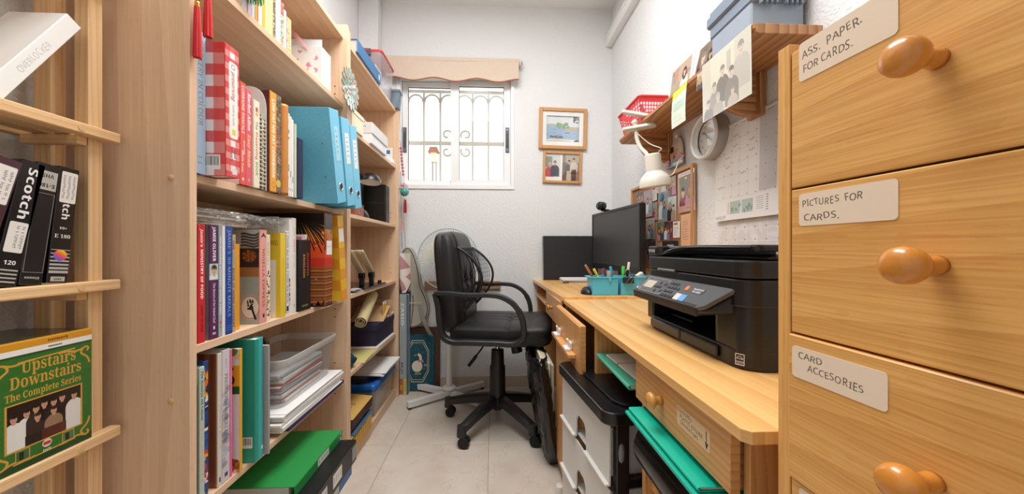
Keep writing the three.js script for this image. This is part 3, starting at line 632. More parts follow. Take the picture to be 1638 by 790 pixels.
function snapshot(g, W_, H_, k, n, bg) {
  fillAll(g, W_, H_, bg ?? ['#8a8f7c', '#a9b3b8', '#7c6a58', '#c9bfae', '#6d7f92', '#b9a08a'][k % 6]);
  for (let i = 0; i < 14; i++) { g.fillStyle = `rgba(${60 + 150 * hash2(i, k)},${60 + 130 * hash2(i, k + 1)},${50 + 130 * hash2(i, k + 2)},0.35)`; g.fillRect(W_ * hash2(i, k + 3) - W_ * 0.1, H_ * hash2(i, k + 4) * 0.6, W_ * 0.3 * hash2(i, k + 5), H_ * 0.5 * hash2(i, k + 6)); }
  for (let i = 0; i < n; i++) {
    const s = Math.min(H_ * 0.3, W_ / (n + 0.6) * 0.78) * (0.9 + 0.2 * hash2(k, i));
    person(g, W_ * ((i + 0.75) / (n + 0.5)), H_ * (0.34 + 0.16 * hash2(i, k + 9)), s, { skin: SKINS[(k + i) % 4], hair: HAIRS[(k * 3 + i * 2) % 5], top: TOPS[(k * 5 + i * 3) % 7], long: hash2(i, k + 20) > 0.5 });
  }
}
function foodPhoto(g, W_, H_, k) {
  fillAll(g, W_, H_, ['#b9a58c', '#8d7a66', '#c8c4ba', '#57493e'][k % 4]);
  for (let i = 0; i < 9; i++) {
    const x = W_ * hash2(i, k), y = H_ * hash2(i, k + 1), r = W_ * (0.1 + 0.2 * hash2(i, k + 2));
    g.fillStyle = ['#e9e4d8', '#3b3430', '#a85a2c', '#d8b070', '#6c7c4a', '#8c2f24'][i % 6]; g.beginPath(); g.ellipse(x, y, r, r * 0.8, 0, 0, 7); g.fill();
    g.fillStyle = ['#c0793c', '#e0cba0', '#4a5a2e', '#7a2f22', '#d9a04c'][(i + k) % 5]; for (let j = 0; j < 14; j++) { g.beginPath(); g.ellipse(x + r * 1.1 * (hash2(j, i + k) - 0.5), y + r * (hash2(j, i + 30) - 0.5), r * 0.16, r * 0.12, j, 0, 7); g.fill(); }
  }
}
const shadeOf = (hex, k) => { const c = new THREE.Color(hex); return '#' + c.multiplyScalar(k).getHexString(); };
// a standing book on the left shelves: spine towards the room, near = z of its cover nearest the camera
function book(o) {
  const { name = 'book', label, near, far, X, y, h, depth = 0.19, color, spine, cover, pagesColor = 0xeae3d3, board = 0.0024, lean = 0, turn = 0, group, finish = 'satin', category = 'book', limp = false, bare = false } = o;
  const t = near - far, tt = t - 0.0006, T = thing(name, label, category, [X, y + 0.0003, (near + far) / 2], turn, group), hz = tt / 2, b = limp ? 0.0008 : Math.min(board, hz * 0.35);
  T.rotation.set(lean, turn, 0, 'YXZ');
  const sp = spine ? print(tt, h, PPM, (g, W_, H_) => { fillAll(g, W_, H_, color); spine(g, W_, H_); }, finish) : paint(color, finish === 'gloss' ? 0.25 : finish === 'cloth' ? 0.9 : 0.5);
  const plain = paint(color, 0.5), nearFace = cover ? print(depth, h, 1300, (g, W_, H_) => { fillAll(g, W_, H_, color); cover(g, W_, H_); }, finish) : plain, c = new MB(), over = limp ? 0 : 0.003;
  c.span(-b, 0, 0, h, -hz, hz, { m: plain, f: { px: sp }, c: limp ? 0.0004 : 0.0012 });
  c.span(-depth, -b, 0, h, hz - b, hz, { m: plain, f: { pz: nearFace }, c: 0.0003 }).span(-depth, -b, 0, h, -hz, -hz + b, { m: plain, c: 0.0003 });
  c.build('cover', T);
  if (!bare) new MB().span(-depth + over + 0.001, -b, over, h - over, -hz + b, hz - b, { m: paint(pagesColor, 0.9), c: 0 }).build('pages', T);
  return T;
}
const title = (s, { size = 0.5, color = '#fff', a = 0.05, b = 0.95, x = 0.5, font = 'sans-serif', weight = 'bold', italic = false } = {}) => (g, W_, H_) => down(g, s, W_ * x, H_ * a, H_ * b, W_ * size, color, { font, weight, italic });
const many = (...fs) => (g, W_, H_) => fs.forEach((f) => f(g, W_, H_));
const rect = (c, x, y, w, h) => (g, W_, H_) => { g.fillStyle = c; g.fillRect(W_ * x, H_ * y, W_ * w, H_ * h); };
const barcode = (g, x, y, w, h) => { g.fillStyle = '#f4f2ee'; g.fillRect(x, y, w, h); g.fillStyle = '#222'; for (let i = 0; i < 22; i++) if (hash2(i, 77) > 0.35) g.fillRect(x + w * (0.06 + 0.04 * i), y + h * 0.1, w * 0.022, h * 0.62); };

// ---- third shelf: from the near panel onwards
{
  const y = SHELF.s3, B = (o) => book({ y, group: 'books on the third shelf of the near bookcase', ...o });
  B({ label: 'pale blue cookery hardback with gold lettering, first on the shelf behind the near panel', near: -0.7705, far: -0.7985, X: -0.618, h: 0.302, depth: 0.225, color: '#a9c3dc', finish: 'cloth', spine: many(title('COOKERY IN COLOUR', { size: 0.62, color: '#8f8468', a: 0.06, b: 0.66, weight: 'normal' }), (g, W_, H_) => { marks(g, W_ * 0.5, H_ * 0.88, W_ * 0.6, W_ * 0.24, '#8f8468'); marks(g, W_ * 0.5, H_ * 0.92, W_ * 0.6, W_ * 0.24, '#8f8468'); }) });
  const ging = (g, W_, H_, n) => { fillAll(g, W_, H_, '#f6eeec'); const s = W_ / n; for (let i = 0; i < n; i += 1) { if (i % 2 === 0) { g.fillStyle = 'rgba(222,62,58,0.55)'; g.fillRect(i * s, 0, s, H_); } } for (let j = 0; j * s < H_; j += 2) { g.fillStyle = 'rgba(214,44,44,0.72)'; g.fillRect(0, j * s, W_, s); } };
  const pre = B({ name: 'ring_binder', category: 'folder', label: 'red and white gingham binder with a preserving label on its spine', near: -0.8, far: -0.842, X: -0.577, h: 0.288, depth: 0.262, color: '#d8484a', finish: 'gloss', lean: 0.012,
    spine: (g, W_, H_) => { ging(g, W_, H_, 3); g.fillStyle = '#f7f3ee'; g.beginPath(); g.roundRect(W_ * 0.24, H_ * 0.12, W_ * 0.62, H_ * 0.58, W_ * 0.14); g.fill(); down(g, 'preserving', W_ * 0.55, H_ * 0.19, H_ * 0.41, W_ * 0.34, '#c93a3c', { italic: true }); down(g, 'month by month', W_ * 0.55, H_ * 0.44, H_ * 0.6, W_ * 0.2, '#7d6a6a', { italic: true, weight: 'normal' }); g.strokeStyle = '#5a5a7a'; g.lineWidth = 3; g.beginPath(); g.ellipse(W_ * 0.55, H_ * 0.155, W_ * 0.13, H_ * 0.017, 0, 0, 7); g.stroke(); g.fillStyle = '#e8d658'; g.fillRect(W_ * 0.44, H_ * 0.63, W_ * 0.24, H_ * 0.045); down(g, 'Oded', W_ * 0.62, H_ * 0.78, H_ * 0.85, W_ * 0.2, '#403038'); down(g, 'Schwartz', W_ * 0.4, H_ * 0.77, H_ * 0.88, W_ * 0.2, '#403038'); g.fillStyle = '#e6e0de'; g.fillRect(W_ * 0.42, H_ * 0.93, W_ * 0.36, H_ * 0.045); },
    cover: (g, W_, H_) => { ging(g, W_, H_, 11); barcode(g, W_ * 0.83, H_ * 0.84, W_ * 0.13, H_ * 0.11); } });
  new MB().tube([[-0.04, -0.001, 0.006], [-0.035, -0.0052, 0.012], [-0.005, -0.0058, 0.012], [0.012, -0.0045, 0.004], [0.01, -0.0035, -0.004]], 0.0007, paint(0xd8d3c4, 0.8), { seg: 24, rad: 5 }).build('elastic_loop', pre);
  B({ label: 'orange red cookery book with a white lettered spine and white back cover', near: -0.902, far: -0.922, X: -0.618, h: 0.252, color: '#e5584a', cover: (g, W_, H_) => fillAll(g, W_, H_, '#f0ece8'), spine: many(title('LORRAINE PASCALE', { size: 0.6, a: 0.03, b: 0.5, weight: 'normal' }), title('Baking', { size: 0.32, x: 0.7, a: 0.56, b: 0.7, weight: 'normal', italic: true }), title('Made Easy', { size: 0.42, x: 0.45, a: 0.66, b: 0.88, weight: 'normal', italic: true }), rect('#f3e9e6', 0.35, 0.93, 0.3, 0.025)) });
  B({ label: 'raspberry pink cookery book with white and yellow script on the spine', near: -0.9225, far: -0.9445, X: -0.618, h: 0.243, color: '#e0606e', spine: many(title('Rachel Allen', { size: 0.66, a: 0.03, b: 0.42, font: 'serif', italic: true }), title('Easy Meals', { size: 0.66, a: 0.46, b: 0.8, font: 'serif', italic: true, color: '#f6dc8c' }), rect('#e9b3b4', 0.4, 0.92, 0.2, 0.03)) });
  B({ label: 'cream paperback with green and red lettering down the spine', near: -0.945, far: -0.968, X: -0.614, h: 0.226, color: '#efe6d0', spine: many(title('The', { size: 0.5, a: 0.24, b: 0.34, color: '#5c9440' }), title('Preserving', { size: 0.5, a: 0.36, b: 0.68, color: '#cf4636' }), title('BOOK', { size: 0.5, a: 0.7, b: 0.86, color: '#5c9440' }), rect('#c9564a', 0.3, 0.08, 0.4, 0.05), rect('#d9b05c', 0.3, 0.14, 0.4, 0.04)) });
  for (const [i, near, lbl] of [[0, -0.969, 'wire bound recipe notebook with white coils, nearer one of the pair'], [1, -0.9855, 'wire bound recipe notebook with white coils beside the orange spine']]) {
    const T = thing('spiral_notebook', lbl, 'notebook', [-0.614, y + 0.0003, near - 0.0075], 0), h = 0.2 - i * 0.008;
    new MB().span(-0.18, -0.006, 0, h, 0.0055, 0.0068, { m: paint(i ? '#d9b46c' : '#b9bcb0', 0.6), f: { pz: print(0.174, h, 900, (g, W_, H_) => foodPhoto(g, W_, H_, i), 'gloss') }, c: 0.0003 }).span(-0.18, -0.006, 0, h, -0.0068, -0.0055, { m: paint(0x5d6a4e, 0.6), c: 0.0003 }).build('cover', T);
    new MB().span(-0.178, -0.008, 0.002, h - 0.002, -0.0055, 0.0055, { m: print(0.02, h, 600, (g, W_, H_) => { fillAll(g, W_, H_, '#d9c9b0'); for (let k = 0; k < 90; k++) { g.fillStyle = ['#8a4a30', '#e9e0d0', '#3c4a34', '#c88a4c', '#f0ece4'][k % 5]; g.fillRect(W_ * hash2(k, 1), H_ * hash2(k, 2), W_ * 0.3, H_ * 0.02); } }, 'paper'), c: 0 }).build('pages', T);
    const w = new MB(); for (let k = 0; k < 17; k++) { const yy = 0.01 + k * (h - 0.02) / 16; w.geo(new THREE.TorusGeometry(0.0066, 0.0011, 6, 14), M.whitePlastic, { at: [-0.0068, yy, 0], e: [Math.PI / 2, 0, 0] }); }
    w.build('wire_coil', T);
  }
  { const T = thing('card_divider', 'pale grey card divider with a rounded corner behind the wire bound notebooks', 'divider', [-0.619, y + 0.0003, -1.0045]);
    const s = new THREE.Shape(); s.moveTo(-0.22, 0); s.lineTo(0, 0); s.lineTo(0, 0.215); s.bezierCurveTo(0.0, 0.26, -0.015, 0.283, -0.045, 0.284); s.lineTo(-0.22, 0.284); s.closePath();
    new MB().geo(plate(s, 0.0015, 0.0002, [], 16), paint(0xe3e3e2, 0.6)).build('sheet', T); }
  B({ label: 'orange paperback lettered LOW FAT NO FAT down its spine', near: -1.006, far: -1.034, X: -0.61, h: 0.276, color: '#eaa032', cover: (g, W_, H_) => fillAll(g, W_, H_, '#5e2a30'), spine: many(title('LOW FAT NO FAT COOKBOOK', { size: 0.56, a: 0.07, b: 0.86 }), (g, W_, H_) => { g.strokeStyle = '#4a4030'; g.lineWidth = 2; g.beginPath(); g.ellipse(W_ * 0.5, H_ * 0.93, W_ * 0.28, H_ * 0.025, 0, 0, 7); g.stroke(); }) });
  B({ label: 'dark speckled cookery book with red lettering next to the bamboo spine', near: -1.0345, far: -1.0615, X: -0.613, h: 0.28, color: '#6e6152', spine: many((g, W_, H_) => { for (let k = 0; k < 120; k++) { g.fillStyle = ['#3a3a34', '#8c7c62', '#b09a72', '#545e54'][k % 4]; g.fillRect(W_ * hash2(k, 5), H_ * hash2(k, 6), W_ * 0.25, H_ * 0.02); } g.fillStyle = '#d9c052'; g.beginPath(); g.ellipse(W_ * 0.5, H_ * 0.9, W_ * 0.36, H_ * 0.04, 0, 0, 7); g.fill(); }, (g, W_, H_) => marks(g, W_ * 0.5, H_ * 0.46, H_ * 0.3, W_ * 0.5, '#c9523c', Math.PI / 2)) });
  { const T = thing('bamboo_album', 'album with a rounded orange bamboo spine standing among the cookery books', 'album', [-0.604, y + 0.0003, -1.0775]);
    const m = new MB(), bm = paint(0xcf8a42, 0.4), prof = []; for (let k = 0; k <= 40; k++) { const yy = 0.263 * k / 40, node = Math.exp(-Math.pow(((yy + 0.03) % 0.055 - 0.0275) / 0.0022, 2)); prof.push([0.0135 + 0.0007 * node, yy]); }
    m.lathe([[0.0001, 0], ...prof, [0.0001, 0.263]], bm, { seg: 20, at: [-0.0135, 0, 0] }); m.build('bamboo_spine', T);
    new MB().span(-0.2, -0.014, 0.001, 0.258, -0.012, 0.012, { m: paint(0xb9713a, 0.6), c: 0.001 }).build('cover', T); }
  for (const [i, near, far, h, c] of [[0, -1.095, -1.1045, 0.248, '#f4f4f2'], [1, -1.105, -1.1145, 0.242, '#eceeee'], [2, -1.115, -1.1245, 0.236, '#f6f5f0']]) B({ name: 'booklet', category: 'booklet', label: ['white booklet with a small orange logo, nearest of three beside the bamboo spine', 'off white booklet, middle one of the three after the bamboo spine', 'ivory booklet, last of the three before the green edged one'][i], near, far, X: -0.613, h, color: c, limp: true, pagesColor: 0xf4f3f0, spine: (g, W_, H_) => { if (i === 0) { g.fillStyle = '#333'; g.fillRect(W_ * 0.3, H_ * 0.2, W_ * 0.35, H_ * 0.05); g.fillStyle = '#d99440'; g.beginPath(); g.ellipse(W_ * 0.5, H_ * 0.3, W_ * 0.3, H_ * 0.02, 0.5, 0, 7); g.fill(); } g.fillStyle = '#555'; g.fillRect(W_ * 0.3, H_ * (0.62 + 0.06 * i), W_ * 0.34, H_ * 0.08); g.fillRect(W_ * 0.4, H_ * 0.9, W_ * 0.2, H_ * 0.03); } });
  B({ name: 'booklet', category: 'booklet', label: 'thin booklet with a pale green edge beside the low navy book', near: -1.126, far: -1.136, X: -0.61, h: 0.226, color: '#cfdcc2', limp: true });
  B({ label: 'short navy hardback squeezed against the first blue lever arch file', near: -1.138, far: -1.168, X: -0.607, h: 0.188, color: '#2b3350', finish: 'cloth' });
}
// ---- lever arch files
function leverArch({ label, near, far, X, y, h = 0.318, depth = 0.285, lean, color, spine, cover, finish = 'satin', label_print, group, hole = 0.18 }) {
  const t = near - far, T = thing('lever_arch_file', label, 'folder', [X, y + 0.0003, near], 0, group ?? 'lever arch files in the near bookcase'), b = 0.0025;
  T.rotation.x = lean;
  const plain = paint(color, 0.55), c = new MB();
  const pr = spine ? print(t, h, PPM, (g, W_, H_) => { fillAll(g, W_, H_, color); spine(g, W_, H_); }, finish) : plain, cv = cover ? print(depth, h, 1500, (g, W_, H_) => { fillAll(g, W_, H_, color); cover(g, W_, H_); }, finish) : plain;
  c.span(-b, 0, 0, h, -t, 0, { m: plain, f: { px: pr }, c: 0.0014 }).span(-depth, -b, 0, h, -b, 0, { m: plain, f: { pz: cv }, c: 0.0006 }).span(-depth, -b, 0, h, -t, -t + b, { m: plain, c: 0.0006 });
  c.build('cover', T);
  new MB().span(-depth + 0.012, -0.03, 0.004, h - 0.02, -t + 0.006, -0.012, { m: M.paper, c: 0 }).build('papers', T);
  for (const yy of [0.29, 0.64]) new MB().lathe([[0.0001, 0.0016], [0.0022, 0.0012], [0.0034, 0]], M.steel, { at: [-0.032, yy * h, 0.0001], e: [Math.PI / 2, 0, 0], seg: 14 }).build('rivet', T);
  if (hole) { new MB().geo(new THREE.TorusGeometry(0.0132, 0.0018, 8, 24), M.chrome, { at: [0.0006, h * hole, -t * 0.52], e: [0, Math.PI / 2, 0] }).geo(new THREE.CircleGeometry(0.0128, 24), paint(0x20242a, 0.9), { at: [0.0008, h * hole, -t * 0.52], e: [0, Math.PI / 2, 0] }).build('finger_hole', T); }
  if (label_print) { const [w, lh, at, draw] = label_print; new MB().box(0.0005, at * h, -t * 0.52, 0.0006, lh, w, { m: paint(0xe9eef0, 0.7), f: { px: print(w, lh, PPM, draw, 'paper') }, c: 0.0001 }).build('paper_label', T); }
  return T;
}
const marbled = (base, lo, hi) => (g, W_, H_) => { for (let k = 0; k < W_ * H_ / 16; k++) { g.fillStyle = hash2(k, 3) > 0.5 ? hi : lo; g.globalAlpha = 0.3; g.fillRect(W_ * hash2(k, 1), H_ * hash2(k, 2), 2 + 4 * hash2(k, 4), 1.5); } g.globalAlpha = 1; };
{
  const blue = marbled('#6cc6e8', '#52b4dc', '#a4e0f4'), slip = (k) => (g, W_, H_) => { fillAll(g, W_, H_, k ? '#eef2f4' : '#a9dcf0'); g.fillStyle = '#6d7b88'; for (let i = 0; i < 5; i++) g.fillRect(W_ * 0.3, H_ * (0.12 + 0.15 * i), W_ * (0.25 + 0.2 * hash2(i, k)), H_ * 0.025); };
  leverArch({ label: 'blue mottled lever arch file, nearest of three, its whole side showing', near: -1.278, far: -1.35, X: -0.545, y: SHELF.s3, lean: 0.225, color: '#6cc4e6', spine: blue, cover: blue, label_print: [0.036, 0.115, 0.64, slip(0)] });
  leverArch({ label: 'blue mottled lever arch file with a white spine label, middle of three', near: -1.358, far: -1.43, X: -0.543, y: SHELF.s3, lean: 0.2, color: '#6cc4e6', spine: blue, cover: blue, label_print: [0.036, 0.11, 0.66, slip(1)] });
  leverArch({ label: 'blue lever arch file hard against the bookcase side, last of three', near: -1.438, far: -1.505, X: -0.545, y: SHELF.s3, lean: 0.19, color: '#6cc4e6', spine: blue, cover: blue, label_print: [0.036, 0.11, 0.66, slip(2)] });
}
// ---- fourth shelf
{
  const y = SHELF.s4, B = (o) => book({ y, X: -0.63, group: 'books on the fourth shelf of the near bookcase', ...o });
  B({ label: 'red hardback lettered MINISTRY OF FOOD, first on its shelf', near: -0.793, far: -0.8125, h: 0.256, color: '#d32a30', spine: many(title("Jamie's", { size: 0.5, a: 0.04, b: 0.19, font: 'serif', italic: true }), title('MINISTRY OF FOOD', { size: 0.48, a: 0.21, b: 0.63 }), title('JAMIE OLIVER', { size: 0.4, a: 0.68, b: 0.91, color: '#5a1418' })) });
  B({ label: 'purple hardback with a small portrait on its spine', near: -0.824, far: -0.8495, h: 0.257, color: '#5c2c58', cover: (g, W_, H_) => { snapshot(g, W_, H_, 4, 1, '#8b8f94'); }, spine: many(title('JAMIE OLIVER', { size: 0.46, a: 0.02, b: 0.32 }), (g, W_, H_) => { g.save(); g.translate(0, H_ * 0.34); g.beginPath(); g.rect(0, 0, W_, H_ * 0.14); g.clip(); fillAll(g, W_, H_ * 0.14, '#b9d6d2'); person(g, W_ * 0.5, H_ * 0.055, H_ * 0.085, { top: '#e2e6e4' }); g.restore(); }, title('The Return of the Naked Chef', { size: 0.36, a: 0.51, b: 0.86, font: 'serif', italic: true, weight: 'normal' }), rect('#e6dbe4', 0.4, 0.885, 0.2, 0.03), rect('#c8b2c6', 0.3, 0.94, 0.4, 0.02)) });
  B({ label: 'thin grey mauve cookery book with small pale lettering', near: -0.85, far: -0.8605, h: 0.257, color: '#b3a9b6', spine: many(title('MICROWAVE COOKERY MADE EASY', { size: 0.6, a: 0.1, b: 0.8, weight: 'normal' }), rect('#7ec0b8', 0, 0, 0.25, 1), rect('#d9485c', 0.3, 0.86, 0.5, 0.02), rect('#7cb050', 0.3, 0.9, 0.5, 0.02)) });
  B({ label: 'plain white spined book before the bright blue one', near: -0.861, far: -0.8705, h: 0.257, color: '#efeff0' });
  B({ label: 'bright blue hardback lettered 30-MINUTE MEALS in silver', near: -0.871, far: -0.8945, h: 0.2575, color: '#2a4ea2', finish: 'gloss', spine: many(title("JAMIE'S 30-MINUTE MEALS", { size: 0.5, a: 0.04, b: 0.84, color: '#a9bcd8', weight: 'normal' }), (g, W_, H_) => { for (let k = 0; k < 3; k++) marks(g, W_ * 0.5, H_ * (0.92 + 0.02 * k), W_ * 0.7, W_ * 0.14, '#a9bcd8'); }) });
  B({ label: 'brown dairy cookery book with multicoloured heading on the spine', near: -0.895, far: -0.9105, h: 0.238, X: -0.634, color: '#c7a878', spine: many(title('THE', { size: 0.56, a: 0.06, b: 0.16, color: '#4a3a2c' }), title('DAIRY', { size: 0.56, a: 0.18, b: 0.32, color: '#7ca078' }), title('BOOK OF HOME COOKERY', { size: 0.6, a: 0.34, b: 0.95, color: '#4a3a2c' })) });
  B({ label: 'plain orange booklet wedged before the open photograph cover', near: -0.911, far: -0.936, h: 0.215, X: -0.642, color: '#eda02e', spine: many(rect('#3a4652', 0.0, 0.14, 0.4, 0.42), rect('#2c6a58', 0.1, 0.82, 0.2, 0.08)) });
  B({ label: 'salmon pink hardback lettered NIGELLA EXPRESS with a food photograph cover', near: -0.994, far: -1.024, h: 0.255, depth: 0.2, color: '#eda69a', finish: 'gloss', cover: (g, W_, H_) => { fillAll(g, W_, H_, '#b9ab98'); g.fillStyle = '#d9d6cf'; g.fillRect(0, 0, W_, H_ * 0.16); g.strokeStyle = '#5a5653'; g.lineWidth = 7; for (let k = 0; k < 5; k++) { g.beginPath(); g.moveTo(W_ * 0.76, H_ * (0.05 + 0.03 * k)); g.bezierCurveTo(W_ * 0.85, H_ * (0.02 + 0.03 * k), W_ * 0.9, H_ * (0.1 + 0.03 * k), W_, H_ * (0.04 + 0.03 * k)); g.stroke(); } g.fillStyle = '#3a3430'; g.fillRect(W_ * 0.7, H_ * 0.2, W_ * 0.3, H_ * 0.2); g.fillStyle = '#b07a4a'; g.fillRect(W_ * 0.7, H_ * 0.4, W_ * 0.3, H_ * 0.1); g.fillStyle = '#55483f'; g.beginPath(); g.ellipse(W_ * 0.87, H_ * 0.28, W_ * 0.1, H_ * 0.07, 0, 0, 7); g.fill(); for (let k = 0; k < 50; k++) { g.fillStyle = ['#a85c2c', '#c07a3c', '#7a3c1e'][k % 3]; const a = k * 2.4, r = Math.sqrt(k / 50); g.beginPath(); g.ellipse(W_ * (0.87 + 0.085 * r * Math.cos(a)), H_ * (0.28 + 0.055 * r * Math.sin(a)), 4, 3, a, 0, 7); g.fill(); } g.fillStyle = '#a9b3ac'; g.fillRect(0, H_ * 0.5, W_, H_ * 0.5); g.fillStyle = '#e9e7e1'; g.beginPath(); g.ellipse(W_ * 0.88, H_ * 0.82, W_ * 0.13, H_ * 0.13, 0, 0, 7); g.fill(); g.strokeStyle = '#b0604a'; g.lineWidth = 3; g.beginPath(); g.ellipse(W_ * 0.88, H_ * 0.82, W_ * 0.12, H_ * 0.12, 0, 0, 7); g.stroke(); for (let k = 0; k < 60; k++) { g.fillStyle = ['#1e1e20', '#efe8d4', '#3d5a34', '#26262a'][k % 4]; g.beginPath(); g.ellipse(W_ * (0.85 + 0.07 * hash2(k, 7)), H_ * (0.74 + 0.1 * hash2(k, 8)), 3.5, 2.6, k, 0, 7); g.fill(); } g.strokeStyle = '#2b2b2e'; g.lineWidth = 7; g.beginPath(); g.moveTo(W_ * 0.89, H_ * 0.8); g.lineTo(W_ * 0.955, H_ * 0.95); g.stroke(); }, spine: many((g, W_, H_) => { g.fillStyle = '#2a2422'; g.beginPath(); g.moveTo(W_ * 0.1, H_ * 0.09); g.lineTo(W_ * 0.5, H_ * 0.03); g.lineTo(W_ * 0.9, H_ * 0.09); g.lineTo(W_ * 0.5, H_ * 0.07); g.fill(); }, title('NIGELLA EXPRESS', { size: 0.46, a: 0.2, b: 0.83, color: '#5a3a34', weight: 'normal' }), rect('#5a3a34', 0.4, 0.9, 0.25, 0.04)) });
  B({ label: 'cream cookery paperback with a baked food photograph low on the spine', near: -1.0245, far: -1.046, h: 0.243, X: -0.634, color: '#efe2cc', cover: (g, W_, H_) => foodPhoto(g, W_, H_, 2), spine: many((g, W_, H_) => marks(g, W_ * 0.5, H_ * 0.22, H_ * 0.26, W_ * 0.3, '#6a5040', Math.PI / 2), (g, W_, H_) => { for (let k = 0; k < 46; k++) { g.fillStyle = ['#b98a54', '#6a3e26', '#e6cfa4', '#8c2c26'][k % 4]; g.beginPath(); g.ellipse(W_ * hash2(k, 9), H_ * (0.42 + 0.54 * hash2(k, 10)), W_ * 0.16, H_ * 0.012, k, 0, 7); g.fill(); } }) });
  const yel = B({ label: 'yellow cookery hardback with faint lettering and a torn white sticker', near: -1.084, far: -1.11, h: 0.25, X: -0.628, depth: 0.2, color: '#edcb3c', cover: (g, W_, H_) => { g.fillStyle = '#f3efe6'; g.fillRect(W_ * 0.83, H_ * 0.32, W_ * 0.11, H_ * 0.68); g.strokeStyle = '#a08424'; g.lineWidth = 2; for (let k = 0; k < 4; k++) { g.beginPath(); g.ellipse(W_ * (0.84 + 0.035 * k), H_ * 0.12, W_ * 0.02, H_ * 0.03, k, 0, 7); g.stroke(); } }, spine: title('Meat Classics', { size: 0.5, a: 0.3, b: 0.66, color: '#e9b420', font: 'serif', italic: true }) });
  { const T = thing('document_file', 'pale grey document file standing taller than the yellow hardback', 'file', [-0.65, y + 0.0003, -1.112]); new MB().span(-0.22, 0, 0, 0.3, -0.0012, 0.0008, { m: paint(0xdadada, 0.55), c: 0.0003 }).build('sheet', T); new MB().span(-0.22, -0.21, 0, 0.3, 0.0008, 0.002, { m: paint(0xc4c4c4, 0.5), c: 0.0002 }).build('binding_edge', T); }
  B({ label: 'white paperback with tall black serif lettering along the spine', near: -1.1145, far: -1.1325, h: 0.257, color: '#f1efe9', spine: many(title('FOODS that HARM, FOODS that HEAL', { size: 0.62, a: 0.05, b: 0.86, color: '#2c2a28', font: 'serif' }), rect('#2c2a28', 0.2, 0.89, 0.6, 0.06), (g, W_, H_) => { g.strokeStyle = '#333'; g.lineWidth = 2; g.strokeRect(W_ * 0.06, H_ * 0.02, W_ * 0.88, H_ * 0.95); }) });
  B({ label: 'tall white book with coloured edge marks near its foot', near: -1.133, far: -1.1468, h: 0.294, color: '#f2f0ee', spine: (g, W_, H_) => { for (let k = 0; k < 6; k++) { g.fillStyle = ['#4a3a6c', '#b94a6a', '#d9a0b0'][k % 3]; g.fillRect(0, H_ * (0.62 + 0.05 * k), W_ * 0.3, H_ * 0.04); } } });
  B({ name: 'magazine_binder', category: 'binder', label: 'off white magazine binder with fine red lettering beside the dictionary', near: -1.147, far: -1.171, h: 0.3, color: '#eceae4', spine: many(title('GREAT', { size: 0.24, a: 0.1, b: 0.2, color: '#7d7870', weight: 'normal' }), title('MINCE', { size: 0.28, a: 0.22, b: 0.36, color: '#c8584a' }), title('RECIPES', { size: 0.24, a: 0.38, b: 0.52, color: '#7d7870', weight: 'normal' }), title('D', { size: 0.4, a: 0.9, b: 0.94, color: '#6d6a64', weight: 'normal' }), rect('#dcd0a0', 0.78, 0, 0.14, 1)) });
  B({ label: 'thick black dictionary with gold and red lettered spine', near: -1.177, far: -1.252, h: 0.232, X: -0.625, depth: 0.16, color: '#1f1f22', finish: 'satin', spine: many(title('MODERN', { size: 0.2, x: 0.74, a: 0.18, b: 0.52, color: '#c8442e' }), title('ENGLISH', { size: 0.22, x: 0.42, a: 0.2, b: 0.54, color: '#b59a54' }), (g, W_, H_) => textAt(g, 'OXFORD', W_ * 0.5, H_ * 0.93, W_ * 0.13, '#b59a54')) });
  B({ name: 'notebook', category: 'notebook', label: 'white notebook with pink page markers behind the black dictionary', near: -1.254, far: -1.268, h: 0.252, X: -0.645, color: '#e9e6e4', spine: (g, W_, H_) => { g.fillStyle = '#e58a96'; g.fillRect(0, H_ * 0.06, W_, H_ * 0.05); }, cover: (g, W_, H_) => { g.fillStyle = '#e58a96'; g.fillRect(W_ * 0.55, H_ * 0.03, W_ * 0.4, H_ * 0.08); } });
  const sunset = (edge) => (g, W_, H_) => {
    for (let k = 0; k < 40; k++) { const u = k / 39; g.fillStyle = u < 0.2 ? '#e9a030' : u < 0.5 ? '#ee8a2a' : u < 0.8 ? '#e5562c' : '#cf3a28'; g.fillRect(0, H_ * 0.02 + H_ * 0.56 * u, W_, H_ * 0.02); }
    for (let k = 0; k < 26; k++) { g.fillStyle = ['#9a5c34', '#8a4e2e', '#c07a3c', '#6e4028'][k % 4]; g.fillRect(0, H_ * (0.575 + 0.0165 * k), W_, H_ * 0.018); }
    g.strokeStyle = '#1c1512';
    const cx = edge ? W_ * -0.2 : W_ * 0.62, cy = H_ * -0.02;
    for (let k = 0; k < 70; k++) { const a = Math.PI * (0.08 + 0.84 * k / 69), L = H_ * (0.34 + 0.2 * hash2(k, 2)); if (edge && k % 3) continue; g.lineWidth = (edge ? W_ * 0.05 : W_ * 0.013); g.beginPath(); g.moveTo(cx, cy); g.quadraticCurveTo(cx + Math.cos(a) * L * 0.6, cy + L * 0.3, cx + Math.cos(a) * L * (edge ? 0.5 : 1), cy + Math.sin(a) * L); g.stroke(); }
    g.fillStyle = '#191412'; g.fillRect(0, 0, W_, H_ * (edge ? 0.17 : 0.1));
    g.fillStyle = '#14110f'; for (let k = 0; k < 14; k++) { const x = W_ * (k / 13), hh = H_ * (0.02 + 0.07 * hash2(k, 5)); g.beginPath(); g.moveTo(x - W_ * 0.05, H_); g.lineTo(x, H_ - hh); g.lineTo(x + W_ * 0.05, H_); g.fill(); } g.fillRect(0, H_ * 0.985, W_, H_ * 0.02);
  };
  const palm = leverArch({ label: 'lever arch file printed with a palm sunset and dark planks', near: -1.275, far: -1.331, X: -0.588, y, h: 0.328, depth: 0.28, lean: 0, color: '#a85a30', spine: sunset(true), cover: sunset(false), finish: 'gloss', hole: 0 });
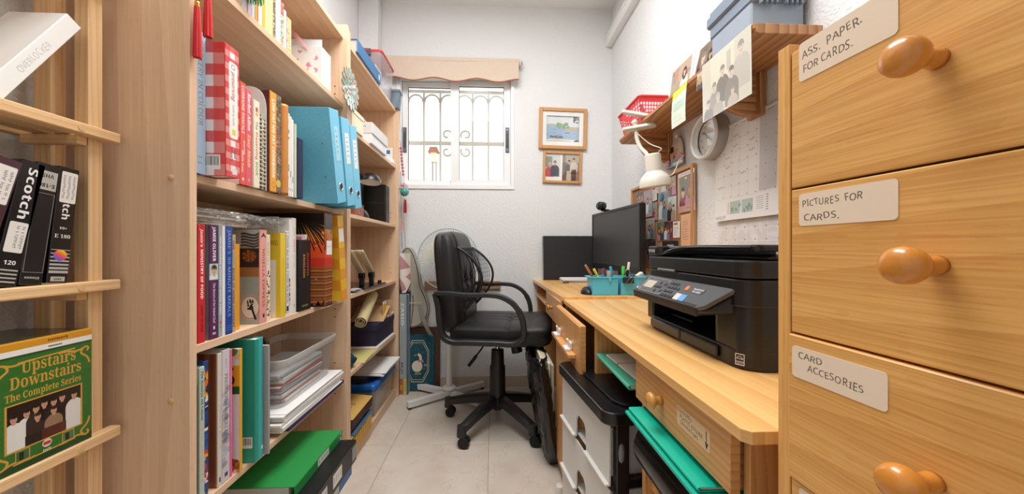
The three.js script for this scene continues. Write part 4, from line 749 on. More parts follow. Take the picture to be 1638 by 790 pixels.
  new MB().box(0.0005, 0.328 * 0.63, -0.03, 0.0007, 0.05, 0.04, { m: M.paper, f: { px: print(0.04, 0.05, PPM, (g, W_, H_) => { fillAll(g, W_, H_, '#f3f0ea'); marks(g, W_ * 0.5, H_ * 0.4, W_ * 0.7, H_ * 0.16, '#8a8890'); }, 'paper') }, c: 0.0001 }).build('paper_label', palm);
  const chk = (n, m) => (g, W_, H_) => { for (let i = 0; i < n; i++) for (let j = 0; j < m; j++) { g.fillStyle = (i + j) % 2 ? '#f0a032' : '#f4c534'; g.fillRect(W_ * i / n, H_ * j / m, W_ / n + 1, H_ / m + 1); } };
  const ck = leverArch({ label: 'lever arch file in yellow and orange checks leaning at the end of the shelf', near: -1.408, far: -1.457, X: -0.585, y, h: 0.33, depth: 0.28, lean: 0.125, color: '#f2b534', spine: chk(1, 8), cover: chk(6, 8), hole: 0 });
  new MB().box(0.0005, 0.33 * 0.77, -0.022, 0.0007, 0.05, 0.04, { m: M.paper, c: 0.0001 }).build('paper_label', ck);
}
// ---- clear plastic bag of papers lying on the book tops
{
  const T = thing('plastic_bag', 'crumpled clear plastic bag of papers lying on top of the cookery books', 'bag', [-0.74, SHELF.s4 + 0.2585, -0.9]);
  for (let k = 0; k < 7; k++) new MB().box(rnd(-0.006, 0.006), 0.003 + k * 0.0055, 0.01 + rnd(-0.01, 0.01), 0.17, 0.0048, 0.2 + rnd(-0.02, 0.01), { m: paint(['#d8cdbd', '#b9a892', '#8c7a68', '#e6dfd2', '#9a8c80', '#c4b8a4', '#d9d4ca'][k], 0.8), c: 0.0006, e: [0, rnd(-0.05, 0.05), 0] }).build('paper_bundle', T);
  const film = new THREE.MeshPhysicalMaterial({ color: 0xf6f7f7, roughness: 0.16, transmission: 0.9, thickness: 0, ior: 1.45 });
  const nz = (a, b) => noise2(a * 7 + 3, b * 9) - 0.5 + 0.6 * (noise2(a * 19, b * 23 + 5) - 0.5);
  new MB().geo(sheet(56, 64, (u, v) => { const a = Math.PI * 2 * u, len = v * 0.33 - 0.108, end = Math.min(1, v / 0.1, (1 - v) / 0.28), k = 0.25 + 0.75 * Math.pow(Math.max(0, end), 0.6), r = 1 + 0.2 * nz(Math.cos(a) * 1.1 + v, Math.sin(a) + v * 3); return [0.113 * Math.cos(a) * (0.9 + 0.1 * k) * r, 0.0195 + 0.022 * Math.sign(Math.sin(a)) * Math.pow(Math.abs(Math.sin(a)), 0.6) * k * r + 0.01 * nz(v * 5, u * 6) * (1.2 - k), -len + 0.012 * nz(u * 4, v * 2)]; }), film).build('film', T, 'thin clear film');
}
// ---- fifth shelf
{
  const y = SHELF.s5, B = (o) => book({ y, X: -0.63, group: 'books on the fifth shelf of the near bookcase', ...o });
  B({ label: 'thin black book in the dark corner against the near panel', near: -0.77, far: -0.786, h: 0.26, X: -0.625, color: '#23201f' });
  B({ label: 'pale green book with black lettering along the top of its spine', near: -0.7965, far: -0.811, h: 0.292, color: '#bfd0c2', spine: many(title('The Hamlyn All Colour', { size: 0.6, a: 0.03, b: 0.4, color: '#1f2422', font: 'serif' }), (g, W_, H_) => marks(g, W_ * 0.5, H_ * 0.64, H_ * 0.44, W_ * 0.55, '#dfa98c', Math.PI / 2)) });
  B({ label: 'bright cartoon coloured paperback with blue red and yellow shapes', near: -0.812, far: -0.826, h: 0.3, X: -0.634, color: '#2c4a8c', spine: (g, W_, H_) => { for (let k = 0; k < 34; k++) { g.fillStyle = ['#e9b52c', '#d8402e', '#f0ece0', '#2c5aa8', '#e8762c', '#1c2c54'][k % 6]; g.beginPath(); g.ellipse(W_ * hash2(k, 13), H_ * hash2(k, 14), W_ * (0.2 + 0.3 * hash2(k, 15)), H_ * (0.015 + 0.025 * hash2(k, 16)), k, 0, 7); g.fill(); } } });
  B({ label: 'brown covered cookie book with a cream spine', near: -0.847, far: -0.8602, h: 0.307, depth: 0.21, color: '#dfd9d0', cover: (g, W_, H_) => { fillAll(g, W_, H_, '#9c5a38'); for (let k = 0; k < 60; k++) { g.fillStyle = k % 2 ? '#8c4c2e' : '#ac6a44'; g.fillRect(W_ * hash2(k, 3), 0, W_ * 0.05, H_); } }, spine: many(title('THE GREAT BIG', { size: 0.42, a: 0.12, b: 0.36, color: '#cfc4b4', weight: 'normal' }), title('COOKIE BOOK', { size: 0.5, a: 0.38, b: 0.72, color: '#b9ac9a', weight: 'normal' }), rect('#2a2a2e', 0.35, 0.93, 0.3, 0.035)) });
  B({ label: 'lilac grey book of preserves with soft photographs on the spine', near: -0.861, far: -0.885, h: 0.31, color: '#d8d2d6', spine: many((g, W_, H_) => { for (let k = 0; k < 40; k++) { g.globalAlpha = 0.4; g.fillStyle = ['#7c88a8', '#9aa8a4', '#b9a08c', '#58607c'][k % 4]; g.beginPath(); g.ellipse(W_ * hash2(k, 21), H_ * (0.3 + 0.65 * hash2(k, 22)), W_ * 0.3, H_ * 0.02, 0, 0, 7); g.fill(); } g.globalAlpha = 1; }, title('PRESERVES & PICKLES', { size: 0.52, a: 0.18, b: 0.66, color: '#4c4a58', font: 'serif', weight: 'normal' }), title('BOOK OF', { size: 0.24, a: 0.07, b: 0.14, color: '#7a7886', weight: 'normal' }), rect('#4c4a58', 0.3, 0.93, 0.4, 0.03)) });
  B({ label: 'thin hot pink booklet beside the lilac grey spine', near: -0.8855, far: -0.8925, h: 0.306, color: '#ec6fa8', limp: true, spine: (g, W_, H_) => marks(g, W_ * 0.5, H_ * 0.4, H_ * 0.5, W_ * 0.6, '#f6d2e2', Math.PI / 2) });
  B({ label: 'white recipe booklet with big black figure on a yellow band and yellow spine', near: -0.905, far: -0.914, h: 0.302, X: -0.621, depth: 0.21, color: '#e9b234', limp: true, cover: (g, W_, H_) => { fillAll(g, W_, H_, '#efe9e6'); foodPhoto(g, W_, H_ * 0.2, 0); g.fillStyle = '#6f8a3c'; for (let k = 0; k < 16; k++) { g.beginPath(); g.ellipse(W_ * (0.5 + 0.5 * hash2(k, 4)), H_ * 0.2 * hash2(k, 5), 14, 9, k, 0, 7); g.fill(); } g.fillStyle = '#efe9e6'; g.fillRect(0, H_ * 0.135, W_, H_ * 0.9); g.fillStyle = '#e9a826'; g.fillRect(0, H_ * 0.135, W_, H_ * 0.18); textAt(g, '5', W_ * 0.88, H_ * 0.228, H_ * 0.2, '#2a2420', { weight: 'normal' }); g.fillStyle = '#1f5a3c'; g.fillRect(0, H_ * 0.305, W_, H_ * 0.062); textAt(g, "D'S", W_ * 0.87, H_ * 0.32, H_ * 0.028, '#e8efe8'); textAt(g, 'PHS', W_ * 0.88, H_ * 0.35, H_ * 0.028, '#e8efe8'); for (let k = 0; k < 30; k++) { g.fillStyle = ['#a85a2c', '#c98a4c', '#7a3a20', '#e2c08c'][k % 4]; g.beginPath(); g.ellipse(W_ * (0.6 + 0.42 * hash2(k, 6)), H_ * (0.9 + 0.07 * hash2(k, 7)), 16, 10, k, 0, 7); g.fill(); } } });
  const te = B({ name: 'ring_binder', category: 'folder', label: 'teal green ring binder standing on the cookery shelf', near: -0.942, far: -0.974, X: -0.609, h: 0.315, depth: 0.25, color: '#2f9c8a', board: 0.0022, pagesColor: 0xf0efec, cover: (g, W_, H_) => barcode(g, W_ * 0.86, H_ * 0.79, W_ * 0.12, H_ * 0.09), spine: (g, W_, H_) => { g.fillStyle = '#3fb8b0'; g.fillRect(W_ * 0.42, 0, W_ * 0.58, H_); g.fillStyle = '#46a0b8'; g.fillRect(W_ * 0.8, 0, W_ * 0.2, H_); marks(g, W_ * 0.88, H_ * 0.34, H_ * 0.5, W_ * 0.14, '#2a6a8c', Math.PI / 2); g.fillStyle = '#e8ecec'; g.fillRect(W_ * 0.78, H_ * 0.9, W_ * 0.2, H_ * 0.03); } });
  B({ name: 'card_folder', category: 'folder', label: 'plain grey card folder standing behind the teal binder', near: -0.981, far: -0.988, X: -0.6, h: 0.29, depth: 0.23, color: '#a9a9a8', limp: true });
  B({ label: 'orange booklet with white lettering after the grey card folder', near: -1.024, far: -1.034, X: -0.632, h: 0.238, depth: 0.17, color: '#ea7a34', limp: true, spine: (g, W_, H_) => marks(g, W_ * 0.5, H_ * 0.52, H_ * 0.34, W_ * 0.6, '#fff', Math.PI / 2), cover: (g, W_, H_) => { g.fillStyle = '#f3d9c4'; g.fillRect(W_ * 0.86, H_ * 0.4, W_ * 0.1, H_ * 0.4); } });
  B({ name: 'booklet', category: 'booklet', label: 'pale yellow booklet rising behind the orange one', near: -1.036, far: -1.046, X: -0.636, h: 0.262, depth: 0.17, color: '#ece08c', limp: true });
  { const T = thing('wooden_tray', 'small brown wooden tray standing behind the orange and yellow booklets', 'tray', [-0.74, y, -1.058]);
    new MB().geo(plate(roundRect(0.19, 0.29, 0.02), 0.01, 0.002, [roundRect(0.15, 0.25, 0.008)]), W.darkFrame, { at: [0, 0.1475, 0], metres: true }).build('frame', T); new MB().box(0, 0.147, 0.002, 0.152, 0.252, 0.003, { m: paint(0xb9a99a, 0.6), c: 0 }).build('backing', T); }
  // paper stack, purple book, storage tub
  book({ name: 'book', label: 'thin purple book lying under the paper stack', near: -1.1, far: -1.49, X: -0.612, y, h: 0.012, depth: 0.2, color: '#3a2c6a' });
  { const T = thing('paper_stack', 'thick stack of loose white paper under the translucent tub', 'paper', [-0.72, y + 0.0128, -1.27]);
    let yy = 0; for (let k = 0; k < 9; k++) { const th = [0.004, 0.011, 0.002, 0.008, 0.0015, 0.009, 0.003, 0.006, 0.002][k]; new MB().box(rnd(-0.004, 0.004) + 0.004, yy + th / 2, rnd(-0.01, 0.012), 0.205, th - 0.0005, 0.4 + rnd(-0.016, 0.008), { m: paint(['#f1f0ee', '#e9e8e6', '#f6f5f2', '#ecebea'][k % 4], 0.9), c: 0.0003, e: [0, rnd(-0.012, 0.012), 0] }).build('paper_sheaf', T); yy += th; } }
  tub();
}
function tub() {
  const y0 = SHELF.s5 + 0.0128 + 0.0472, T = thing('storage_tub', 'translucent plastic storage tub full of papers on the fifth shelf', 'tub', [-0.735, y0, -1.28]);
  const ring = (hx, hz, y, r = 0.03) => { const p = []; for (const [sx, sz, a0] of [[1, 1, 0], [-1, 1, 1], [-1, -1, 2], [1, -1, 3]]) for (let k = 0; k <= 4; k++) { const a = (a0 + k / 4) * Math.PI / 2; p.push([sx * (hx - r) + r * Math.cos(a), y, sz * (hz - r) + r * Math.sin(a)]); } return p; };
  const up = (arr) => loft(arr.map((r) => [...r].reverse()), { caps: false });
  const tubMat = new THREE.MeshPhysicalMaterial({ color: 0xf4f5f5, roughness: 0.2, transmission: 0.86, thickness: 0, ior: 1.4 });
  new MB().geo(up([ring(0.001, 0.001, 0.001, 0.0005), ring(0.09, 0.165, 0.001), ring(0.091, 0.166, 0.005), ring(0.104, 0.181, 0.128)]), tubMat).build('body', T);
  new MB().geo(up([ring(0.1035, 0.1805, 0.128), ring(0.11, 0.187, 0.13), ring(0.111, 0.188, 0.15), ring(0.1085, 0.1855, 0.152), ring(0.1045, 0.1815, 0.15), ring(0.104, 0.181, 0.128)]), new THREE.MeshPhysicalMaterial({ color: 0xf4f4f4, roughness: 0.3, transmission: 0.6, thickness: 0, ior: 1.4 })).build('rim', T);
  const P = thing('paper_pile', 'mixed letters and printed sheets piled inside the translucent tub', 'papers', [-0.735, y0 + 0.0028, -1.28]);
  let yy = 0; for (let k = 0; k < 15; k++) { const th = rnd(0.002, 0.011), f = Math.min(1, 0.86 + yy * 0.9); new MB().box(rnd(-0.006, 0.006), yy + th / 2, rnd(-0.012, 0.012), 0.158 * f, th - 0.0004, 0.29 * f, { m: paint(['#e8e8e6', '#d4d6d8', '#f2f2f0', '#b2433e', '#c9ced6', '#8c8c90', '#eceae4'][(k * 3 + (k > 9 ? 1 : 0)) % 7], 0.85), c: 0.0004, e: [0, rnd(-0.06, 0.06), 0] }).build('paper_sheaf', P); yy += th; if (yy > 0.1) break; }
}
// ---- top visible shelf
{
  const y = SHELF.s2, B = (o) => book({ y, X: -0.633, depth: 0.17, group: 'books on the top shelf of the near bookcase', ...o });
  const L = [
    [-0.93, -0.949, 0.235, '#e9e4e6', 'white book with a pinkish cast beside the woollen tassel'], [-0.951, -0.9645, 0.24, '#eacfd4', 'blush pink spined book on the top shelf'], [-0.965, -0.979, 0.25, '#c9cfdb', 'blue grey spined book on the top shelf'],
    [-0.98, -0.9945, 0.25, '#dca040', 'amber and brown striped spine on the top shelf', (g, W_, H_) => { g.fillStyle = '#b8702c'; g.fillRect(W_ * 0.5, 0, W_ * 0.3, H_); g.fillStyle = '#f0e4c4'; g.fillRect(W_ * 0.84, 0, W_ * 0.16, H_); }],
    [-0.995, -1.0075, 0.245, '#f3ece2', 'ivory spined book beside the mustard yellow one'], [-1.008, -1.0215, 0.245, '#e5b94a', 'mustard yellow spined book on the top shelf'],
    [-1.022, -1.057, 0.25, '#efdfa0', 'thick pale yellow cloth bound book on the top shelf', (g, W_, H_) => { for (let k = 0; k < 300; k++) { g.fillStyle = k % 2 ? '#e6d28c' : '#f5e8b8'; g.fillRect(W_ * hash2(k, 1), H_ * hash2(k, 2), 3, 3); } }],
    [-1.058, -1.0695, 0.245, '#8a7a5c', 'narrow dark patterned notebook beside the thick white one', (g, W_, H_) => { for (let k = 0; k < 60; k++) { g.fillStyle = ['#403a32', '#d9b46c', '#e9e0cc', '#6a5a48'][k % 4]; g.beginPath(); g.ellipse(W_ * hash2(k, 1), H_ * hash2(k, 2), W_ * 0.25, W_ * 0.2, 0, 0, 7); g.fill(); } }],
    [-1.07, -1.0935, 0.24, '#eef0f0', 'thick plain white spined book on the top shelf'],
    [-1.094, -1.1095, 0.135, '#d9c8b0', 'floral notebook of red and green blooms on the top shelf', (g, W_, H_) => { g.fillStyle = '#e2707c'; g.fillRect(0, 0, W_, H_ * 0.3); for (let k = 0; k < 70; k++) { g.fillStyle = ['#d84a54', '#5fa08c', '#e9dcc4', '#c98a4c', '#6c9c7c'][k % 5]; g.beginPath(); g.ellipse(W_ * hash2(k, 1), H_ * hash2(k, 2), W_ * 0.2, W_ * 0.16, k, 0, 7); g.fill(); } }],
    [-1.11, -1.1225, 0.12, '#f2e9e8', 'slim pale pink notebook between two floral ones'],
    [-1.127, -1.1495, 0.11, '#e6d2a4', 'small floral notebook with a cream leafy spine', (g, W_, H_) => { for (let k = 0; k < 90; k++) { g.fillStyle = ['#9c8452', '#d88a5c', '#efe4c4', '#b9a878'][k % 4]; g.beginPath(); g.ellipse(W_ * hash2(k, 1), H_ * hash2(k, 2), W_ * 0.1, W_ * 0.07, k, 0, 7); g.fill(); } }],
  ];
  for (const [near, far, h, color, label, spine] of L) B({ near, far, h, color, label, spine, name: /notebook/.test(label) ? 'notebook' : 'book', category: /notebook/.test(label) ? 'notebook' : 'book' });
  B({ name: 'notebook', category: 'notebook', label: 'low green book just before the butterfly gift bag', near: -1.151, far: -1.166, X: -0.642, h: 0.055, depth: 0.12, color: '#5fb49c' });
  // gift bag with butterflies
  const T = thing('gift_bag', 'white paper gift bag printed with pink butterflies and a pink ribbon', 'gift bag', [-0.742, y, -1.381]);
  const fly = (g, x, y_, s, a) => { g.save(); g.translate(x, y_); g.rotate(a); g.fillStyle = '#e98fb0'; for (const k of [-1, 1]) { g.beginPath(); g.ellipse(k * s * 0.42, -s * 0.2, s * 0.42, s * 0.28, k * -0.6, 0, 7); g.fill(); g.beginPath(); g.ellipse(k * s * 0.3, s * 0.25, s * 0.27, s * 0.22, k * 0.5, 0, 7); g.fill(); } g.fillStyle = '#b95a80'; g.fillRect(-s * 0.05, -s * 0.35, s * 0.1, s * 0.75); g.restore(); };
  const pr = (w, h) => print(w, h, 1500, (g, W_, H_) => { fillAll(g, W_, H_, '#f0eeee'); for (let k = 0; k < 30; k++) fly(g, W_ * (0.08 + 0.84 * hash2(k, 31)), H_ * (0.08 + 0.84 * hash2(k, 32)), 9 + 11 * hash2(k, 33), k * 1.7); }, 'satin');
  new MB().span(-0.11, 0.11, 0, 0.141, -0.036, 0.036, { m: paint(0xf4f3f1, 0.5), f: { pz: pr(0.22, 0.141) }, c: 0.0008 }).build('bag_body', T);
  new MB().span(-0.11, 0.092, 0.13, 0.187, -0.004, -0.002, { m: paint(0xefeef2, 0.6), c: 0.0003 }).build('tissue', T);
  const rib = (d) => sheet(16, 2, (u, v) => { const k = d > 0 ? u : 1 - u; return [0.002 + 0.058 * k, 0.187 - 0.034 * k - 0.024 * k * k + (v - 0.5) * 0.026 * (1 - 0.5 * k), 0.0375 + 0.008 * Math.sin(k * 3.1) - (d > 0 ? 0 : 0.0003)]; });
  new MB().geo(rib(1), paint(0xf0b2b8, 0.5)).geo(rib(-1), paint(0xf0b2b8, 0.5)).build('ribbon', T);
}
// ---------------------------------------------------------------- things on the pine rack
{
  // small flat white box leaning on the rack
  const T = thing('flat_box', 'flat white box with faint pencil writing leaning at the top left', 'box', [-0.788, 1.1745, -0.567]);
  const L = 0.2, th = 0.0255, pr = print(L, th, 2600, (g, W_, H_) => { fillAll(g, W_, H_, '#f4f3f0'); hand(g, 'OVERLOCKER', W_ * 0.27, H_ * 0.52, H_ * 0.48, '#cbc8c8', { fit: W_ * 0.38 }); });
  const m4 = new THREE.Matrix4().makeRotationX(1.03).multiply(new THREE.Matrix4().makeTranslation(0, th / 2, -L / 2));
  new MB().box(0, 0, 0, 0.096, th, L, { m: paint(0xf0efec, 0.6), f: { px: pr }, c: 0.0012, mat4: m4 }).build('carton', T);
  T.position.z = -0.5765;
}
{
  const y = 0.8902, H = 0.2, W_T = 0.03, D = 0.108;
  const tape = (label, zb, lean, draw) => {
    const T = thing('video_tape', label, 'video tape', [-0.7405, y + (W_T - 0.001) * Math.sin(lean), zb], 0, 'video tapes on the pine rack');
    T.rotation.x = -lean;
    const k = paint(0x1a1819, 0.35);
    const pr = print(W_T - 0.001, H, 2600, (g, W_, H_) => { fillAll(g, W_, H_, '#1b191a'); draw(g, W_, H_); }, 'gloss');
    new MB().span(-D, 0, 0, H, -W_T + 0.001, 0, { m: k, f: { px: pr }, c: 0.0009 }).build('sleeve', T);
    new MB().span(-D - 0.0015, -D + 0.01, 0.004, H - 0.004, -W_T + 0.004, -0.003, { m: paint(0x2b2b2d, 0.4), c: 0.0008 }).build('cassette', T);
    return T;
  };
  const note = (g, x, y_, w, h, lines) => { g.fillStyle = '#ece8e2'; g.beginPath(); g.roundRect(x, y_, w, h, 6); g.fill(); lines.forEach((s, i) => marks(g, x + w * (0.8 - 0.3 * i), y_ + h * 0.5, h * 0.75, w * 0.2, '#6d6a72', Math.PI / 2)); };
  tape('maroon video tape sleeve with a white handwritten label, leaning furthest left', -0.524, 0.24, (g, W_, H_) => { fillAll(g, W_, H_, '#4c3038'); note(g, W_ * 0.1, H_ * 0.06, W_ * 0.8, H_ * 0.3, ['bright in view', '1963 ascents']); textAt(g, 'ENT', W_ * 0.5, H_ * 0.42, W_ * 0.3, '#e9e2dc', { turn: Math.PI / 2 }); textAt(g, 'E 120', W_ * 0.5, H_ * 0.9, W_ * 0.24, '#e9e2dc'); });
  tape('black video tape with big white lettering and a stuck on note', -0.563, 0.187, (g, W_, H_) => { down(g, 'Scotch', W_ * 0.52, H_ * 0.05, H_ * 0.48, W_ * 0.56, '#f2f0ee'); note(g, W_ * 0.12, H_ * 0.5, W_ * 0.76, H_ * 0.24, ['Contour', 'Flags']); textAt(g, '120', W_ * 0.5, H_ * 0.82, W_ * 0.3, '#f2f0ee'); for (let k = 0; k < 4; k++) { g.fillStyle = '#b9b6b2'; g.fillRect(W_ * 0.1, H_ * (0.87 + 0.03 * k), W_ * 0.8, H_ * 0.012); } });
  tape('black video tape with a grey upside down E-180 panel at its top', -0.5945, 0.125, (g, W_, H_) => { g.fillStyle = '#b9b5b0'; g.fillRect(W_ * 0.06, H_ * 0.06, W_ * 0.88, H_ * 0.16); textAt(g, 'VHS', W_ * 0.5, H_ * 0.1, W_ * 0.3, '#1b191a', { turn: Math.PI }); textAt(g, 'E-180', W_ * 0.5, H_ * 0.18, W_ * 0.3, '#1b191a', { turn: Math.PI }); g.strokeStyle = '#9a958c'; g.lineWidth = 2; g.strokeRect(W_ * 0.08, H_ * 0.25, W_ * 0.84, H_ * 0.65); g.fillStyle = '#242123'; g.fillRect(W_ * 0.1, H_ * 0.255, W_ * 0.8, H_ * 0.64); textAt(g, 'Dixons', W_ * 0.5, H_ * 0.945, W_ * 0.2, '#c9c4bc', { turn: Math.PI }); });
  tape('black video tape with a coloured ball, silver stripes and torn white note, beside the post', -0.629, 0.095, (g, W_, H_) => { down(g, 'Scotch', W_ * 0.52, H_ * 0.16, H_ * 0.46, W_ * 0.5, '#f2f0ee'); note(g, W_ * 0.14, H_ * 0.04, W_ * 0.8, H_ * 0.27, ['Home', 'USA Oct 91', 'Running man']); textAt(g, 'EG+', W_ * 0.5, H_ * 0.53, W_ * 0.2, '#e9e6e0'); textAt(g, 'E 180', W_ * 0.5, H_ * 0.6, W_ * 0.3, '#e9e6e0', { font: 'serif' }); for (let k = 0; k < 7; k++) { g.fillStyle = '#b9b6b4'; g.fillRect(W_ * 0.04, H_ * (0.715 + 0.03 * k), W_ * 0.92, H_ * (0.006 + 0.0026 * k)); } const cy = H_ * 0.765, r = W_ * 0.33; for (let k = 0; k < 12; k++) { g.fillStyle = ['#f2c63a', '#f0a03a', '#e9743c', '#e0508a', '#a05ac0', '#5a70d0'][Math.floor(k / 2)]; g.save(); g.beginPath(); g.ellipse(W_ * 0.5, cy, r, r, 0, 0, 7); g.clip(); g.translate(W_ * 0.5, cy); g.rotate(0.5); g.fillRect(-r * 1.2, -r + k * r / 6, r * 2.4, r / 6 + 1); g.restore(); } g.fillStyle = '#b9b5b0'; g.fillRect(W_ * 0.16, H_ * 0.945, W_ * 0.68, H_ * 0.04); textAt(g, 'VHS', W_ * 0.5, H_ * 0.966, W_ * 0.2, '#1b191a'); });
}
{
  // boxed set of discs: dark green with gold lettering
  const T = thing('disc_box_set', 'green and gold boxed set of discs lettered Upstairs Downstairs at the lower left', 'box set', [-0.7345, 0.6052, -0.6235]);
  const w = 0.135, h = 0.2;
  const fc = print(w, h, 2600, (g, W_, H_) => {
    fillAll(g, W_, H_, '#35702f');
    for (let k = 0; k < 900; k++) { g.fillStyle = ['#2a5f28', '#3f7f38', '#2f6a2c', '#467f3a'][k % 4]; g.globalAlpha = 0.35; g.fillRect(W_ * hash2(k, 1), H_ * hash2(k, 2), 40 * hash2(k, 3), 3); } g.globalAlpha = 1;
    g.fillStyle = '#1f4a26'; g.fillRect(0, H_ * 0.06, W_, H_ * 0.06); g.fillRect(0, H_ * 0.93, W_, H_ * 0.07);
    g.fillStyle = '#d99a2c'; g.fillRect(0, 0, W_, H_ * 0.06); g.fillStyle = '#f3f1ec'; g.fillRect(0, H_ * 0.06, W_, H_ * 0.045);
    textAt(g, 'network', W_ * 0.62, H_ * 0.03, H_ * 0.035, '#3a2a14'); g.fillStyle = '#7a7a7a'; g.fillRect(W_ * 0.52, H_ * 0.078, W_ * 0.14, H_ * 0.012);
    const gold = '#d6a044', scroll = (x, y, sx, sy) => { g.save(); g.translate(x, y); g.scale(sx, sy); g.strokeStyle = gold; g.lineWidth = H_ * 0.016; g.lineCap = 'round'; const a = H_ * 0.1; g.beginPath(); g.moveTo(0, a * 1.6); g.bezierCurveTo(a * 0.1, a * 0.7, a * 0.9, a * 0.9, a * 0.55, a * 0.35); g.bezierCurveTo(a * 0.3, 0, -a * 0.1, a * 0.25, a * 0.15, a * 0.5); g.stroke(); g.beginPath(); g.moveTo(a * 0.5, a * 0.25); g.bezierCurveTo(a * 1.2, a * 0.6, a * 1.5, a * 0.1, a * 2.2, a * 0.25); g.stroke(); g.restore(); };
    scroll(W_ * 0.06, H_ * 0.14, 1, 1); scroll(W_ * 0.96, H_ * 0.14, -1, 1); scroll(W_ * 0.06, H_ * 0.96, 1, -1); scroll(W_ * 0.96, H_ * 0.96, -1, -1);
    g.strokeStyle = gold; g.lineWidth = H_ * 0.012; g.beginPath(); g.moveTo(W_ * 0.24, H_ * 0.165); g.lineTo(W_ * 0.8, H_ * 0.15); g.moveTo(W_ * 0.2, H_ * 0.94); g.lineTo(W_ * 0.8, H_ * 0.935); g.stroke();
    textAt(g, 'Upstairs', W_ * 0.54, H_ * 0.205, H_ * 0.13, gold, { font: 'serif', fit: W_ * 0.54 });
    textAt(g, 'Downstairs', W_ * 0.52, H_ * 0.315, H_ * 0.13, gold, { font: 'serif', fit: W_ * 0.7 });
    textAt(g, 'The Complete Series', W_ * 0.5, H_ * 0.42, H_ * 0.075, gold, { font: 'serif', fit: W_ * 0.74 });
    g.fillStyle = gold; g.fillRect(W_ * 0.13, H_ * 0.472, W_ * 0.75, H_ * 0.37);
    g.save(); g.translate(W_ * 0.15, H_ * 0.483); g.beginPath(); g.rect(0, 0, W_ * 0.71, H_ * 0.348); g.clip(); fillAll(g, W_ * 0.71, H_ * 0.348, '#231d1a');
    const gw = W_ * 0.71, gh = H_ * 0.348; [[0.08, 0.3, '#e6e4e0'], [0.24, 0.26, '#e9e7e2'], [0.36, 0.22, '#34302e'], [0.47, 0.17, '#201c1c'], [0.6, 0.2, '#2b2624'], [0.72, 0.16, '#1e1a1a'], [0.9, 0.2, '#e2dfda']].forEach(([x, y, c], i) => { person(g, gw * x, gh * y, gh * 0.19, { top: c, hair: '#2a211c', skin: '#c79a80' }); g.fillStyle = c; g.fillRect(gw * x - gh * 0.17, gh * y + gh * 0.3, gh * 0.34, gh); });
    [[0.38, 0.42, '#3a2c28'], [0.6, 0.4, '#9a7a62']].forEach(([x, y, c]) => { person(g, gw * x, gh * y, gh * 0.19, { top: c, hair: '#3a2a20', skin: '#c99c82' }); g.fillStyle = x > 0.5 ? '#5c2f26' : '#2a2422'; g.fillRect(gw * x - gh * 0.22, gh * y + gh * 0.36, gh * 0.44, gh); });
    g.restore();
    for (const [x, c] of [[0.22, '#3f6a44'], [0.66, '#4f7a52']]) { g.fillStyle = gold; g.fillRect(W_ * x, H_ * 0.845, W_ * 0.13, H_ * 0.085); g.fillStyle = c; g.fillRect(W_ * x + 3, H_ * 0.85, W_ * 0.13 - 6, H_ * 0.075); g.fillStyle = '#1c2a1e'; g.fillRect(W_ * x + 12, H_ * 0.86, W_ * 0.04, H_ * 0.06); }
    g.fillStyle = '#e9d2ce'; g.beginPath(); g.ellipse(W_ * 0.51, H_ * 0.872, H_ * 0.032, H_ * 0.032, 0, 0, 7); g.fill(); g.fillStyle = '#c23a34'; g.fillRect(W_ * 0.475, H_ * 0.86, W_ * 0.07, H_ * 0.024); textAt(g, 'DVD', W_ * 0.51, H_ * 0.925, H_ * 0.028, '#e9e6e0');
  }, 'gloss');
  const top = print(0.13, w, 900, (g, W_, H_) => { fillAll(g, W_, H_, '#2a3226'); for (let k = 0; k < 60; k++) { g.strokeStyle = ['#8a7a44', '#4a5a3a', '#6a6040'][k % 3]; g.lineWidth = 2; g.beginPath(); g.moveTo(W_ * hash2(k, 1), H_ * hash2(k, 2)); g.lineTo(W_ * hash2(k, 3), H_ * hash2(k, 2) + 6); g.stroke(); } g.fillStyle = '#d99a2c'; g.fillRect(W_ * 0.93, 0, W_ * 0.07, H_); }, 'gloss');
  new MB().span(-0.13, 0, 0, h, -w / 2, w / 2, { m: paint(0x2a4a28, 0.3), f: { px: fc, py: top }, c: 0.0012 }).build('slipcase', T);
}
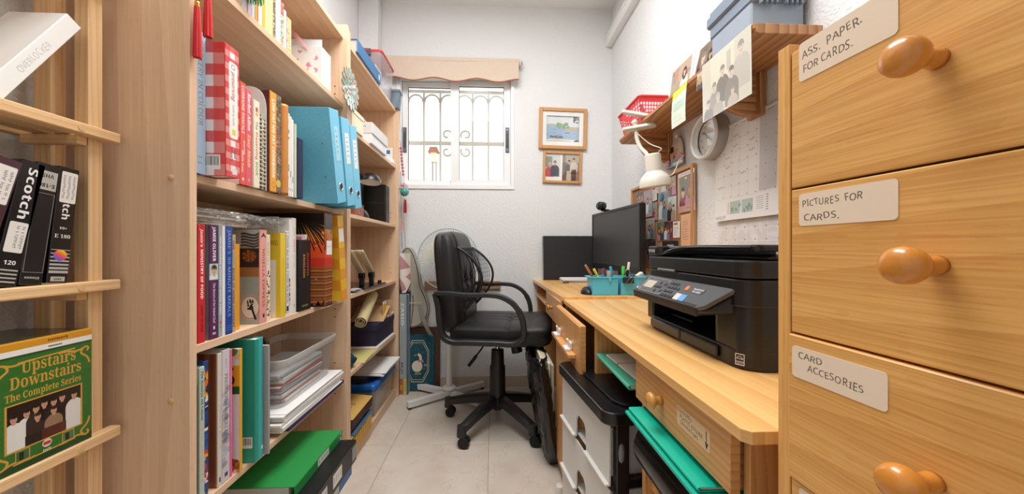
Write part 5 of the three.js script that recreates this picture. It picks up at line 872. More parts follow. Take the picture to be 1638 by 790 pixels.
// ---------------------------------------------------------------- files lying at the foot of the near bookcase
{
  const lie = (label, name, X, y, z0, z1, th, depth, color, tilt, draw, extra) => {
    const T = thing(name, label, 'folder', [X, y, (z0 + z1) / 2], 0, 'files piled at the foot of the near bookcase'); T.rotation.set(tilt[1] ?? 0, tilt[2] ?? 0, tilt[0]);
    const L = z0 - z1, b = 0.0022, p = paint(color, 0.4), pr = draw ? print(L, th, 2000, (g, W_, H_) => { fillAll(g, W_, H_, '#' + new THREE.Color(color).getHexString()); draw(g, W_, H_); }) : p;
    new MB().span(-b, 0, 0, th, -L / 2, L / 2, { m: p, f: { px: pr }, c: 0.001 }).span(-depth, -b, th - b, th, -L / 2, L / 2, { m: p, c: 0.0006 }).span(-depth, -b, 0, b, -L / 2, L / 2, { m: p, c: 0.0006 }).build('cover', T);
    new MB().span(-depth + 0.02, -0.02, b, th - b - 0.003, -L / 2 + 0.006, L / 2 - 0.006, { m: M.paper, c: 0 }).build('papers', T);
    return T;
  };
  const slips = (list) => (g, W_, H_) => list.forEach(([a, b, y0, y1, c]) => { g.fillStyle = c ?? '#ecebe6'; g.fillRect(W_ * a, H_ * y0, W_ * (b - a), H_ * (y1 - y0)); g.fillStyle = '#6d6a68'; for (let k = 0; k < 4; k++) g.fillRect(W_ * (a + (b - a) * (0.12 + 0.22 * k)), H_ * (y0 + (y1 - y0) * 0.25), W_ * 0.008, H_ * (y1 - y0) * 0.45); });
  lie('grey box file lying flat at the bottom of the pile of files', 'box_file', -0.56, SHELF.base + 0.0003, -0.98, -1.32, 0.105, 0.27, 0x77797c, [0]);
  lie('blue ring binder near the floor with torn white labels', 'ring_binder', -0.5, 0.1562, -0.975, -1.283, 0.04, 0.26, 0x1f6fb4, [0], slips([[0.05, 0.5, 0.2, 0.85], [0.5, 0.66, 0.3, 0.8, '#d9d4c2']]));
  const bk = lie('black lever arch file with white labels lying between the green and blue binders', 'lever_arch_file', -0.492, 0.1966, -0.985, -1.303, 0.07, 0.28, 0x161618, [0], slips([[0.42, 0.62, 0.2, 0.8], [0.1, 0.3, 0.24, 0.72, '#d9d8d4']]));
  new MB().span(-0.0, 0.0012, 0.012, 0.058, -0.158, -0.12, { m: new THREE.MeshPhysicalMaterial({ color: 0xb9bcbe, roughness: 0.1, transmission: 0.5, thickness: 0 }), c: 0.0003 }).build('tape', bk, 'strip of clear sticky tape');
  lie('green plastic ring binder lying on top of the pile of files', 'ring_binder', -0.545, 0.267, -1.006, -1.313, 0.03, 0.27, 0x2c944a, [0], slips([[0.42, 0.66, 0.1, 0.85], [0.94, 0.965, 0.1, 0.9, '#e9eae6']]));
}
// ---------------------------------------------------------------- hanging tassels and ornaments
function strands(mb, x, y0, y1, z, r, n, mats, spread = 1.25) {
  for (let k = 0; k < n; k++) { const a = k * 2.39996, rr = r * Math.sqrt((k + 0.5) / n), end = y1 + rnd(-0.002, 0.006) * (y0 - y1) * 8 * 0.3, s = spread + rnd(-0.1, 0.15); mb.tube([[x + rr * Math.cos(a) * 0.8, y0, z + rr * Math.sin(a) * 0.8], [x + rr * Math.cos(a) * 1.05, (y0 * 0.6 + end * 0.4), z + rr * Math.sin(a) * 1.05], [x + rr * Math.cos(a) * s, end, z + rr * Math.sin(a) * s]], 0.0009, mats[k % mats.length], { seg: 4, rad: 4 }); }
}
function tassel(label, x, z, yTop, yBand, yEnd, r) {
  const T = thing('tassel', label, 'tassel', [x, yEnd, z], 0, 'red silk tassels on the near bookcase'), red = [paint(0xe6383a, 0.7), paint(0xf04a46, 0.7), paint(0xd02c32, 0.7)];
  new MB().tube([[0, yTop - yEnd, 0], [0.0005, (yTop + yBand) / 2 - yEnd, 0], [0, yBand - yEnd, 0]], 0.0009, red[0], { seg: 8, rad: 6 }).build('cord', T);
  new MB().geo(new THREE.SphereGeometry(r * 0.75, 16, 12), paint(0xb9322c, 0.3), { at: [0, yBand + 0.008 - yEnd, 0] }).build('bead', T);
  new MB().lathe([[0.0005, 0.004], [r * 0.72, 0.003], [r * 0.8, 0], [r * 0.82, -0.008], [r * 0.7, -0.009]], M.brass, { at: [0, yBand - yEnd, 0], seg: 20 }).build('band', T, 'gold band');
  const m = new MB(); strands(m, 0, yBand - 0.007 - yEnd, 0, 0, r, 60, red); m.build('fringe', T);
  return T;
}
tassel('long red silk tassel with a gold band hanging on the near bookcase edge, left one', -0.6, -0.7535, 1.82, 1.447, 1.336, 0.006);
tassel('red silk tassel hanging a little higher, right of the gold banded one', -0.598, -0.778, 1.82, 1.482, 1.392, 0.0066);
{
  const T = thing('woollen_tassel', 'fluffy red and green woollen tassel hanging over the top shelf edge', 'tassel', [-0.615, 1.578, -0.93]), m = new MB();
  strands(m, 0.0, 0.1, 0.012, 0.012, 0.019, 70, [paint(0xc92a26, 0.95), paint(0xd83a30, 0.95)]); m.build('red_wool', T, 'red wool');
  const n = new MB(); strands(n, 0.002, 0.1, 0.004, -0.012, 0.017, 60, [paint(0x18905c, 0.95), paint(0x1fa56c, 0.95)], 1.5); n.build('green_wool', T, 'green wool');
  new MB().tube([[0, 0.095, 0], [0, 0.17, 0], [-0.006, 0.244, 0]], 0.0015, paint(0xb9a27a, 0.9), { seg: 8, rad: 6 }).build('cord', T);
}
{
  // flower of glass drops
  const T = thing('glass_flower', 'hanging flower ornament of pale green glass drops edged in dark metal', 'ornament', [-0.592, 1.602, -1.492]);
  const gl = [new THREE.MeshPhysicalMaterial({ color: 0xcfe6da, roughness: 0.06, transmission: 0.55, thickness: 0, ior: 1.6, clearcoat: 1 }), new THREE.MeshPhysicalMaterial({ color: 0xb9d6cc, roughness: 0.08, transmission: 0.45, thickness: 0, ior: 1.6, clearcoat: 1 }), new THREE.MeshPhysicalMaterial({ color: 0xe6d2c4, roughness: 0.08, transmission: 0.45, thickness: 0, ior: 1.6, clearcoat: 1 })];
  const metal = paint(0x3c4440, 0.35), drop = (L, w) => { const s = new THREE.Shape(); s.moveTo(0, 0); s.bezierCurveTo(w, L * 0.25, w * 1.1, L * 0.75, 0, L); s.bezierCurveTo(-w * 1.1, L * 0.75, -w, L * 0.25, 0, 0); return s; };
  [[0.084, 0.034, 0.0135, 16, 0], [0.06, 0.034, 0.0135, 12, 1], [0.036, 0.03, 0.0135, 8, 2]].forEach(([R, L, w, n, k]) => {
    for (let i = 0; i < n; i++) {
      const a = (i + 0.5 * (k % 2)) / n * Math.PI * 2, g = plate(drop(L, w), 0.003, 0.0014), e = [a, 0, 0];
      const m4 = new THREE.Matrix4().makeRotationX(a).multiply(new THREE.Matrix4().makeTranslation(0.004 + k * 0.0012, R - L, 0)).multiply(new THREE.Matrix4().makeRotationY(Math.PI / 2));
      new MB().geo(g, gl[(i + k) % 3], { mat4: m4 }).build('glass_drop', T);
      const pts = drop(L + 0.002, w + 0.0012).getPoints(8).map((p) => [p.x, p.y, 0.0015]);
      new MB().tube(pts, 0.0011, metal, { seg: 24, rad: 5, mat4: m4 }).build('metal_edge', T);
    }
  });
  new MB().geo(new THREE.SphereGeometry(0.011, 16, 10), gl[2], { at: [0.007, 0, 0], sc: [0.6, 1, 1] }).build('centre_stone', T);
  new MB().tube([[0.002, 0.078, 0], [-0.006, 0.086, -0.02], [-0.012, 0.078, -0.048]], 0.0008, metal, { seg: 8, rad: 5 }).build('hook', T);
  const P = thing('push_pin', 'red push pin in the edge of the far bookcase beside the glass flower', 'push pin', [-0.6113, 1.672, -1.549]);
  new MB().lathe([[0.0001, 0.0], [0.0042, 0.0005], [0.0042, 0.002], [0.0026, 0.003], [0.0026, 0.008], [0.0044, 0.009], [0.0042, 0.011], [0.0001, 0.0115]], paint(0xe2382c, 0.35), { e: [0, 0, -Math.PI / 2], seg: 16 }).build('pin_head', P);
}
// ---------------------------------------------------------------- far bookcase
{
  const s = SHELF2;
  { const T = thing('book', 'thick blue book lying flat on top of the far bookcase', 'book', [-0.617, s.t1, -1.815]), p = paint(0x3f78ac, 0.5);
    new MB().span(-0.004, 0, 0, 0.06, -0.165, 0.165, { m: p, c: 0.0015 }).span(-0.22, -0.004, 0.0565, 0.06, -0.165, 0.165, { m: p, c: 0.001 }).span(-0.22, -0.004, 0, 0.0035, -0.165, 0.165, { m: p, c: 0.001 }).build('cover', T);
    new MB().span(-0.214, -0.004, 0.0035, 0.0565, -0.16, 0.16, { m: paint(0xbdb9b0, 0.9), c: 0 }).build('pages', T);
    new MB().span(0, 0.0006, 0.016, 0.044, -0.15, -0.13, { m: paint(0xd9dfe2, 0.6), c: 0.0001 }).build('label_strip', T); }
  { const T = thing('clip_box', 'clear plastic box with red lid and dark clips on top of the far bookcase', 'box', [-0.745, s.t1, -2.155]);
    const cl = new THREE.MeshPhysicalMaterial({ color: 0xf0eef0, roughness: 0.25, transmission: 0.75, thickness: 0, ior: 1.4 });
    const ring = (hx, hz, y, r = 0.025) => { const p = []; for (const [sx, sz, a0] of [[1, 1, 0], [-1, 1, 1], [-1, -1, 2], [1, -1, 3]]) for (let k = 0; k <= 4; k++) { const a = (a0 + k / 4) * Math.PI / 2; p.push([sx * (hx - r) + r * Math.cos(a), y, sz * (hz - r) + r * Math.sin(a)]); } return p.reverse(); };
    new MB().geo(loft([ring(0.001, 0.001, 0.001, 0.0005), ring(0.105, 0.11, 0.001), ring(0.118, 0.124, 0.212)], { caps: false }), cl).build('body', T);
    new MB().geo(loft([ring(0.121, 0.127, 0.211), ring(0.121, 0.127, 0.222), ring(0.112, 0.118, 0.226), ring(0.001, 0.001, 0.226, 0.0005)], { caps: false }), paint(0xd8332c, 0.35)).build('lid', T, 'red lid');
    for (const z of [0.131, -0.131]) new MB().box(0, 0.205, z, 0.12, 0.038, 0.009, { m: paint(0x46484c, 0.45), c: 0.003 }).box(0, 0.212, z * 1.025, 0.1, 0.008, 0.006, { m: paint(0xb9302c, 0.4), c: 0.001 }).build('clip', T, 'dark grey clip');
    const Q = thing('paper_pad', 'white papers standing inside the clear red lidded box', 'paper', [-0.75, s.t1 + 0.003, -2.13]); new MB().box(0, 0.08, 0, 0.15, 0.16, 0.1, { m: M.paper, c: 0.001 }).build('sheets', Q); }
  { const T = thing('grey_caddy', 'slate grey plastic box with a lip overhanging the end of the top shelf', 'box', [-0.655, s.t1, -2.318]), m = paint(0x6d7d8a, 0.5);
    new MB().geo(loft([[-0.06, -0.026], [-0.05, -0.026], [0.05, -0.026]].length ? [[0.052, 0.024, 0.0], [0.058, 0.03, 0.098]].map(([hx, hz, y]) => [[-hx, y, hz], [hx, y, hz], [hx, y, -hz], [-hx, y, -hz]]) : []), m).build('body', T);
    new MB().box(0, 0.106, 0, 0.126, 0.018, 0.068, { m, c: 0.003 }).build('lid', T); }
  // second shelf
  { const T = thing('keepsake_box', 'small cream lidded box standing behind the glass flower', 'box', [-0.685, s.t2, -1.66]); new MB().box(0, 0.036, 0, 0.13, 0.072, 0.135, { m: paint(0xf0e8c8, 0.6), c: 0.0015 }).build('body', T); new MB().box(0, 0.08, 0, 0.136, 0.02, 0.141, { m: paint(0xf3ecd2, 0.6), c: 0.0015 }).build('lid', T); }
  const bx = (name, label, x, y, z, w, h, d, c, f, cat = 'box', e) => { const T = thing(name, label, cat, [x, y, z], e ?? 0); new MB().box(0, h / 2, 0, w, h, d, { m: paint(c, 0.5), f: f ?? {}, c: 0.003 }).build('body', T); return T; };
  const pe = bx('appliance_box', 'white grey equipment box with a line of small print, under the colourful packet', -0.72, s.t2 + 0.05, -1.96, 0.22, 0.058, 0.26, 0xdcdad8, { pz: print(0.22, 0.058, 1400, (g, W_, H_) => { fillAll(g, W_, H_, '#dddbd9'); marks(g, W_ * 0.6, H_ * 0.35, W_ * 0.5, H_ * 0.14, '#6a6a70'); }) });
  bx('plastic_case', 'lower white plastic case under the equipment box on the second shelf', -0.72, s.t2, -1.955, 0.21, 0.0495, 0.25, 0xe6e6e6);
  bx('picture_packet', 'colourful printed packet lying on top of the equipment box', -0.74, s.t2 + 0.1083, -1.93, 0.15, 0.03, 0.1, 0xb9a898, { pz: print(0.15, 0.03, 1400, (g, W_, H_) => { fillAll(g, W_, H_, '#c9bcae'); for (let k = 0; k < 40; k++) { g.fillStyle = ['#3a4a6c', '#c94a3a', '#e0b04a', '#4a7a5c', '#8a6a8c', '#222'][k % 6]; g.fillRect(W_ * hash2(k, 1), H_ * hash2(k, 2), W_ * 0.08, H_ * 0.3); } }) });
  bx('slide_tray', 'pair of shallow white slide trays at the front of the second shelf', -0.675, s.t2, -2.16, 0.085, 0.03, 0.12, 0xeef0f0);
  { const T = thing('clip_rack', 'white plastic rack of small slots along the second shelf edge', 'rack', [-0.655, s.t2, -2.255]); new MB().box(0, 0.004, 0, 0.06, 0.008, 0.065, { m: M.white, c: 0.001 }).build('base', T); for (let k = 0; k < 4; k++) new MB().box(0, 0.018, -0.024 + k * 0.016, 0.056, 0.022, 0.011, { m: M.white, c: 0.002 }).build('holder', T); }
  { const T = thing('picture_card', 'cream upright card with a blue picture leaning at the end of the second shelf', 'card', [-0.69, s.t2 + 0.0005, -2.3]); T.rotation.x = -0.05; new MB().box(0, 0.055, 0, 0.095, 0.11, 0.002, { m: paint(0xece6d8, 0.7), f: { pz: print(0.095, 0.11, 1500, (g, W_, H_) => { fillAll(g, W_, H_, '#efe9dc'); g.fillStyle = '#2f78b4'; g.fillRect(W_ * 0.12, H_ * 0.14, W_ * 0.7, H_ * 0.22); g.fillStyle = '#8cc0e0'; g.fillRect(W_ * 0.12, H_ * 0.26, W_ * 0.4, H_ * 0.1); g.fillStyle = '#8a8880'; g.fillRect(W_ * 0.2, H_ * 0.5, W_ * 0.5, H_ * 0.03); }) }, c: 0.0003 }).build('card', T); }
  // third shelf: lamp, cases
  { const T = thing('document_case', 'tall black document case standing behind the black desk lamp', 'case', [-0.735, s.t3, -2.17]);
    new MB().box(0, 0.1125, 0, 0.2, 0.225, 0.075, { m: M.blackSatin, c: 0.006 }).build('body', T); new MB().box(0.0, 0.115, 0.0375, 0.18, 0.002, 0.0012, { m: paint(0x4a443e, 0.5), c: 0.0004 }).build('seam', T); }
  { const T = thing('document_case', 'second black case half hidden by the blue lever arch files', 'case', [-0.8, s.t3, -2.06]); new MB().box(0, 0.1125, 0, 0.11, 0.225, 0.06, { m: M.black, c: 0.006 }).build('body', T); }
  { const T = thing('desk_lamp', 'small black desk lamp with a domed head on twin silver stems', 'lamp', [-0.685, s.t3, -1.85]), b = M.blackSatin;
    new MB().lathe([[0.0001, 0], [0.048, 0], [0.05, 0.004], [0.046, 0.022], [0.034, 0.04], [0.016, 0.05], [0.0001, 0.052]], b, { seg: 32 }).build('base', T);
    new MB().box(-0.01, 0.056, 0, 0.04, 0.02, 0.05, { m: M.black, c: 0.004 }).build('knuckle', T);
    for (const z of [-0.02, 0.02]) new MB().tube([[-0.012, 0.06, z], [-0.006, 0.21, z]], 0.0035, M.chrome, { rad: 8 }).build('stem', T, 'silver stem');
    new MB().box(-0.008, 0.128, 0, 0.016, 0.014, 0.056, { m: M.black, c: 0.003 }).build('slider', T);
    new MB().box(0.004, 0.215, -0.01, 0.05, 0.02, 0.06, { m: b, c: 0.005 }).build('neck', T);
    new MB().lathe([[0.056, 0], [0.055, 0.012], [0.046, 0.032], [0.028, 0.046], [0.0001, 0.051]], b, { at: [0.03, 0.196, -0.075], seg: 32, e: [-0.15, 0, 0] }).lathe([[0.054, 0.001], [0.02, 0.03], [0.0001, 0.04]], M.white, { at: [0.03, 0.196, -0.075], seg: 32, e: [-0.15, 0, 0] }).build('shade', T); }
  { const T = thing('storage_tin', 'red brown printed tin beside the foot of the black lamp', 'tin', [-0.675, s.t3, -1.71]); new MB().box(0, 0.026, 0, 0.09, 0.05, 0.11, { m: paint(0x9a5640, 0.4), f: { px: print(0.11, 0.05, 1500, (g, W_, H_) => { fillAll(g, W_, H_, '#9c5840'); for (let k = 0; k < 20; k++) { g.fillStyle = ['#7a3a2c', '#c08a6a', '#5a2c24'][k % 3]; g.fillRect(W_ * hash2(k, 1), H_ * hash2(k, 2), 12, 8); } }) }, c: 0.004 }).build('body', T); new MB().box(0, 0.052, 0, 0.092, 0.006, 0.112, { m: paint(0x7a3f30, 0.4), c: 0.002 }).build('lid', T); }
  // fourth shelf: stand with cream arms, striped cloth
  { const T = thing('tablet_stand', 'black folding stand with two cream arms on a black base plate', 'stand', [-0.725, s.t4, -1.93]), cr = paint(0xd8cba6, 0.5);
    new MB().box(0, 0.007, 0, 0.2, 0.005, 0.34, { m: M.blackGloss, c: 0.0015 }).box(0, 0.0025, 0.0, 0.205, 0.004, 0.345, { m: M.steel, c: 0.001 }).build('base_plate', T);
    for (const [x, z] of [[0.03, 0.015], [0.055, -0.06]]) {
      new MB().box(x, 0.035, z, 0.022, 0.055, 0.03, { m: M.black, c: 0.005 }).geo(new THREE.CylinderGeometry(0.017, 0.017, 0.026, 20), M.black, { at: [x, 0.06, z], e: [0, 0, Math.PI / 2] }).build('hinge', T);
      new MB().box(x, 0.075 + 0.06, z + 0.085, 0.032, 0.016, 0.2, { m: cr, c: 0.005, e: [-0.62, 0, 0] }).build('arm', T, 'cream arm');
    }
    new MB().box(0.042, 0.185, 0.142, 0.05, 0.01, 0.03, { m: cr, c: 0.003, e: [-0.62, 0, 0] }).build('arm_bridge', T, 'cream bridge');
    new MB().geo(new THREE.CylinderGeometry(0.009, 0.011, 0.012, 16), M.black, { at: [0.07, 0.016, -0.15] }).build('foot_knob', T); }
  { const T = thing('striped_cloth', 'folded black and white striped cloth at the front of the fourth shelf', 'cloth', [-0.668, s.t4, -1.7]);
    const tx = print(0.08, 0.1, 1600, (g, W_, H_) => { fillAll(g, W_, H_, '#ecebe8'); g.fillStyle = '#1e1e20'; for (let k = 0; k < 7; k++) { g.beginPath(); g.moveTo(0, H_ * (k / 7)); g.bezierCurveTo(W_ * 0.4, H_ * (k / 7 + 0.08), W_ * 0.6, H_ * (k / 7 - 0.05), W_, H_ * (k / 7 + 0.03)); g.lineTo(W_, H_ * (k / 7 + 0.09)); g.bezierCurveTo(W_ * 0.6, H_ * (k / 7 + 0.02), W_ * 0.4, H_ * (k / 7 + 0.14), 0, H_ * (k / 7 + 0.06)); g.fill(); } }, 'cloth');
    for (let k = 0; k < 2; k++) new MB().geo(sheet(10, 10, (u, v) => [-0.04 + 0.08 * u - 0.004 * k, 0.004 + 0.007 * k + 0.003 * Math.sin(u * 6 + k) * Math.sin(v * 5), 0.05 - 0.1 * v]), tx).geo(sheet(10, 10, (u, v) => [0.04 - 0.08 * u - 0.004 * k, 0.0005 + 0.007 * k, 0.05 - 0.1 * v]), tx).build('fold', T); }
  // fifth shelf
  { const T = thing('navy_box', 'dark navy lidded box on the fifth shelf of the far bookcase', 'box', [-0.752, s.t5 + 0.0125, -2.145]); new MB().box(0, 0.046, 0, 0.222, 0.092, 0.336, { m: paint(0x24203c, 0.65), c: 0.002 }).build('body', T); new MB().box(0, 0.1, 0, 0.23, 0.034, 0.344, { m: paint(0x282342, 0.65), c: 0.002 }).build('lid', T); }
  const lo = s.t5 + 0.0125 + 0.1172;
  bx('paper_wad', 'white and yellowed papers lying under the navy box', -0.745, s.t5, -2.13, 0.235, 0.012, 0.33, 0xebe8de, null, 'papers');
  { const T = thing('card_folder', 'pale yellow card folder lying at the front of the fifth shelf', 'folder', [-0.69, s.t5, -1.83]); new MB().box(0, 0.002, 0, 0.13, 0.004, 0.22, { m: paint(0xd9cf86, 0.75), c: 0.0005, e: [0, 0.1, 0] }).build('sheet', T); }
  { const T = thing('bandana', 'bunched dark teal bandana with white paisley print', 'cloth', [-0.665, s.t5 + 0.001, -1.655]);
    const tx = print(0.2, 0.12, 1500, (g, W_, H_) => { fillAll(g, W_, H_, '#17404c'); g.strokeStyle = '#e3e6e2'; g.lineWidth = 4; for (let k = 0; k < 14; k++) { const x = W_ * hash2(k, 4), y = H_ * hash2(k, 5); g.beginPath(); g.ellipse(x, y, 14, 9, k, 0, 7); g.stroke(); g.beginPath(); g.arc(x + 20, y, 10, k, k + 4); g.stroke(); } }, 'cloth');
    new MB().geo(sheet(28, 18, (u, v) => { const a = u * Math.PI * 2, b = v * Math.PI - Math.PI / 2, r = 1 + 0.12 * Math.sin(a * 3 + b * 4) + 0.08 * Math.sin(a * 7); return [0.034 * r * Math.cos(b) * Math.cos(a), 0.036 + 0.036 * Math.sin(b), -0.045 * r * Math.cos(b) * Math.sin(a)]; }), tx).build('fold', T); }
  { const T = thing('fabric_roll', 'thick roll of cream felt lying across the navy box', 'fabric roll', [-0.665, 0.59, -1.86]), fm = paint(0xd9c89a, 0.98), pts = [], A = V(0.005, -0.004, 0.06), Bq = V(-0.02, 0.1, -0.19);
    const prof = []; for (let k = 0; k <= 70; k++) { const a = k / 70 * Math.PI * 5, r = 0.01 + 0.024 * k / 70; prof.push([r * Math.cos(a), r * Math.sin(a)]); }
    const q = new THREE.Quaternion().setFromUnitVectors(V(0, 0, 1), Bq.clone().sub(A).normalize()), Lq = Bq.distanceTo(A), out = prof.map(([x, y]) => new THREE.Vector2(x, y)), inn = [...prof].reverse().map(([x, y]) => new THREE.Vector2(x * (1 - 0.0035 / Math.hypot(x, y)), y * (1 - 0.0035 / Math.hypot(x, y))));
    new MB().geo(new THREE.ExtrudeGeometry(new THREE.Shape([...out, ...inn]), { depth: Lq, bevelEnabled: false, steps: 1 }), fm, { mat4: new THREE.Matrix4().compose(A, q, V(1, 1, 1)) }).build('roll', T); }
  { const T = thing('cardboard_sheet', 'bent brown cardboard sheet leaning on the navy box behind the felt roll', 'cardboard', [-0.72, lo + 0.0005, -2.12]); new MB().box(0, 0.036, 0, 0.19, 0.003, 0.15, { m: M.card, c: 0.0005, e: [0.48, 0, 0] }).build('sheet', T); new MB().box(0.02, 0.055, -0.078, 0.16, 0.1, 0.003, { m: paint(0xb89468, 0.85), c: 0.0005, e: [-0.2, 0, 0] }).build('flap', T); }
  { const T = thing('card_wedge', 'yellow card with a white top standing beside the red box', 'card', [-0.64, lo + 0.0005, -2.125]); new MB().box(0, 0.045, 0, 0.004, 0.09, 0.055, { m: paint(0xe9bf3a, 0.6), c: 0.0005 }).box(0, 0.097, 0, 0.0045, 0.016, 0.056, { m: M.white, c: 0.0005 }).build('card', T); }
  bx('white_box', 'low white box under the dark red box', -0.69, lo, -2.24, 0.11, 0.016, 0.12, 0xeceae6);
  bx('red_box', 'dark red carton with a pale oval on the navy box', -0.695, lo + 0.0163, -2.235, 0.1, 0.048, 0.125, 0x8c1f26, { px: print(0.125, 0.048, 1600, (g, W_, H_) => { fillAll(g, W_, H_, '#8c1f26'); g.fillStyle = '#d9cfd0'; g.beginPath(); g.ellipse(W_ * 0.22, H_ * 0.5, W_ * 0.08, H_ * 0.2, 0, 0, 7); g.fill(); g.fillStyle = '#d9b9b9'; g.fillRect(W_ * 0.36, H_ * 0.4, W_ * 0.5, H_ * 0.1); }) });
  // bottom
  { const T = thing('storage_tub', 'clear plastic tub with a blue lid at the bottom of the far bookcase', 'tub', [-0.748, s.base, -2.095]);
    const ring = (hx, hz, y, r = 0.025) => { const p = []; for (const [sx, sz, a0] of [[1, 1, 0], [-1, 1, 1], [-1, -1, 2], [1, -1, 3]]) for (let k = 0; k <= 4; k++) { const a = (a0 + k / 4) * Math.PI / 2; p.push([sx * (hx - r) + r * Math.cos(a), y, sz * (hz - r) + r * Math.sin(a)]); } return p.reverse(); };
    new MB().geo(loft([ring(0.001, 0.001, 0.001, 0.0005), ring(0.108, 0.17, 0.001), ring(0.122, 0.187, 0.152)], { caps: false }), new THREE.MeshPhysicalMaterial({ color: 0xdedcd6, roughness: 0.22, transmission: 0.7, thickness: 0, ior: 1.4 })).build('body', T);
    new MB().geo(loft([ring(0.123, 0.188, 0.146), ring(0.131, 0.197, 0.148), ring(0.132, 0.198, 0.176), ring(0.122, 0.188, 0.184), ring(0.1, 0.166, 0.184), ring(0.098, 0.164, 0.172), ring(0.001, 0.001, 0.172, 0.0005)], { caps: false }), paint(0x2466b4, 0.3)).build('lid', T, 'bright blue lid');
    const Q = thing('cloth_pile', 'assorted folded papers and cloths inside the blue lidded tub', 'papers', [-0.748, s.base + 0.003, -2.095]); let yy = 0; for (let k = 0; k < 9; k++) { const h = rnd(0.009, 0.018); new MB().box(rnd(-0.005, 0.005), yy + h / 2, rnd(-0.01, 0.01), 0.18, h - 0.0008, 0.29, { m: paint(['#cbb9a8', '#a8a09a', '#c9a09c', '#b9b4a4', '#8f8c88', '#d6cfc2'][k % 6], 0.9), c: 0.003, e: [0, rnd(-0.04, 0.04), 0] }).build('layer', Q); yy += h; if (yy > 0.125) break; } }
  bx('black_tray', 'black and grey box lying on the blue tub lid', -0.765, s.base + 0.1842, -2.03, 0.17, 0.026, 0.2, 0x2a2a2c);
  { const T = thing('paper_stack', 'loose white sheets with a torn edge spread on the blue tub lid', 'paper', [-0.72, s.base + 0.2108, -2.12]); for (let k = 0; k < 5; k++) new MB().box(0.012 + rnd(-0.006, 0.012), 0.001 + k * 0.0028, rnd(-0.012, 0.012), 0.215, 0.0022, 0.3, { m: paint(['#f3f3f2', '#ebecee'][k % 2], 0.9), c: 0.0002, e: [0, rnd(-0.06, 0.06), -0.03] }).build('sheet', T); }
  { const T = thing('striped_folders', 'bundle of yellow and orange striped folders at the bottom near the floor', 'folders', [-0.72, s.base + 0.0003, -1.7]);
    const st = (w, h) => print(w, h, 1200, (g, W_, H_) => { for (let k = 0; k < 46; k++) { g.fillStyle = ['#d9a44a', '#e2b45c', '#b9783a', '#e9c47a'][k % 4]; g.fillRect(W_ * k / 46, 0, W_ / 46 + 1, H_); } }, 'paper');
    for (let k = 0; k < 3; k++) new MB().box(0, 0.0005 + 0.0205 * k + 0.01, 0.002 * k, 0.21, 0.0195, 0.265, { m: paint([0xe0aa48, 0xd9923a, 0xe6bf62][k], 0.7), f: { px: st(0.265, 0.02) }, c: 0.0008 }).build('folder', T); }
  { const T = thing('magazine_stack', 'few thin magazines with pale yellow edges above the striped folders', 'magazines', [-0.722, s.base + 0.0625, -1.705]); for (let k = 0; k < 4; k++) new MB().box(0.004 * k, 0.003 + 0.0065 * k, rnd(-0.006, 0.006), 0.2, 0.0058, 0.25, { m: paint(['#e9e7e2', '#d9cf6a', '#c9c9c8', '#4a6a8c'][k], 0.5), c: 0.0004, e: [0, rnd(-0.03, 0.03), 0] }).build('magazine', T); }
  { const T = thing('archive_box', 'manila topped archive box with a dark maroon edge and inked writing', 'box file', [-0.715, s.base + 0.0895, -1.71]); T.rotation.z = -0.12;
    new MB().box(0, 0.052, 0, 0.19, 0.05, 0.26, { m: paint(0x4c2a26, 0.7), c: 0.001, f: { py: print(0.19, 0.26, 1300, (g, W_, H_) => { fillAll(g, W_, H_, '#d3a95c'); marks(g, W_ * 0.66, H_ * 0.55, W_ * 0.45, W_ * 0.14, '#3a3028', -1.4); marks(g, W_ * 0.5, H_ * 0.5, W_ * 0.25, W_ * 0.08, '#3a3028', -1.4); }, 'paper') }, mat4: new THREE.Matrix4().makeRotationX(0.0) }).build('body', T); }
  { const T = thing('fabric_pouch', 'black and white patterned fabric pouch on the archive box', 'pouch', [-0.7, 0.243, -1.66]);
    const tx = print(0.16, 0.1, 1500, (g, W_, H_) => { fillAll(g, W_, H_, '#d9d6d2'); g.strokeStyle = '#1e1c1e'; g.lineWidth = 6; for (let k = 0; k < 9; k++) for (let j = 0; j < 3; j++) { g.beginPath(); g.ellipse(W_ * (k + 0.5) / 9, H_ * (j + 0.5) / 3, W_ / 24, H_ / 8, 0, 0, 7); g.stroke(); } }, 'cloth');
    new MB().geo(sheet(28, 16, (u, v) => { const a = u * Math.PI * 2, b = v * Math.PI - Math.PI / 2, k = Math.sign(Math.cos(a)) * Math.pow(Math.abs(Math.cos(a)), 0.6); return [0.035 * Math.cos(b) * k, 0.038 + 0.038 * Math.sin(b), -0.07 * Math.pow(Math.cos(b), 0.6) * Math.sin(a)]; }), tx).build('pouch', T); }
}
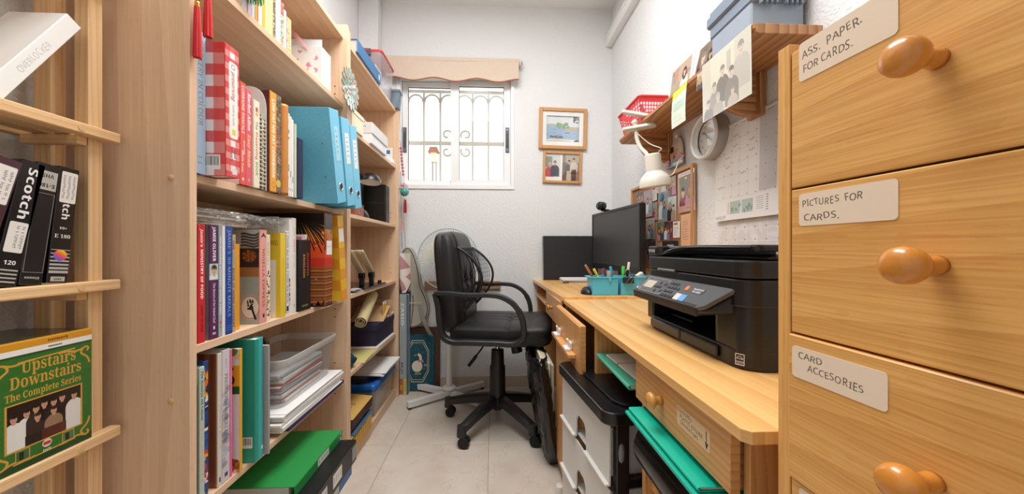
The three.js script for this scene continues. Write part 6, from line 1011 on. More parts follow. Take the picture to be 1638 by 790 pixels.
// ---------------------------------------------------------------- hanging cords beside the window
{
  const T = thing('hanging_charm', 'turquoise ball charm with knotted red cord and red tassel beside the window', 'charm', [-0.584, 1.18, -2.352]), red = [paint(0xd42a30, 0.7), paint(0xb9222a, 0.7)];
  new MB().tube([[-0.024, 0.47, 0.008], [-0.012, 0.36, 0.004], [-0.002, 0.24, 0], [0, 0.17, 0]], 0.0014, red[0], { seg: 20, rad: 6 }).build('cord', T);
  const kn = new MB(); for (let k = 0; k < 9; k++) kn.geo(new THREE.TorusKnotGeometry(0.005, 0.0016, 40, 5), red[k % 2], { at: [-0.02 + 0.0018 * k, 0.42 - 0.021 * k, 0.006 - 0.0006 * k] }); for (let k = 0; k < 10; k++) kn.tube([[-0.004, 0.2 - 0.003 * k, 0], [0.012 * (k % 2 ? 1 : -1) + 0.002 * k, 0.192 - 0.003 * k, 0.004], [0.02 * (k % 2 ? 1 : -1), 0.178, 0.002]], 0.001, red[0], { seg: 6, rad: 5 }); kn.build('knots', T);
  new MB().geo(new THREE.SphereGeometry(0.008, 12, 10), paint(0x7ab08c, 0.4), { at: [-0.013, 0.345, 0.004] }).build('bead', T);
  new MB().geo(new THREE.SphereGeometry(0.0285, 28, 20), paint(0x4d9a9c, 0.25, { clearcoat: 0.5 }), { at: [0.003, 0.138, 0] }).build('ball', T);
  new MB().lathe([[0.001, 0], [0.007, -0.002], [0.0075, -0.012], [0.006, -0.013]], M.brass, { at: [0.008, 0.098, 0], seg: 16 }).build('cap', T);
  const m = new MB(); strands(m, 0.008, 0.086, 0.002, 0, 0.0085, 46, red, 1.1); m.build('fringe', T);
  const R = thing('ribbon_cord', 'thin purple and gold cords hanging straight down past the bookcase end', 'cord', [-0.6, 0.95, -2.35]);
  new MB().tube([[-0.005, 0.5, 0], [0.0, 0.25, 0.002], [0.004, 0.0, 0]], 0.0016, paint(0x6a4a7a, 0.8), { seg: 16, rad: 6 }).build('cord', R); new MB().tube([[0.008, 0.42, 0], [0.014, 0.22, 0.002], [0.028, -0.02, 0]], 0.0018, paint(0x9a8a6a, 0.8), { seg: 16, rad: 6 }).build('cord', R);
  const rb = new MB(); for (let k = 0; k < 6; k++) rb.tube([[0.004, 0.2 - 0.006 * k, 0.003], [0.004 + 0.006 * ((k % 3) - 1), 0.17, 0.006], [0.003 + 0.009 * ((k % 3) - 1), 0.13 - 0.006 * k, 0.004]], 0.0014, paint(0xe88a84, 0.8), { seg: 6, rad: 5 }); rb.build('ribbon', R, 'faded pink ribbon ends');
}
// ---------------------------------------------------------------- keyboard box, guitar bag, needlework picture
{
  const T = thing('keyboard_carton', 'tall narrow grey keyboard carton with white CASIO lettering and blue stripe', 'carton', [-0.584, 0, -2.396]);
  const fr = print(0.054, 0.652, 1500, (g, W_, H_) => {
    fillAll(g, W_, H_, '#a2a9aa'); g.fillStyle = '#1f5f92'; g.fillRect(W_ * 0.84, 0, W_ * 0.16, H_); g.fillStyle = '#8d9698'; g.fillRect(W_ * 0.76, 0, W_ * 0.08, H_);
    down(g, 'CASIO', W_ * 0.34, H_ * 0.085, H_ * 0.31, W_ * 0.44, '#eef0ee'); g.fillStyle = '#d9b96a'; g.beginPath(); g.ellipse(W_ * 0.22, H_ * 0.09, W_ * 0.12, H_ * 0.012, 0, 0, 7); g.fill();
    marks(g, W_ * 0.3, H_ * 0.46, H_ * 0.2, W_ * 0.1, '#4a6a8c', Math.PI / 2); marks(g, W_ * 0.6, H_ * 0.44, H_ * 0.18, W_ * 0.1, '#6a7a5c', Math.PI / 2); down(g, 'SA-21', W_ * 0.3, H_ * 0.67, H_ * 0.79, W_ * 0.34, '#22262a', { italic: true });
    g.fillStyle = '#b5683a'; g.fillRect(0, H_ * 0.84, W_ * 0.42, H_ * 0.15); g.fillStyle = '#d89a4a'; g.fillRect(W_ * 0.04, H_ * 0.9, W_ * 0.3, H_ * 0.05); g.fillStyle = '#eed02c'; g.fillRect(W_ * 0.52, H_ * 0.84, W_ * 0.26, H_ * 0.155); marks(g, W_ * 0.65, H_ * 0.915, H_ * 0.11, W_ * 0.14, '#3a3a20', Math.PI / 2);
  });
  new MB().box(0, 0.3265, 0, 0.054, 0.652, 0.1, { m: paint(0x8d9496, 0.45), f: { pz: fr }, c: 0.0012 }).build('carton', T);
  new MB().box(0.0273, 0.33, 0.02, 0.0006, 0.64, 0.004, { m: paint(0xd9dcdc, 0.3), c: 0.0001 }).build('tape_edge', T);
}
{
  const T = thing('framed_needlework', 'dark wood framed teal needlework of a white goose in an octagon', 'picture', [-0.472, 0, -2.415]);
  T.rotation.x = -0.06;
  const w = 0.215, h = 0.412;
  new MB().geo(plate(roundRect(w, h, 0.002), 0.014, 0.002, [roundRect(w - 0.06, h - 0.06, 0.002)]), W.darkFrame, { at: [0, h / 2 + 0.002, 0], metres: true }).box(0, h + 0.002, 0.006, w + 0.025, 0.016, 0.024, { m: W.darkFrame, c: 0.003, g: 'x' }).build('frame', T);
  const pr = print(0.185, 0.375, 1500, (g, W_, H_) => {
    fillAll(g, W_, H_, '#1c5260'); for (let k = 0; k < 260; k++) { g.fillStyle = ['#2a6a72', '#b9c9a0', '#c98a84', '#3c7a80', '#174650'][k % 5]; g.fillRect(W_ * hash2(k, 1), H_ * hash2(k, 2), 4, 4); }
    const oct = (s, c, lw) => { g.strokeStyle = c; g.lineWidth = lw; g.beginPath(); const a = W_ * 0.42 * s, b = H_ * 0.36 * s, cx = W_ * 0.36, cy = H_ * 0.48; [[-a * 0.5, -b], [a * 0.5, -b], [a, -b * 0.5], [a, b * 0.5], [a * 0.5, b], [-a * 0.5, b], [-a, b * 0.5], [-a, -b * 0.5]].forEach(([x, y], i) => (i ? g.lineTo(cx + x, cy + y) : g.moveTo(cx + x, cy + y))); g.closePath(); g.stroke(); };
    oct(1, '#d9d2b8', 7); oct(0.95, '#16222c', 9); oct(0.9, '#d9d2b8', 5);
    g.fillStyle = '#e6dcc8'; g.beginPath(); g.ellipse(W_ * 0.34, H_ * 0.57, W_ * 0.2, H_ * 0.1, -0.3, 0, 7); g.fill(); g.strokeStyle = '#e6dcc8'; g.lineWidth = W_ * 0.1; g.beginPath(); g.moveTo(W_ * 0.44, H_ * 0.52); g.bezierCurveTo(W_ * 0.5, H_ * 0.42, W_ * 0.46, H_ * 0.36, W_ * 0.36, H_ * 0.37); g.stroke(); g.fillStyle = '#d98a2c'; g.fillRect(W_ * 0.22, H_ * 0.365, W_ * 0.1, H_ * 0.02); g.fillStyle = '#c98a8c'; g.fillRect(W_ * 0.38, H_ * 0.46, W_ * 0.2, H_ * 0.04); g.fillStyle = '#d9b04a'; for (let k = 0; k < 6; k++) g.fillRect(W_ * (0.26 + 0.04 * k), H_ * 0.68, 6, 20); g.fillStyle = '#d9d2b8'; g.fillRect(W_ * 0.6, H_ * 0.535, W_ * 0.12, H_ * 0.008); g.fillRect(W_ * 0.6, H_ * 0.56, W_ * 0.12, H_ * 0.008);
  }, 'cloth');
  new MB().box(-0.012, 0.19, 0.012, 0.172, 0.375, 0.012, { m: paint(0x1c5260, 0.95), f: { pz: pr }, c: 0.002 }).build('needlework', T);
}
{
  // soft grey instrument bag resting on the picture frame
  const T = thing('instrument_bag', 'pale grey soft instrument bag with dark piping hanging on the back wall', 'bag', [-0.55, 0.431, -2.418]);
  const s = new THREE.Shape(); s.moveTo(0.0, 0.004); s.bezierCurveTo(0.07, 0.0, 0.115, 0.06, 0.11, 0.13); s.bezierCurveTo(0.1, 0.21, 0.062, 0.24, 0.056, 0.3); s.bezierCurveTo(0.05, 0.38, 0.03, 0.46, 0.0, 0.51); s.bezierCurveTo(-0.03, 0.54, -0.055, 0.5, -0.06, 0.44); s.lineTo(-0.06, 0.27); s.lineTo(0.008, 0.235); s.lineTo(0.006, 0.03); s.lineTo(0.0, 0.004);
  const bagM = paint(0xaaa498, 0.8), pts = s.getPoints(16).map((p) => [p.x, p.y, 0.037]);
  new MB().geo(plate(s, 0.052, 0.008, [], 16), bagM, { at: [0, 0, -0.022] }).build('body', T);
  new MB().tube(pts, 0.0028, paint(0x2e2e2e, 0.6), { seg: 120, rad: 6, closed: true }).build('piping', T, 'dark piping');
  const z = new MB(); z.tube([[-0.01, 0.39, 0.0385], [-0.002, 0.33, 0.0385], [0.012, 0.21, 0.0385]], 0.004, M.white, { seg: 20, rad: 6 }).tube([[-0.01, 0.39, 0.042], [0, 0.33, 0.042], [0.012, 0.21, 0.042]], 0.0016, paint(0x46324a, 0.6), { seg: 20, rad: 6 }); z.build('zip', T);
  new MB().box(0.02, 0.16, 0.038, 0.11, 0.006, 0.003, { m: paint(0xc4c0b6, 0.7), c: 0.001 }).box(0.02, 0.148, 0.038, 0.11, 0.004, 0.003, { m: paint(0x8c877c, 0.7), c: 0.001 }).build('pocket_seam', T);
  new MB().geo(sheet(6, 24, (u, v) => [0.062 + 0.075 * v + (u - 0.5) * 0.026, 0.14 - 0.19 * v - 0.02 * Math.sin(v * 3), 0.042 + 0.012 * Math.sin(v * 3.1)]), paint(0x8c877e, 0.8)).geo(sheet(6, 24, (u, v) => [0.062 + 0.075 * v + (0.5 - u) * 0.026, 0.14 - 0.19 * v - 0.02 * Math.sin(v * 3), 0.0405 + 0.012 * Math.sin(v * 3.1)]), paint(0x8c877e, 0.8)).build('strap', T);
  const C = thing('patchwork_cloth', 'pink and cream triangle patchwork cloth hanging at the bookcase end', 'cloth', [-0.6, 0.66, -2.362]);
  const tx = print(0.07, 0.26, 1500, (g, W_, H_) => { fillAll(g, W_, H_, '#e3dbd0'); g.fillStyle = '#c08a8c'; g.beginPath(); g.moveTo(0, H_ * 0.05); g.lineTo(W_, H_ * 0.36); g.lineTo(0, H_ * 0.42); g.fill(); g.beginPath(); g.moveTo(0, H_ * 0.62); g.lineTo(W_ * 0.75, H_ * 0.92); g.lineTo(0, H_ * 0.98); g.fill(); g.beginPath(); g.moveTo(W_, H_ * 0.48); g.lineTo(W_, H_ * 0.7); g.lineTo(W_ * 0.5, H_ * 0.6); g.fill(); }, 'cloth');
  const cut = (v) => 0.068 * (v < 0.25 ? 0.35 + 0.65 * v / 0.25 : 1);
  new MB().geo(sheet(6, 20, (u, v) => [-0.012 + cut(v) * u + (v < 0.25 ? 0.012 : 0) * (1 - v / 0.25), 0.26 * v, 0.006 * Math.sin(u * 5 + v * 3)]), tx).geo(sheet(6, 20, (u, v) => [-0.012 + cut(v) * (1 - u) + (v < 0.25 ? 0.012 : 0) * (1 - v / 0.25), 0.26 * v, 0.006 * Math.sin((1 - u) * 5 + v * 3) - 0.0012]), tx).build('cloth', C);
}
// ---------------------------------------------------------------- pedestal fan
{
  const T = thing('pedestal_fan', 'white pedestal fan with wire cage and cross shaped feet behind the chair', 'fan', [-0.284, 0, -2.285]), w = paint(0xe6e7e5, 0.4);
  [[-0.225, 0.155], [-0.235, -0.14], [0.215, -0.15], [0.2, 0.16]].forEach(([x, z]) => { const L = Math.hypot(x, z), a = Math.atan2(-z, x), m4 = new THREE.Matrix4().makeRotationY(a); new MB().box(L / 2 + 0.008, 0.032, 0, L - 0.016, 0.036, 0.034, { m: w, c: 0.003, mat4: m4, e: [0, 0, -0.02] }).box(L - 0.012, 0.007, 0, 0.016, 0.014, 0.026, { m: M.rubber, c: 0.002, mat4: m4 }).build('foot', T); });
  new MB().lathe([[0.0001, 0.01], [0.036, 0.01], [0.036, 0.055], [0.044, 0.06], [0.044, 0.068], [0.03, 0.078], [0.0201, 0.08]], w, { seg: 28 }).build('hub', T);
  new MB().geo(new THREE.CylinderGeometry(0.0195, 0.0195, 0.52, 24), w, { at: [0, 0.34, 0] }).lathe([[0.0195, 0.58], [0.026, 0.585], [0.026, 0.62], [0.014, 0.63]], w, { seg: 24 }).geo(new THREE.CylinderGeometry(0.013, 0.013, 0.22, 20), w, { at: [0, 0.72, 0] }).build('pole', T);
  const hd = new THREE.Matrix4().makeTranslation(0.0, 0.883, 0.0).multiply(new THREE.Matrix4().makeRotationY(-0.1)).multiply(new THREE.Matrix4().makeRotationX(-0.05));
  const A = { mat4: hd };
  new MB().lathe([[0.0001, -0.11], [0.03, -0.108], [0.05, -0.09], [0.052, -0.04], [0.04, -0.015], [0.0001, -0.012]], w, { mat4: hd.clone().multiply(new THREE.Matrix4().makeRotationX(Math.PI / 2)), seg: 28 }).box(0, -0.06, -0.05, 0.05, 0.06, 0.06, { m: w, c: 0.008, mat4: hd }).build('motor', T);
  const wire = paint(0xb4c2c2, 0.4), cg = new MB(), R = 0.193;
  for (const [zz, r] of [[0.03, R], [0.036, R - 0.001]]) cg.geo(new THREE.TorusGeometry(r, 0.0032, 8, 72), wire, { at: [0, 0, zz], mat4: hd });
  for (const [s, z0, ext] of [[1, 0.03, 0.042], [-1, 0.03, 0.03]]) { for (let k = 0; k < 72; k++) { const a = k / 72 * Math.PI * 2, c = Math.cos(a), n = Math.sin(a); cg.tube([[c * R, n * R, z0], [c * R * 0.8, n * R * 0.8, z0 + s * ext * 0.85], [c * 0.1, n * 0.1, z0 + s * ext], [c * 0.036, n * 0.036, z0 + s * ext * 1.02]], 0.001, wire, { seg: 8, rad: 4, mat4: hd }); } cg.geo(new THREE.TorusGeometry(0.11, 0.0012, 6, 48), wire, { at: [0, 0, z0 + s * ext * 1.0], mat4: hd }); }
  cg.build('cage', T);
  new MB().geo(new THREE.CylinderGeometry(0.038, 0.038, 0.006, 28), w, { at: [0, 0, 0.074], e: [Math.PI / 2, 0, 0], mat4: hd }).build('badge', T);
  const blade = new THREE.MeshPhysicalMaterial({ color: 0xece7d8, roughness: 0.35, transmission: 0.35, thickness: 0, ior: 1.4 });
  const hub = new MB().lathe([[0.0001, 0.022], [0.02, 0.02], [0.03, 0.008], [0.03, -0.014]], w, { at: [0, 0, 0.03], e: [Math.PI / 2, 0, 0], mat4: hd, seg: 24 }).build('rotor', T);
  for (let k = 0; k < 3; k++) { const m4 = hd.clone().multiply(new THREE.Matrix4().makeRotationZ(k * Math.PI * 2 / 3 + 0.55)); new MB().geo(sheet(14, 14, (u, v) => { const r = 0.026 + 0.145 * v, a = (u - 0.5) * (0.6 + 0.62 * Math.sin(Math.min(1, v * 1.12) * Math.PI * 0.93)) + v * 0.25; return [r * Math.cos(a), r * Math.sin(a), 0.03 + (u - 0.5) * 0.03]; }), blade, { mat4: m4 }).build('blade', hub); }
}
// ---------------------------------------------------------------- pine wall shelf with brackets
{
  const T = thing('wall_shelf', 'dark grained pine wall shelf on two curved brackets', 'shelf', [0.822, 1.487, -1.327]), f = (x) => x - 0.822;
  const board = plate([[f(0.657), 0], [f(0.651), 0.004], [f(0.652), 0.008], [f(0.646), 0.012], [f(0.6455), 0.0205], [f(0.649), 0.022], [0, 0.022], [0, 0]], 0.946, 0.0015);
  new MB().geo(board, W.shelfPine, { at: [0, 0, -0.473], metres: true, g: 'z' }).build('board', T);
  const s = new THREE.Shape(); s.moveTo(f(0.672), -0.001); s.lineTo(f(0.672), -0.04); s.bezierCurveTo(f(0.678), -0.085, f(0.715), -0.118, f(0.775), -0.126); s.lineTo(f(0.802), -0.126); s.lineTo(f(0.802), -0.001); s.closePath();
  for (const z of [-1.052, -1.62]) {
    const b = new MB().geo(plate(s, 0.018, 0.002, [], 10), W.shelfPine, { at: [0, 0, z - 0.018 + 1.327], metres: true, g: 'x' }).build('bracket', T);
    for (const y of [-0.032, -0.052, -0.072, -0.092]) new MB().box(f(0.762), y, z + 1.3295, 0.064, 0.0012, 0.0012, { m: paint(0x5a3418, 0.8), c: 0 }).build('groove', b);
    new MB().box(f(0.812), -0.066, z + 1.314, 0.019, 0.13, 0.062, { m: W.shelfPine, c: 0.002 }).box(f(0.803), -0.066, z + 1.314, 0.006, 0.13, 0.03, { m: W.shelfPine, c: 0.0015 }).build('back_plate', b);
  }
}
const SHELF_TOP = 1.5105;
{ // red basket
  const T = thing('plastic_basket', 'red plastic basket with pierced sides at the far end of the wall shelf', 'basket', [0.722, SHELF_TOP, -1.665]), m = paint(0xea434c, 0.35);
  const X0 = 0.062, Z0 = 0.1, X1 = 0.083, Z1 = 0.128, H = 0.112, at = (k, y, o = 0) => [(X0 + (X1 - X0) * y / H + o) * k[0], y, (Z0 + (Z1 - Z0) * y / H + o) * k[1]];
  const C = [[1, 1], [-1, 1], [-1, -1], [1, -1]], b = new MB();
  b.box(0, 0.0025, 0, X0 * 2, 0.004, Z0 * 2, { m, c: 0.001 });
  for (let i = 0; i < 4; i++) {
    const A = C[i], Bq = C[(i + 1) % 4], n = i % 2 ? 9 : 12, lerp = (p, q, t) => p.map((v, k) => v + (q[k] - v) * t);
    for (const y of [0.004, 0.03, 0.045, 0.06, 0.075, 0.09]) b.tube([at(A, y), at(Bq, y)], y < 0.01 ? 0.003 : 0.0021, m, { rad: 6 });
    for (let k = 0; k <= n; k++) b.tube([lerp(at(A, 0.004), at(Bq, 0.004), k / n), lerp(at(A, H), at(Bq, H), k / n)], 0.0021, m, { rad: 6 });
    b.quad(at(A, 0.002), at(Bq, 0.002), at(Bq, 0.03), at(A, 0.03), m).quad(at(Bq, 0.002, -0.0015), at(A, 0.002, -0.0015), at(A, 0.03, -0.0015), at(Bq, 0.03, -0.0015), m);
    b.quad(at(A, 0.09), at(Bq, 0.09), at(Bq, H), at(A, H), m).quad(at(Bq, 0.09, -0.0015), at(A, 0.09, -0.0015), at(A, H, -0.0015), at(Bq, H, -0.0015), m);
  }
  b.build('body', T);
  new MB().tube([...C, C[0]].map((k) => at(k, H, 0.002)), 0.0045, m, { seg: 48, rad: 8, round: false }).build('rim', T);
  new MB().box(0.01, 0.1165, -0.05, 0.016, 0.085, 0.012, { m: paint(0x8c2630, 0.4), c: 0.003, e: [-0.5, 0, 0.1] }).build('handle', T, 'dark red carrying handle');
  new MB().box(0.0, 0.04, 0.02, 0.07, 0.07, 0.1, { m: paint(0xe6e2de, 0.8), c: 0.004, e: [0, 0.3, 0.1] }).build('contents', T, 'white bundle');
}
{ // storage box with ribs
  const T = thing('storage_box', 'slate grey ribbed plastic storage box at the near end of the wall shelf', 'box', [0.742, SHELF_TOP, -0.98]), m = paint(0x7d8c9b, 0.5), L = 0.2;
  new MB().box(0, 0.042, 0, 0.145, 0.084, L - 0.03, { m: paint(0x98a4b2, 0.5), c: 0.004 }).box(0, 0.1, 0, 0.15, 0.04, L - 0.014, { m, c: 0.006 }).build('body', T);
  new MB().box(0, 0.134, 0, 0.164, 0.036, L, { m, c: 0.006 }).box(0, 0.158, 0, 0.15, 0.02, L - 0.012, { m, c: 0.005 }).build('lid', T);
  for (let k = 0; k < 9; k++) if (k !== 4) new MB().box(-0.056 + k * 0.0135, 0.1, L / 2 - 0.002, 0.004, 0.06, 0.012, { m, c: 0.0012 }).build('rib', T);
}
{ // pictures leaning on the shelf
  const lean = (label, z, w, h, x, ang, k, n, border = 0.012) => {
    const T = thing('leaning_print', label, 'photograph', [x, SHELF_TOP, z], 0, 'pictures leaning on the wall shelf');
    const pr = print(w, h, 1400, (g, W_, H_) => { fillAll(g, W_, H_, '#efeeec'); g.save(); const b = border * 1400; g.translate(b, b); g.beginPath(); g.rect(0, 0, W_ - 2 * b, H_ - 2 * b); g.clip(); snapshot(g, W_ - 2 * b, H_ - 2 * b, k, n); g.restore(); }, 'gloss');
    new MB().box(0, h / 2, 0, 0.003, h, w, { m: paint(0xe9e6e2, 0.5), f: { nx: pr }, c: 0.0006, mat4: new THREE.Matrix4().makeRotationZ(-ang) }).build('print', T);
  };
  lean('white bordered photograph leaning on the shelf, nearest the red basket', -1.255, 0.16, 0.12, 0.668, 0.12, 11, 2);
  lean('brown edged photograph leaning on the shelf beside the slate box', -1.145, 0.12, 0.135, 0.69, 0.2, 14, 2, 0.006);
  lean('white card leaning furthest back on the shelf behind the photographs', -1.19, 0.16, 0.15, 0.72, 0.16, 17, 1, 0.03);
}
{ // prints stuck to the shelf edge
  const T = thing('family_photo', 'large pale family photograph taped to the front edge of the wall shelf', 'photograph', [0.6425, 1.424, -0.9625]);
  const pr = print(0.21, 0.174, 1900, (g, W_, H_) => { fillAll(g, W_, H_, '#cfccb9'); g.fillStyle = '#dcdac4'; g.fillRect(W_ * 0.2, 0, W_ * 0.5, H_ * 0.5); g.fillStyle = '#b9b6a8'; g.fillRect(W_ * 0.55, H_ * 0.1, W_ * 0.08, H_ * 0.3); const P = [[0.82, 0.2, 0.2, '#8a8480', '#b9b4ac'], [0.46, 0.34, 0.17, '#7d7672', '#6a645f'], [0.64, 0.46, 0.17, '#5f5854', '#7a746e'], [0.28, 0.52, 0.16, '#8a8078', '#8f8a84'], [0.36, 0.72, 0.15, '#b3a898', '#a8a098'], [0.66, 0.76, 0.13, '#8a8078', '#b9aca0'], [0.14, 0.74, 0.14, '#7d746c', '#77716c']]; for (const [x, y, s, hair, top] of P) person(g, W_ * x, H_ * y, H_ * s, { skin: '#cdbfb2', hair, top }); g.fillStyle = 'rgba(214,212,204,0.28)'; g.fillRect(0, 0, W_, H_); g.strokeStyle = '#e9e8e4'; g.lineWidth = 5; g.strokeRect(0, 0, W_, H_); }, 'gloss');
  new MB().box(0, 0, 0, 0.0008, 0.174, 0.208, { m: M.paper, f: { nx: pr }, c: 0.0001, e: [0, 0, 0.012] }).build('print', T);
  const N = thing('paper_note', 'narrow pale green note with a yellow top hanging from the shelf edge', 'note', [0.6425, 1.4405, -1.2]);
  const nr = print(0.092, 0.128, 1900, (g, W_, H_) => { fillAll(g, W_, H_, '#dfe8d8'); g.fillStyle = '#e6da52'; g.beginPath(); g.moveTo(0, 0); g.lineTo(W_, 0); g.lineTo(W_, H_ * 0.14); g.lineTo(0, H_ * 0.24); g.fill(); g.fillStyle = '#b9d6c4'; g.fillRect(W_ * 0.1, H_ * 0.34, W_ * 0.8, H_ * 0.24); for (let k = 0; k < 9; k++) { g.fillStyle = ['#9fb9a4', '#c9cf9a', '#a9c0b9'][k % 3]; g.fillRect(W_ * 0.14, H_ * (0.38 + 0.06 * k), W_ * (0.4 + 0.3 * hash2(k, 2)), 3); } }, 'paper');
  new MB().geo(sheet(3, 14, (u, v) => [-0.001 - 0.006 * Math.sin((1 - v) * 2.2), 0.064 * (2 * v - 1), 0.046 * (2 * u - 1)]), nr).geo(sheet(3, 14, (u, v) => [-0.0006 - 0.006 * Math.sin((1 - v) * 2.2), 0.064 * (2 * v - 1), 0.046 * (1 - 2 * u)]), M.paper).build('paper', N);
  const S = thing('small_photo', 'tiny photograph stuck to the shelf edge beside the family photograph', 'photograph', [0.6435, 1.474, -1.083]);
  new MB().box(0, 0, 0, 0.0008, 0.05, 0.034, { m: M.paper, f: { nx: print(0.034, 0.05, 1900, (g, W_, H_) => snapshot(g, W_, H_, 21, 1), 'gloss') }, c: 0.0001, e: [0.08, 0, 0] }).build('print', S);
}
{ // clip lamp
  const T = thing('clip_lamp', 'cream clip on lamp with a twisted neck and bell shaped head under the wall shelf', 'lamp', [0.64, 1.33, -1.5]), c = paint(0xe6e0d2, 0.4), L = (y) => y - 1.33;
  const jaw = (y, e, len) => new MB().geo(plate(roundRect(len, 0.034, 0.012), 0.006, 0.003), c, { at: [0.006, L(y), 0.0], e: [Math.PI / 2, 0, e] });
  const up = new THREE.Matrix4().makeTranslation(-0.02, L(1.535), -0.03).multiply(new THREE.Matrix4().makeRotationY(-0.6)).multiply(new THREE.Matrix4().makeRotationZ(-0.35));
  new MB().geo(plate(roundRect(0.12, 0.036, 0.014), 0.006, 0.003), c, { e: [-Math.PI / 2, 0, 0], mat4: up }).build('upper_jaw', T);
  const low = new THREE.Matrix4().makeTranslation(-0.005, L(1.476), -0.03).multiply(new THREE.Matrix4().makeRotationY(-0.6));
  new MB().geo(plate(roundRect(0.135, 0.04, 0.016), 0.007, 0.003), c, { e: [-Math.PI / 2, 0, 0], mat4: low }).build('lower_jaw', T);
  new MB().geo(new THREE.SphereGeometry(0.013, 16, 12), c, { at: [-0.022, L(1.505), -0.035] }).box(-0.02, L(1.495), -0.035, 0.012, 0.05, 0.016, { m: c, c: 0.003 }).build('spring_pivot', T);
  const neck = [[-0.016, L(1.475), -0.036], [-0.014, L(1.43), -0.03], [-0.006, L(1.385), -0.01], [0.004, L(1.35), 0.025], [-0.004, L(1.318), 0.06]];
  new MB().tube(neck, 0.0088, c, { seg: 40, rad: 12 }).build('neck', T);
  const hel = [], cv = new THREE.CatmullRomCurve3(neck.map((p) => V(...p))); for (let k = 0; k <= 120; k++) { const p = cv.getPoint(k / 120), a = k * 0.9; hel.push([p.x + 0.009 * Math.cos(a), p.y + 0.002 * Math.sin(a), p.z + 0.009 * Math.sin(a)]); } new MB().tube(hel, 0.0012, paint(0xd6cfc0, 0.5), { seg: 360, rad: 5 }).build('neck_ribbing', T);
  const hd = new THREE.Matrix4().makeTranslation(-0.006, L(1.322), 0.105).multiply(new THREE.Matrix4().makeRotationX(0.05)).multiply(new THREE.Matrix4().makeRotationZ(0.12));
  new MB().lathe([[0.0001, 0.006], [0.026, 0.006], [0.031, 0.0], [0.031, -0.062], [0.034, -0.066], [0.05, -0.082], [0.06, -0.1], [0.061, -0.124], [0.058, -0.124], [0.057, -0.102], [0.046, -0.084], [0.03, -0.068]], c, { seg: 40, mat4: hd }).build('shade', T);
  const v = new MB(); for (let k = 0; k < 14; k++) { const a = k / 14 * 6.2832; v.geo(new THREE.CylinderGeometry(0.0021, 0.0021, 0.001, 8), paint(0x4a4640, 0.9), { at: [0.021 * Math.cos(a), 0.0062, 0.021 * Math.sin(a)], mat4: hd }); } v.build('vent_holes', T);
  new MB().geo(new THREE.SphereGeometry(0.024, 20, 14), paint(0xf3f1ea, 0.4), { at: [0, -0.095, 0], mat4: hd }).build('bulb', T);
  new MB().tube([[0.01, L(1.26), 0.13], [0.06, L(1.24), 0.12], [0.13, L(1.32), 0.06], [0.16, L(1.345), 0.04]], 0.0022, c, { seg: 30, rad: 6 }).build('flex', T); new MB().tube([[-0.02, L(1.46), -0.03], [0.03, L(1.4), 0.0], [0.06, L(1.37), 0.04], [0.03, L(1.345), 0.08]], 0.0022, c, { seg: 30, rad: 6 }).build('flex', T);
  new MB().box(0.165, L(1.325), -0.02, 0.014, 0.016, 0.075, { m: c, c: 0.004 }).build('inline_switch', T);
}
{ // clock
  const T = thing('wall_clock', 'round silver wall clock with a white rim beneath the wall shelf', 'clock', [0.824, 1.364, -1.284]), r0 = new THREE.Matrix4().makeRotationZ(Math.PI / 2), R = 0.08;
  const body = new THREE.MeshPhysicalMaterial({ color: 0xaeaaa6, roughness: 0.38, metalness: 0.75 });
  new MB().lathe([[0.0001, 0], [R + 0.004, 0], [R + 0.005, 0.004], [R + 0.003, 0.046], [R - 0.004, 0.05]], body, { mat4: r0, seg: 56 }).build('case', T);
  new MB().lathe([[R - 0.012, 0.03], [R - 0.01, 0.049], [R - 0.006, 0.054], [R, 0.053], [R + 0.003, 0.046]], paint(0xf0f1f0, 0.3), { mat4: r0, seg: 56 }).build('rim', T);
  const pr = print(0.15, 0.15, 1800, (g, W_, H_) => { fillAll(g, W_, H_, '#d9d4ca'); for (let k = 1; k <= 12; k++) { const a = k / 12 * 6.2832; textAt(g, String(k), W_ * (0.5 + 0.36 * Math.sin(a)), H_ * (0.5 - 0.36 * Math.cos(a)), H_ * 0.09, '#4a4846'); } for (let k = 0; k < 60; k++) { const a = k / 60 * 6.2832; g.fillStyle = '#55524e'; g.beginPath(); g.arc(W_ * (0.5 + 0.45 * Math.sin(a)), H_ * (0.5 - 0.45 * Math.cos(a)), 1.6, 0, 7); g.fill(); } });
  new MB().geo(new THREE.CircleGeometry(R - 0.009, 48), pr, { at: [-0.024, 0, 0], e: [0, -Math.PI / 2, 0] }).build('dial', T);
  const hnd = (len, w, a, x, c) => new MB().box(0, len / 2 - 0.01, 0, 0.0012, len, w, { m: c, c: 0.0003, mat4: new THREE.Matrix4().makeTranslation(x, 0, 0).multiply(new THREE.Matrix4().makeRotationX(a)) });
  hnd(0.052, 0.006, -0.9, -0.028, paint(0x6d767c, 0.4)).build('hour_hand', T); hnd(0.07, 0.0035, 2.2, -0.03, paint(0x4c5054, 0.4)).build('minute_hand', T); hnd(0.07, 0.0014, 2.35, -0.032, paint(0x3a3a3c, 0.4)).geo(new THREE.CylinderGeometry(0.005, 0.005, 0.003, 16), paint(0x3a3a3c, 0.4), { at: [-0.033, 0, 0], e: [0, 0, Math.PI / 2] }).build('second_hand', T);
  new MB().geo(new THREE.CircleGeometry(R - 0.008, 48), M.glass, { at: [-0.046, 0, 0], e: [0, -Math.PI / 2, 0] }).build('glass', T);
}
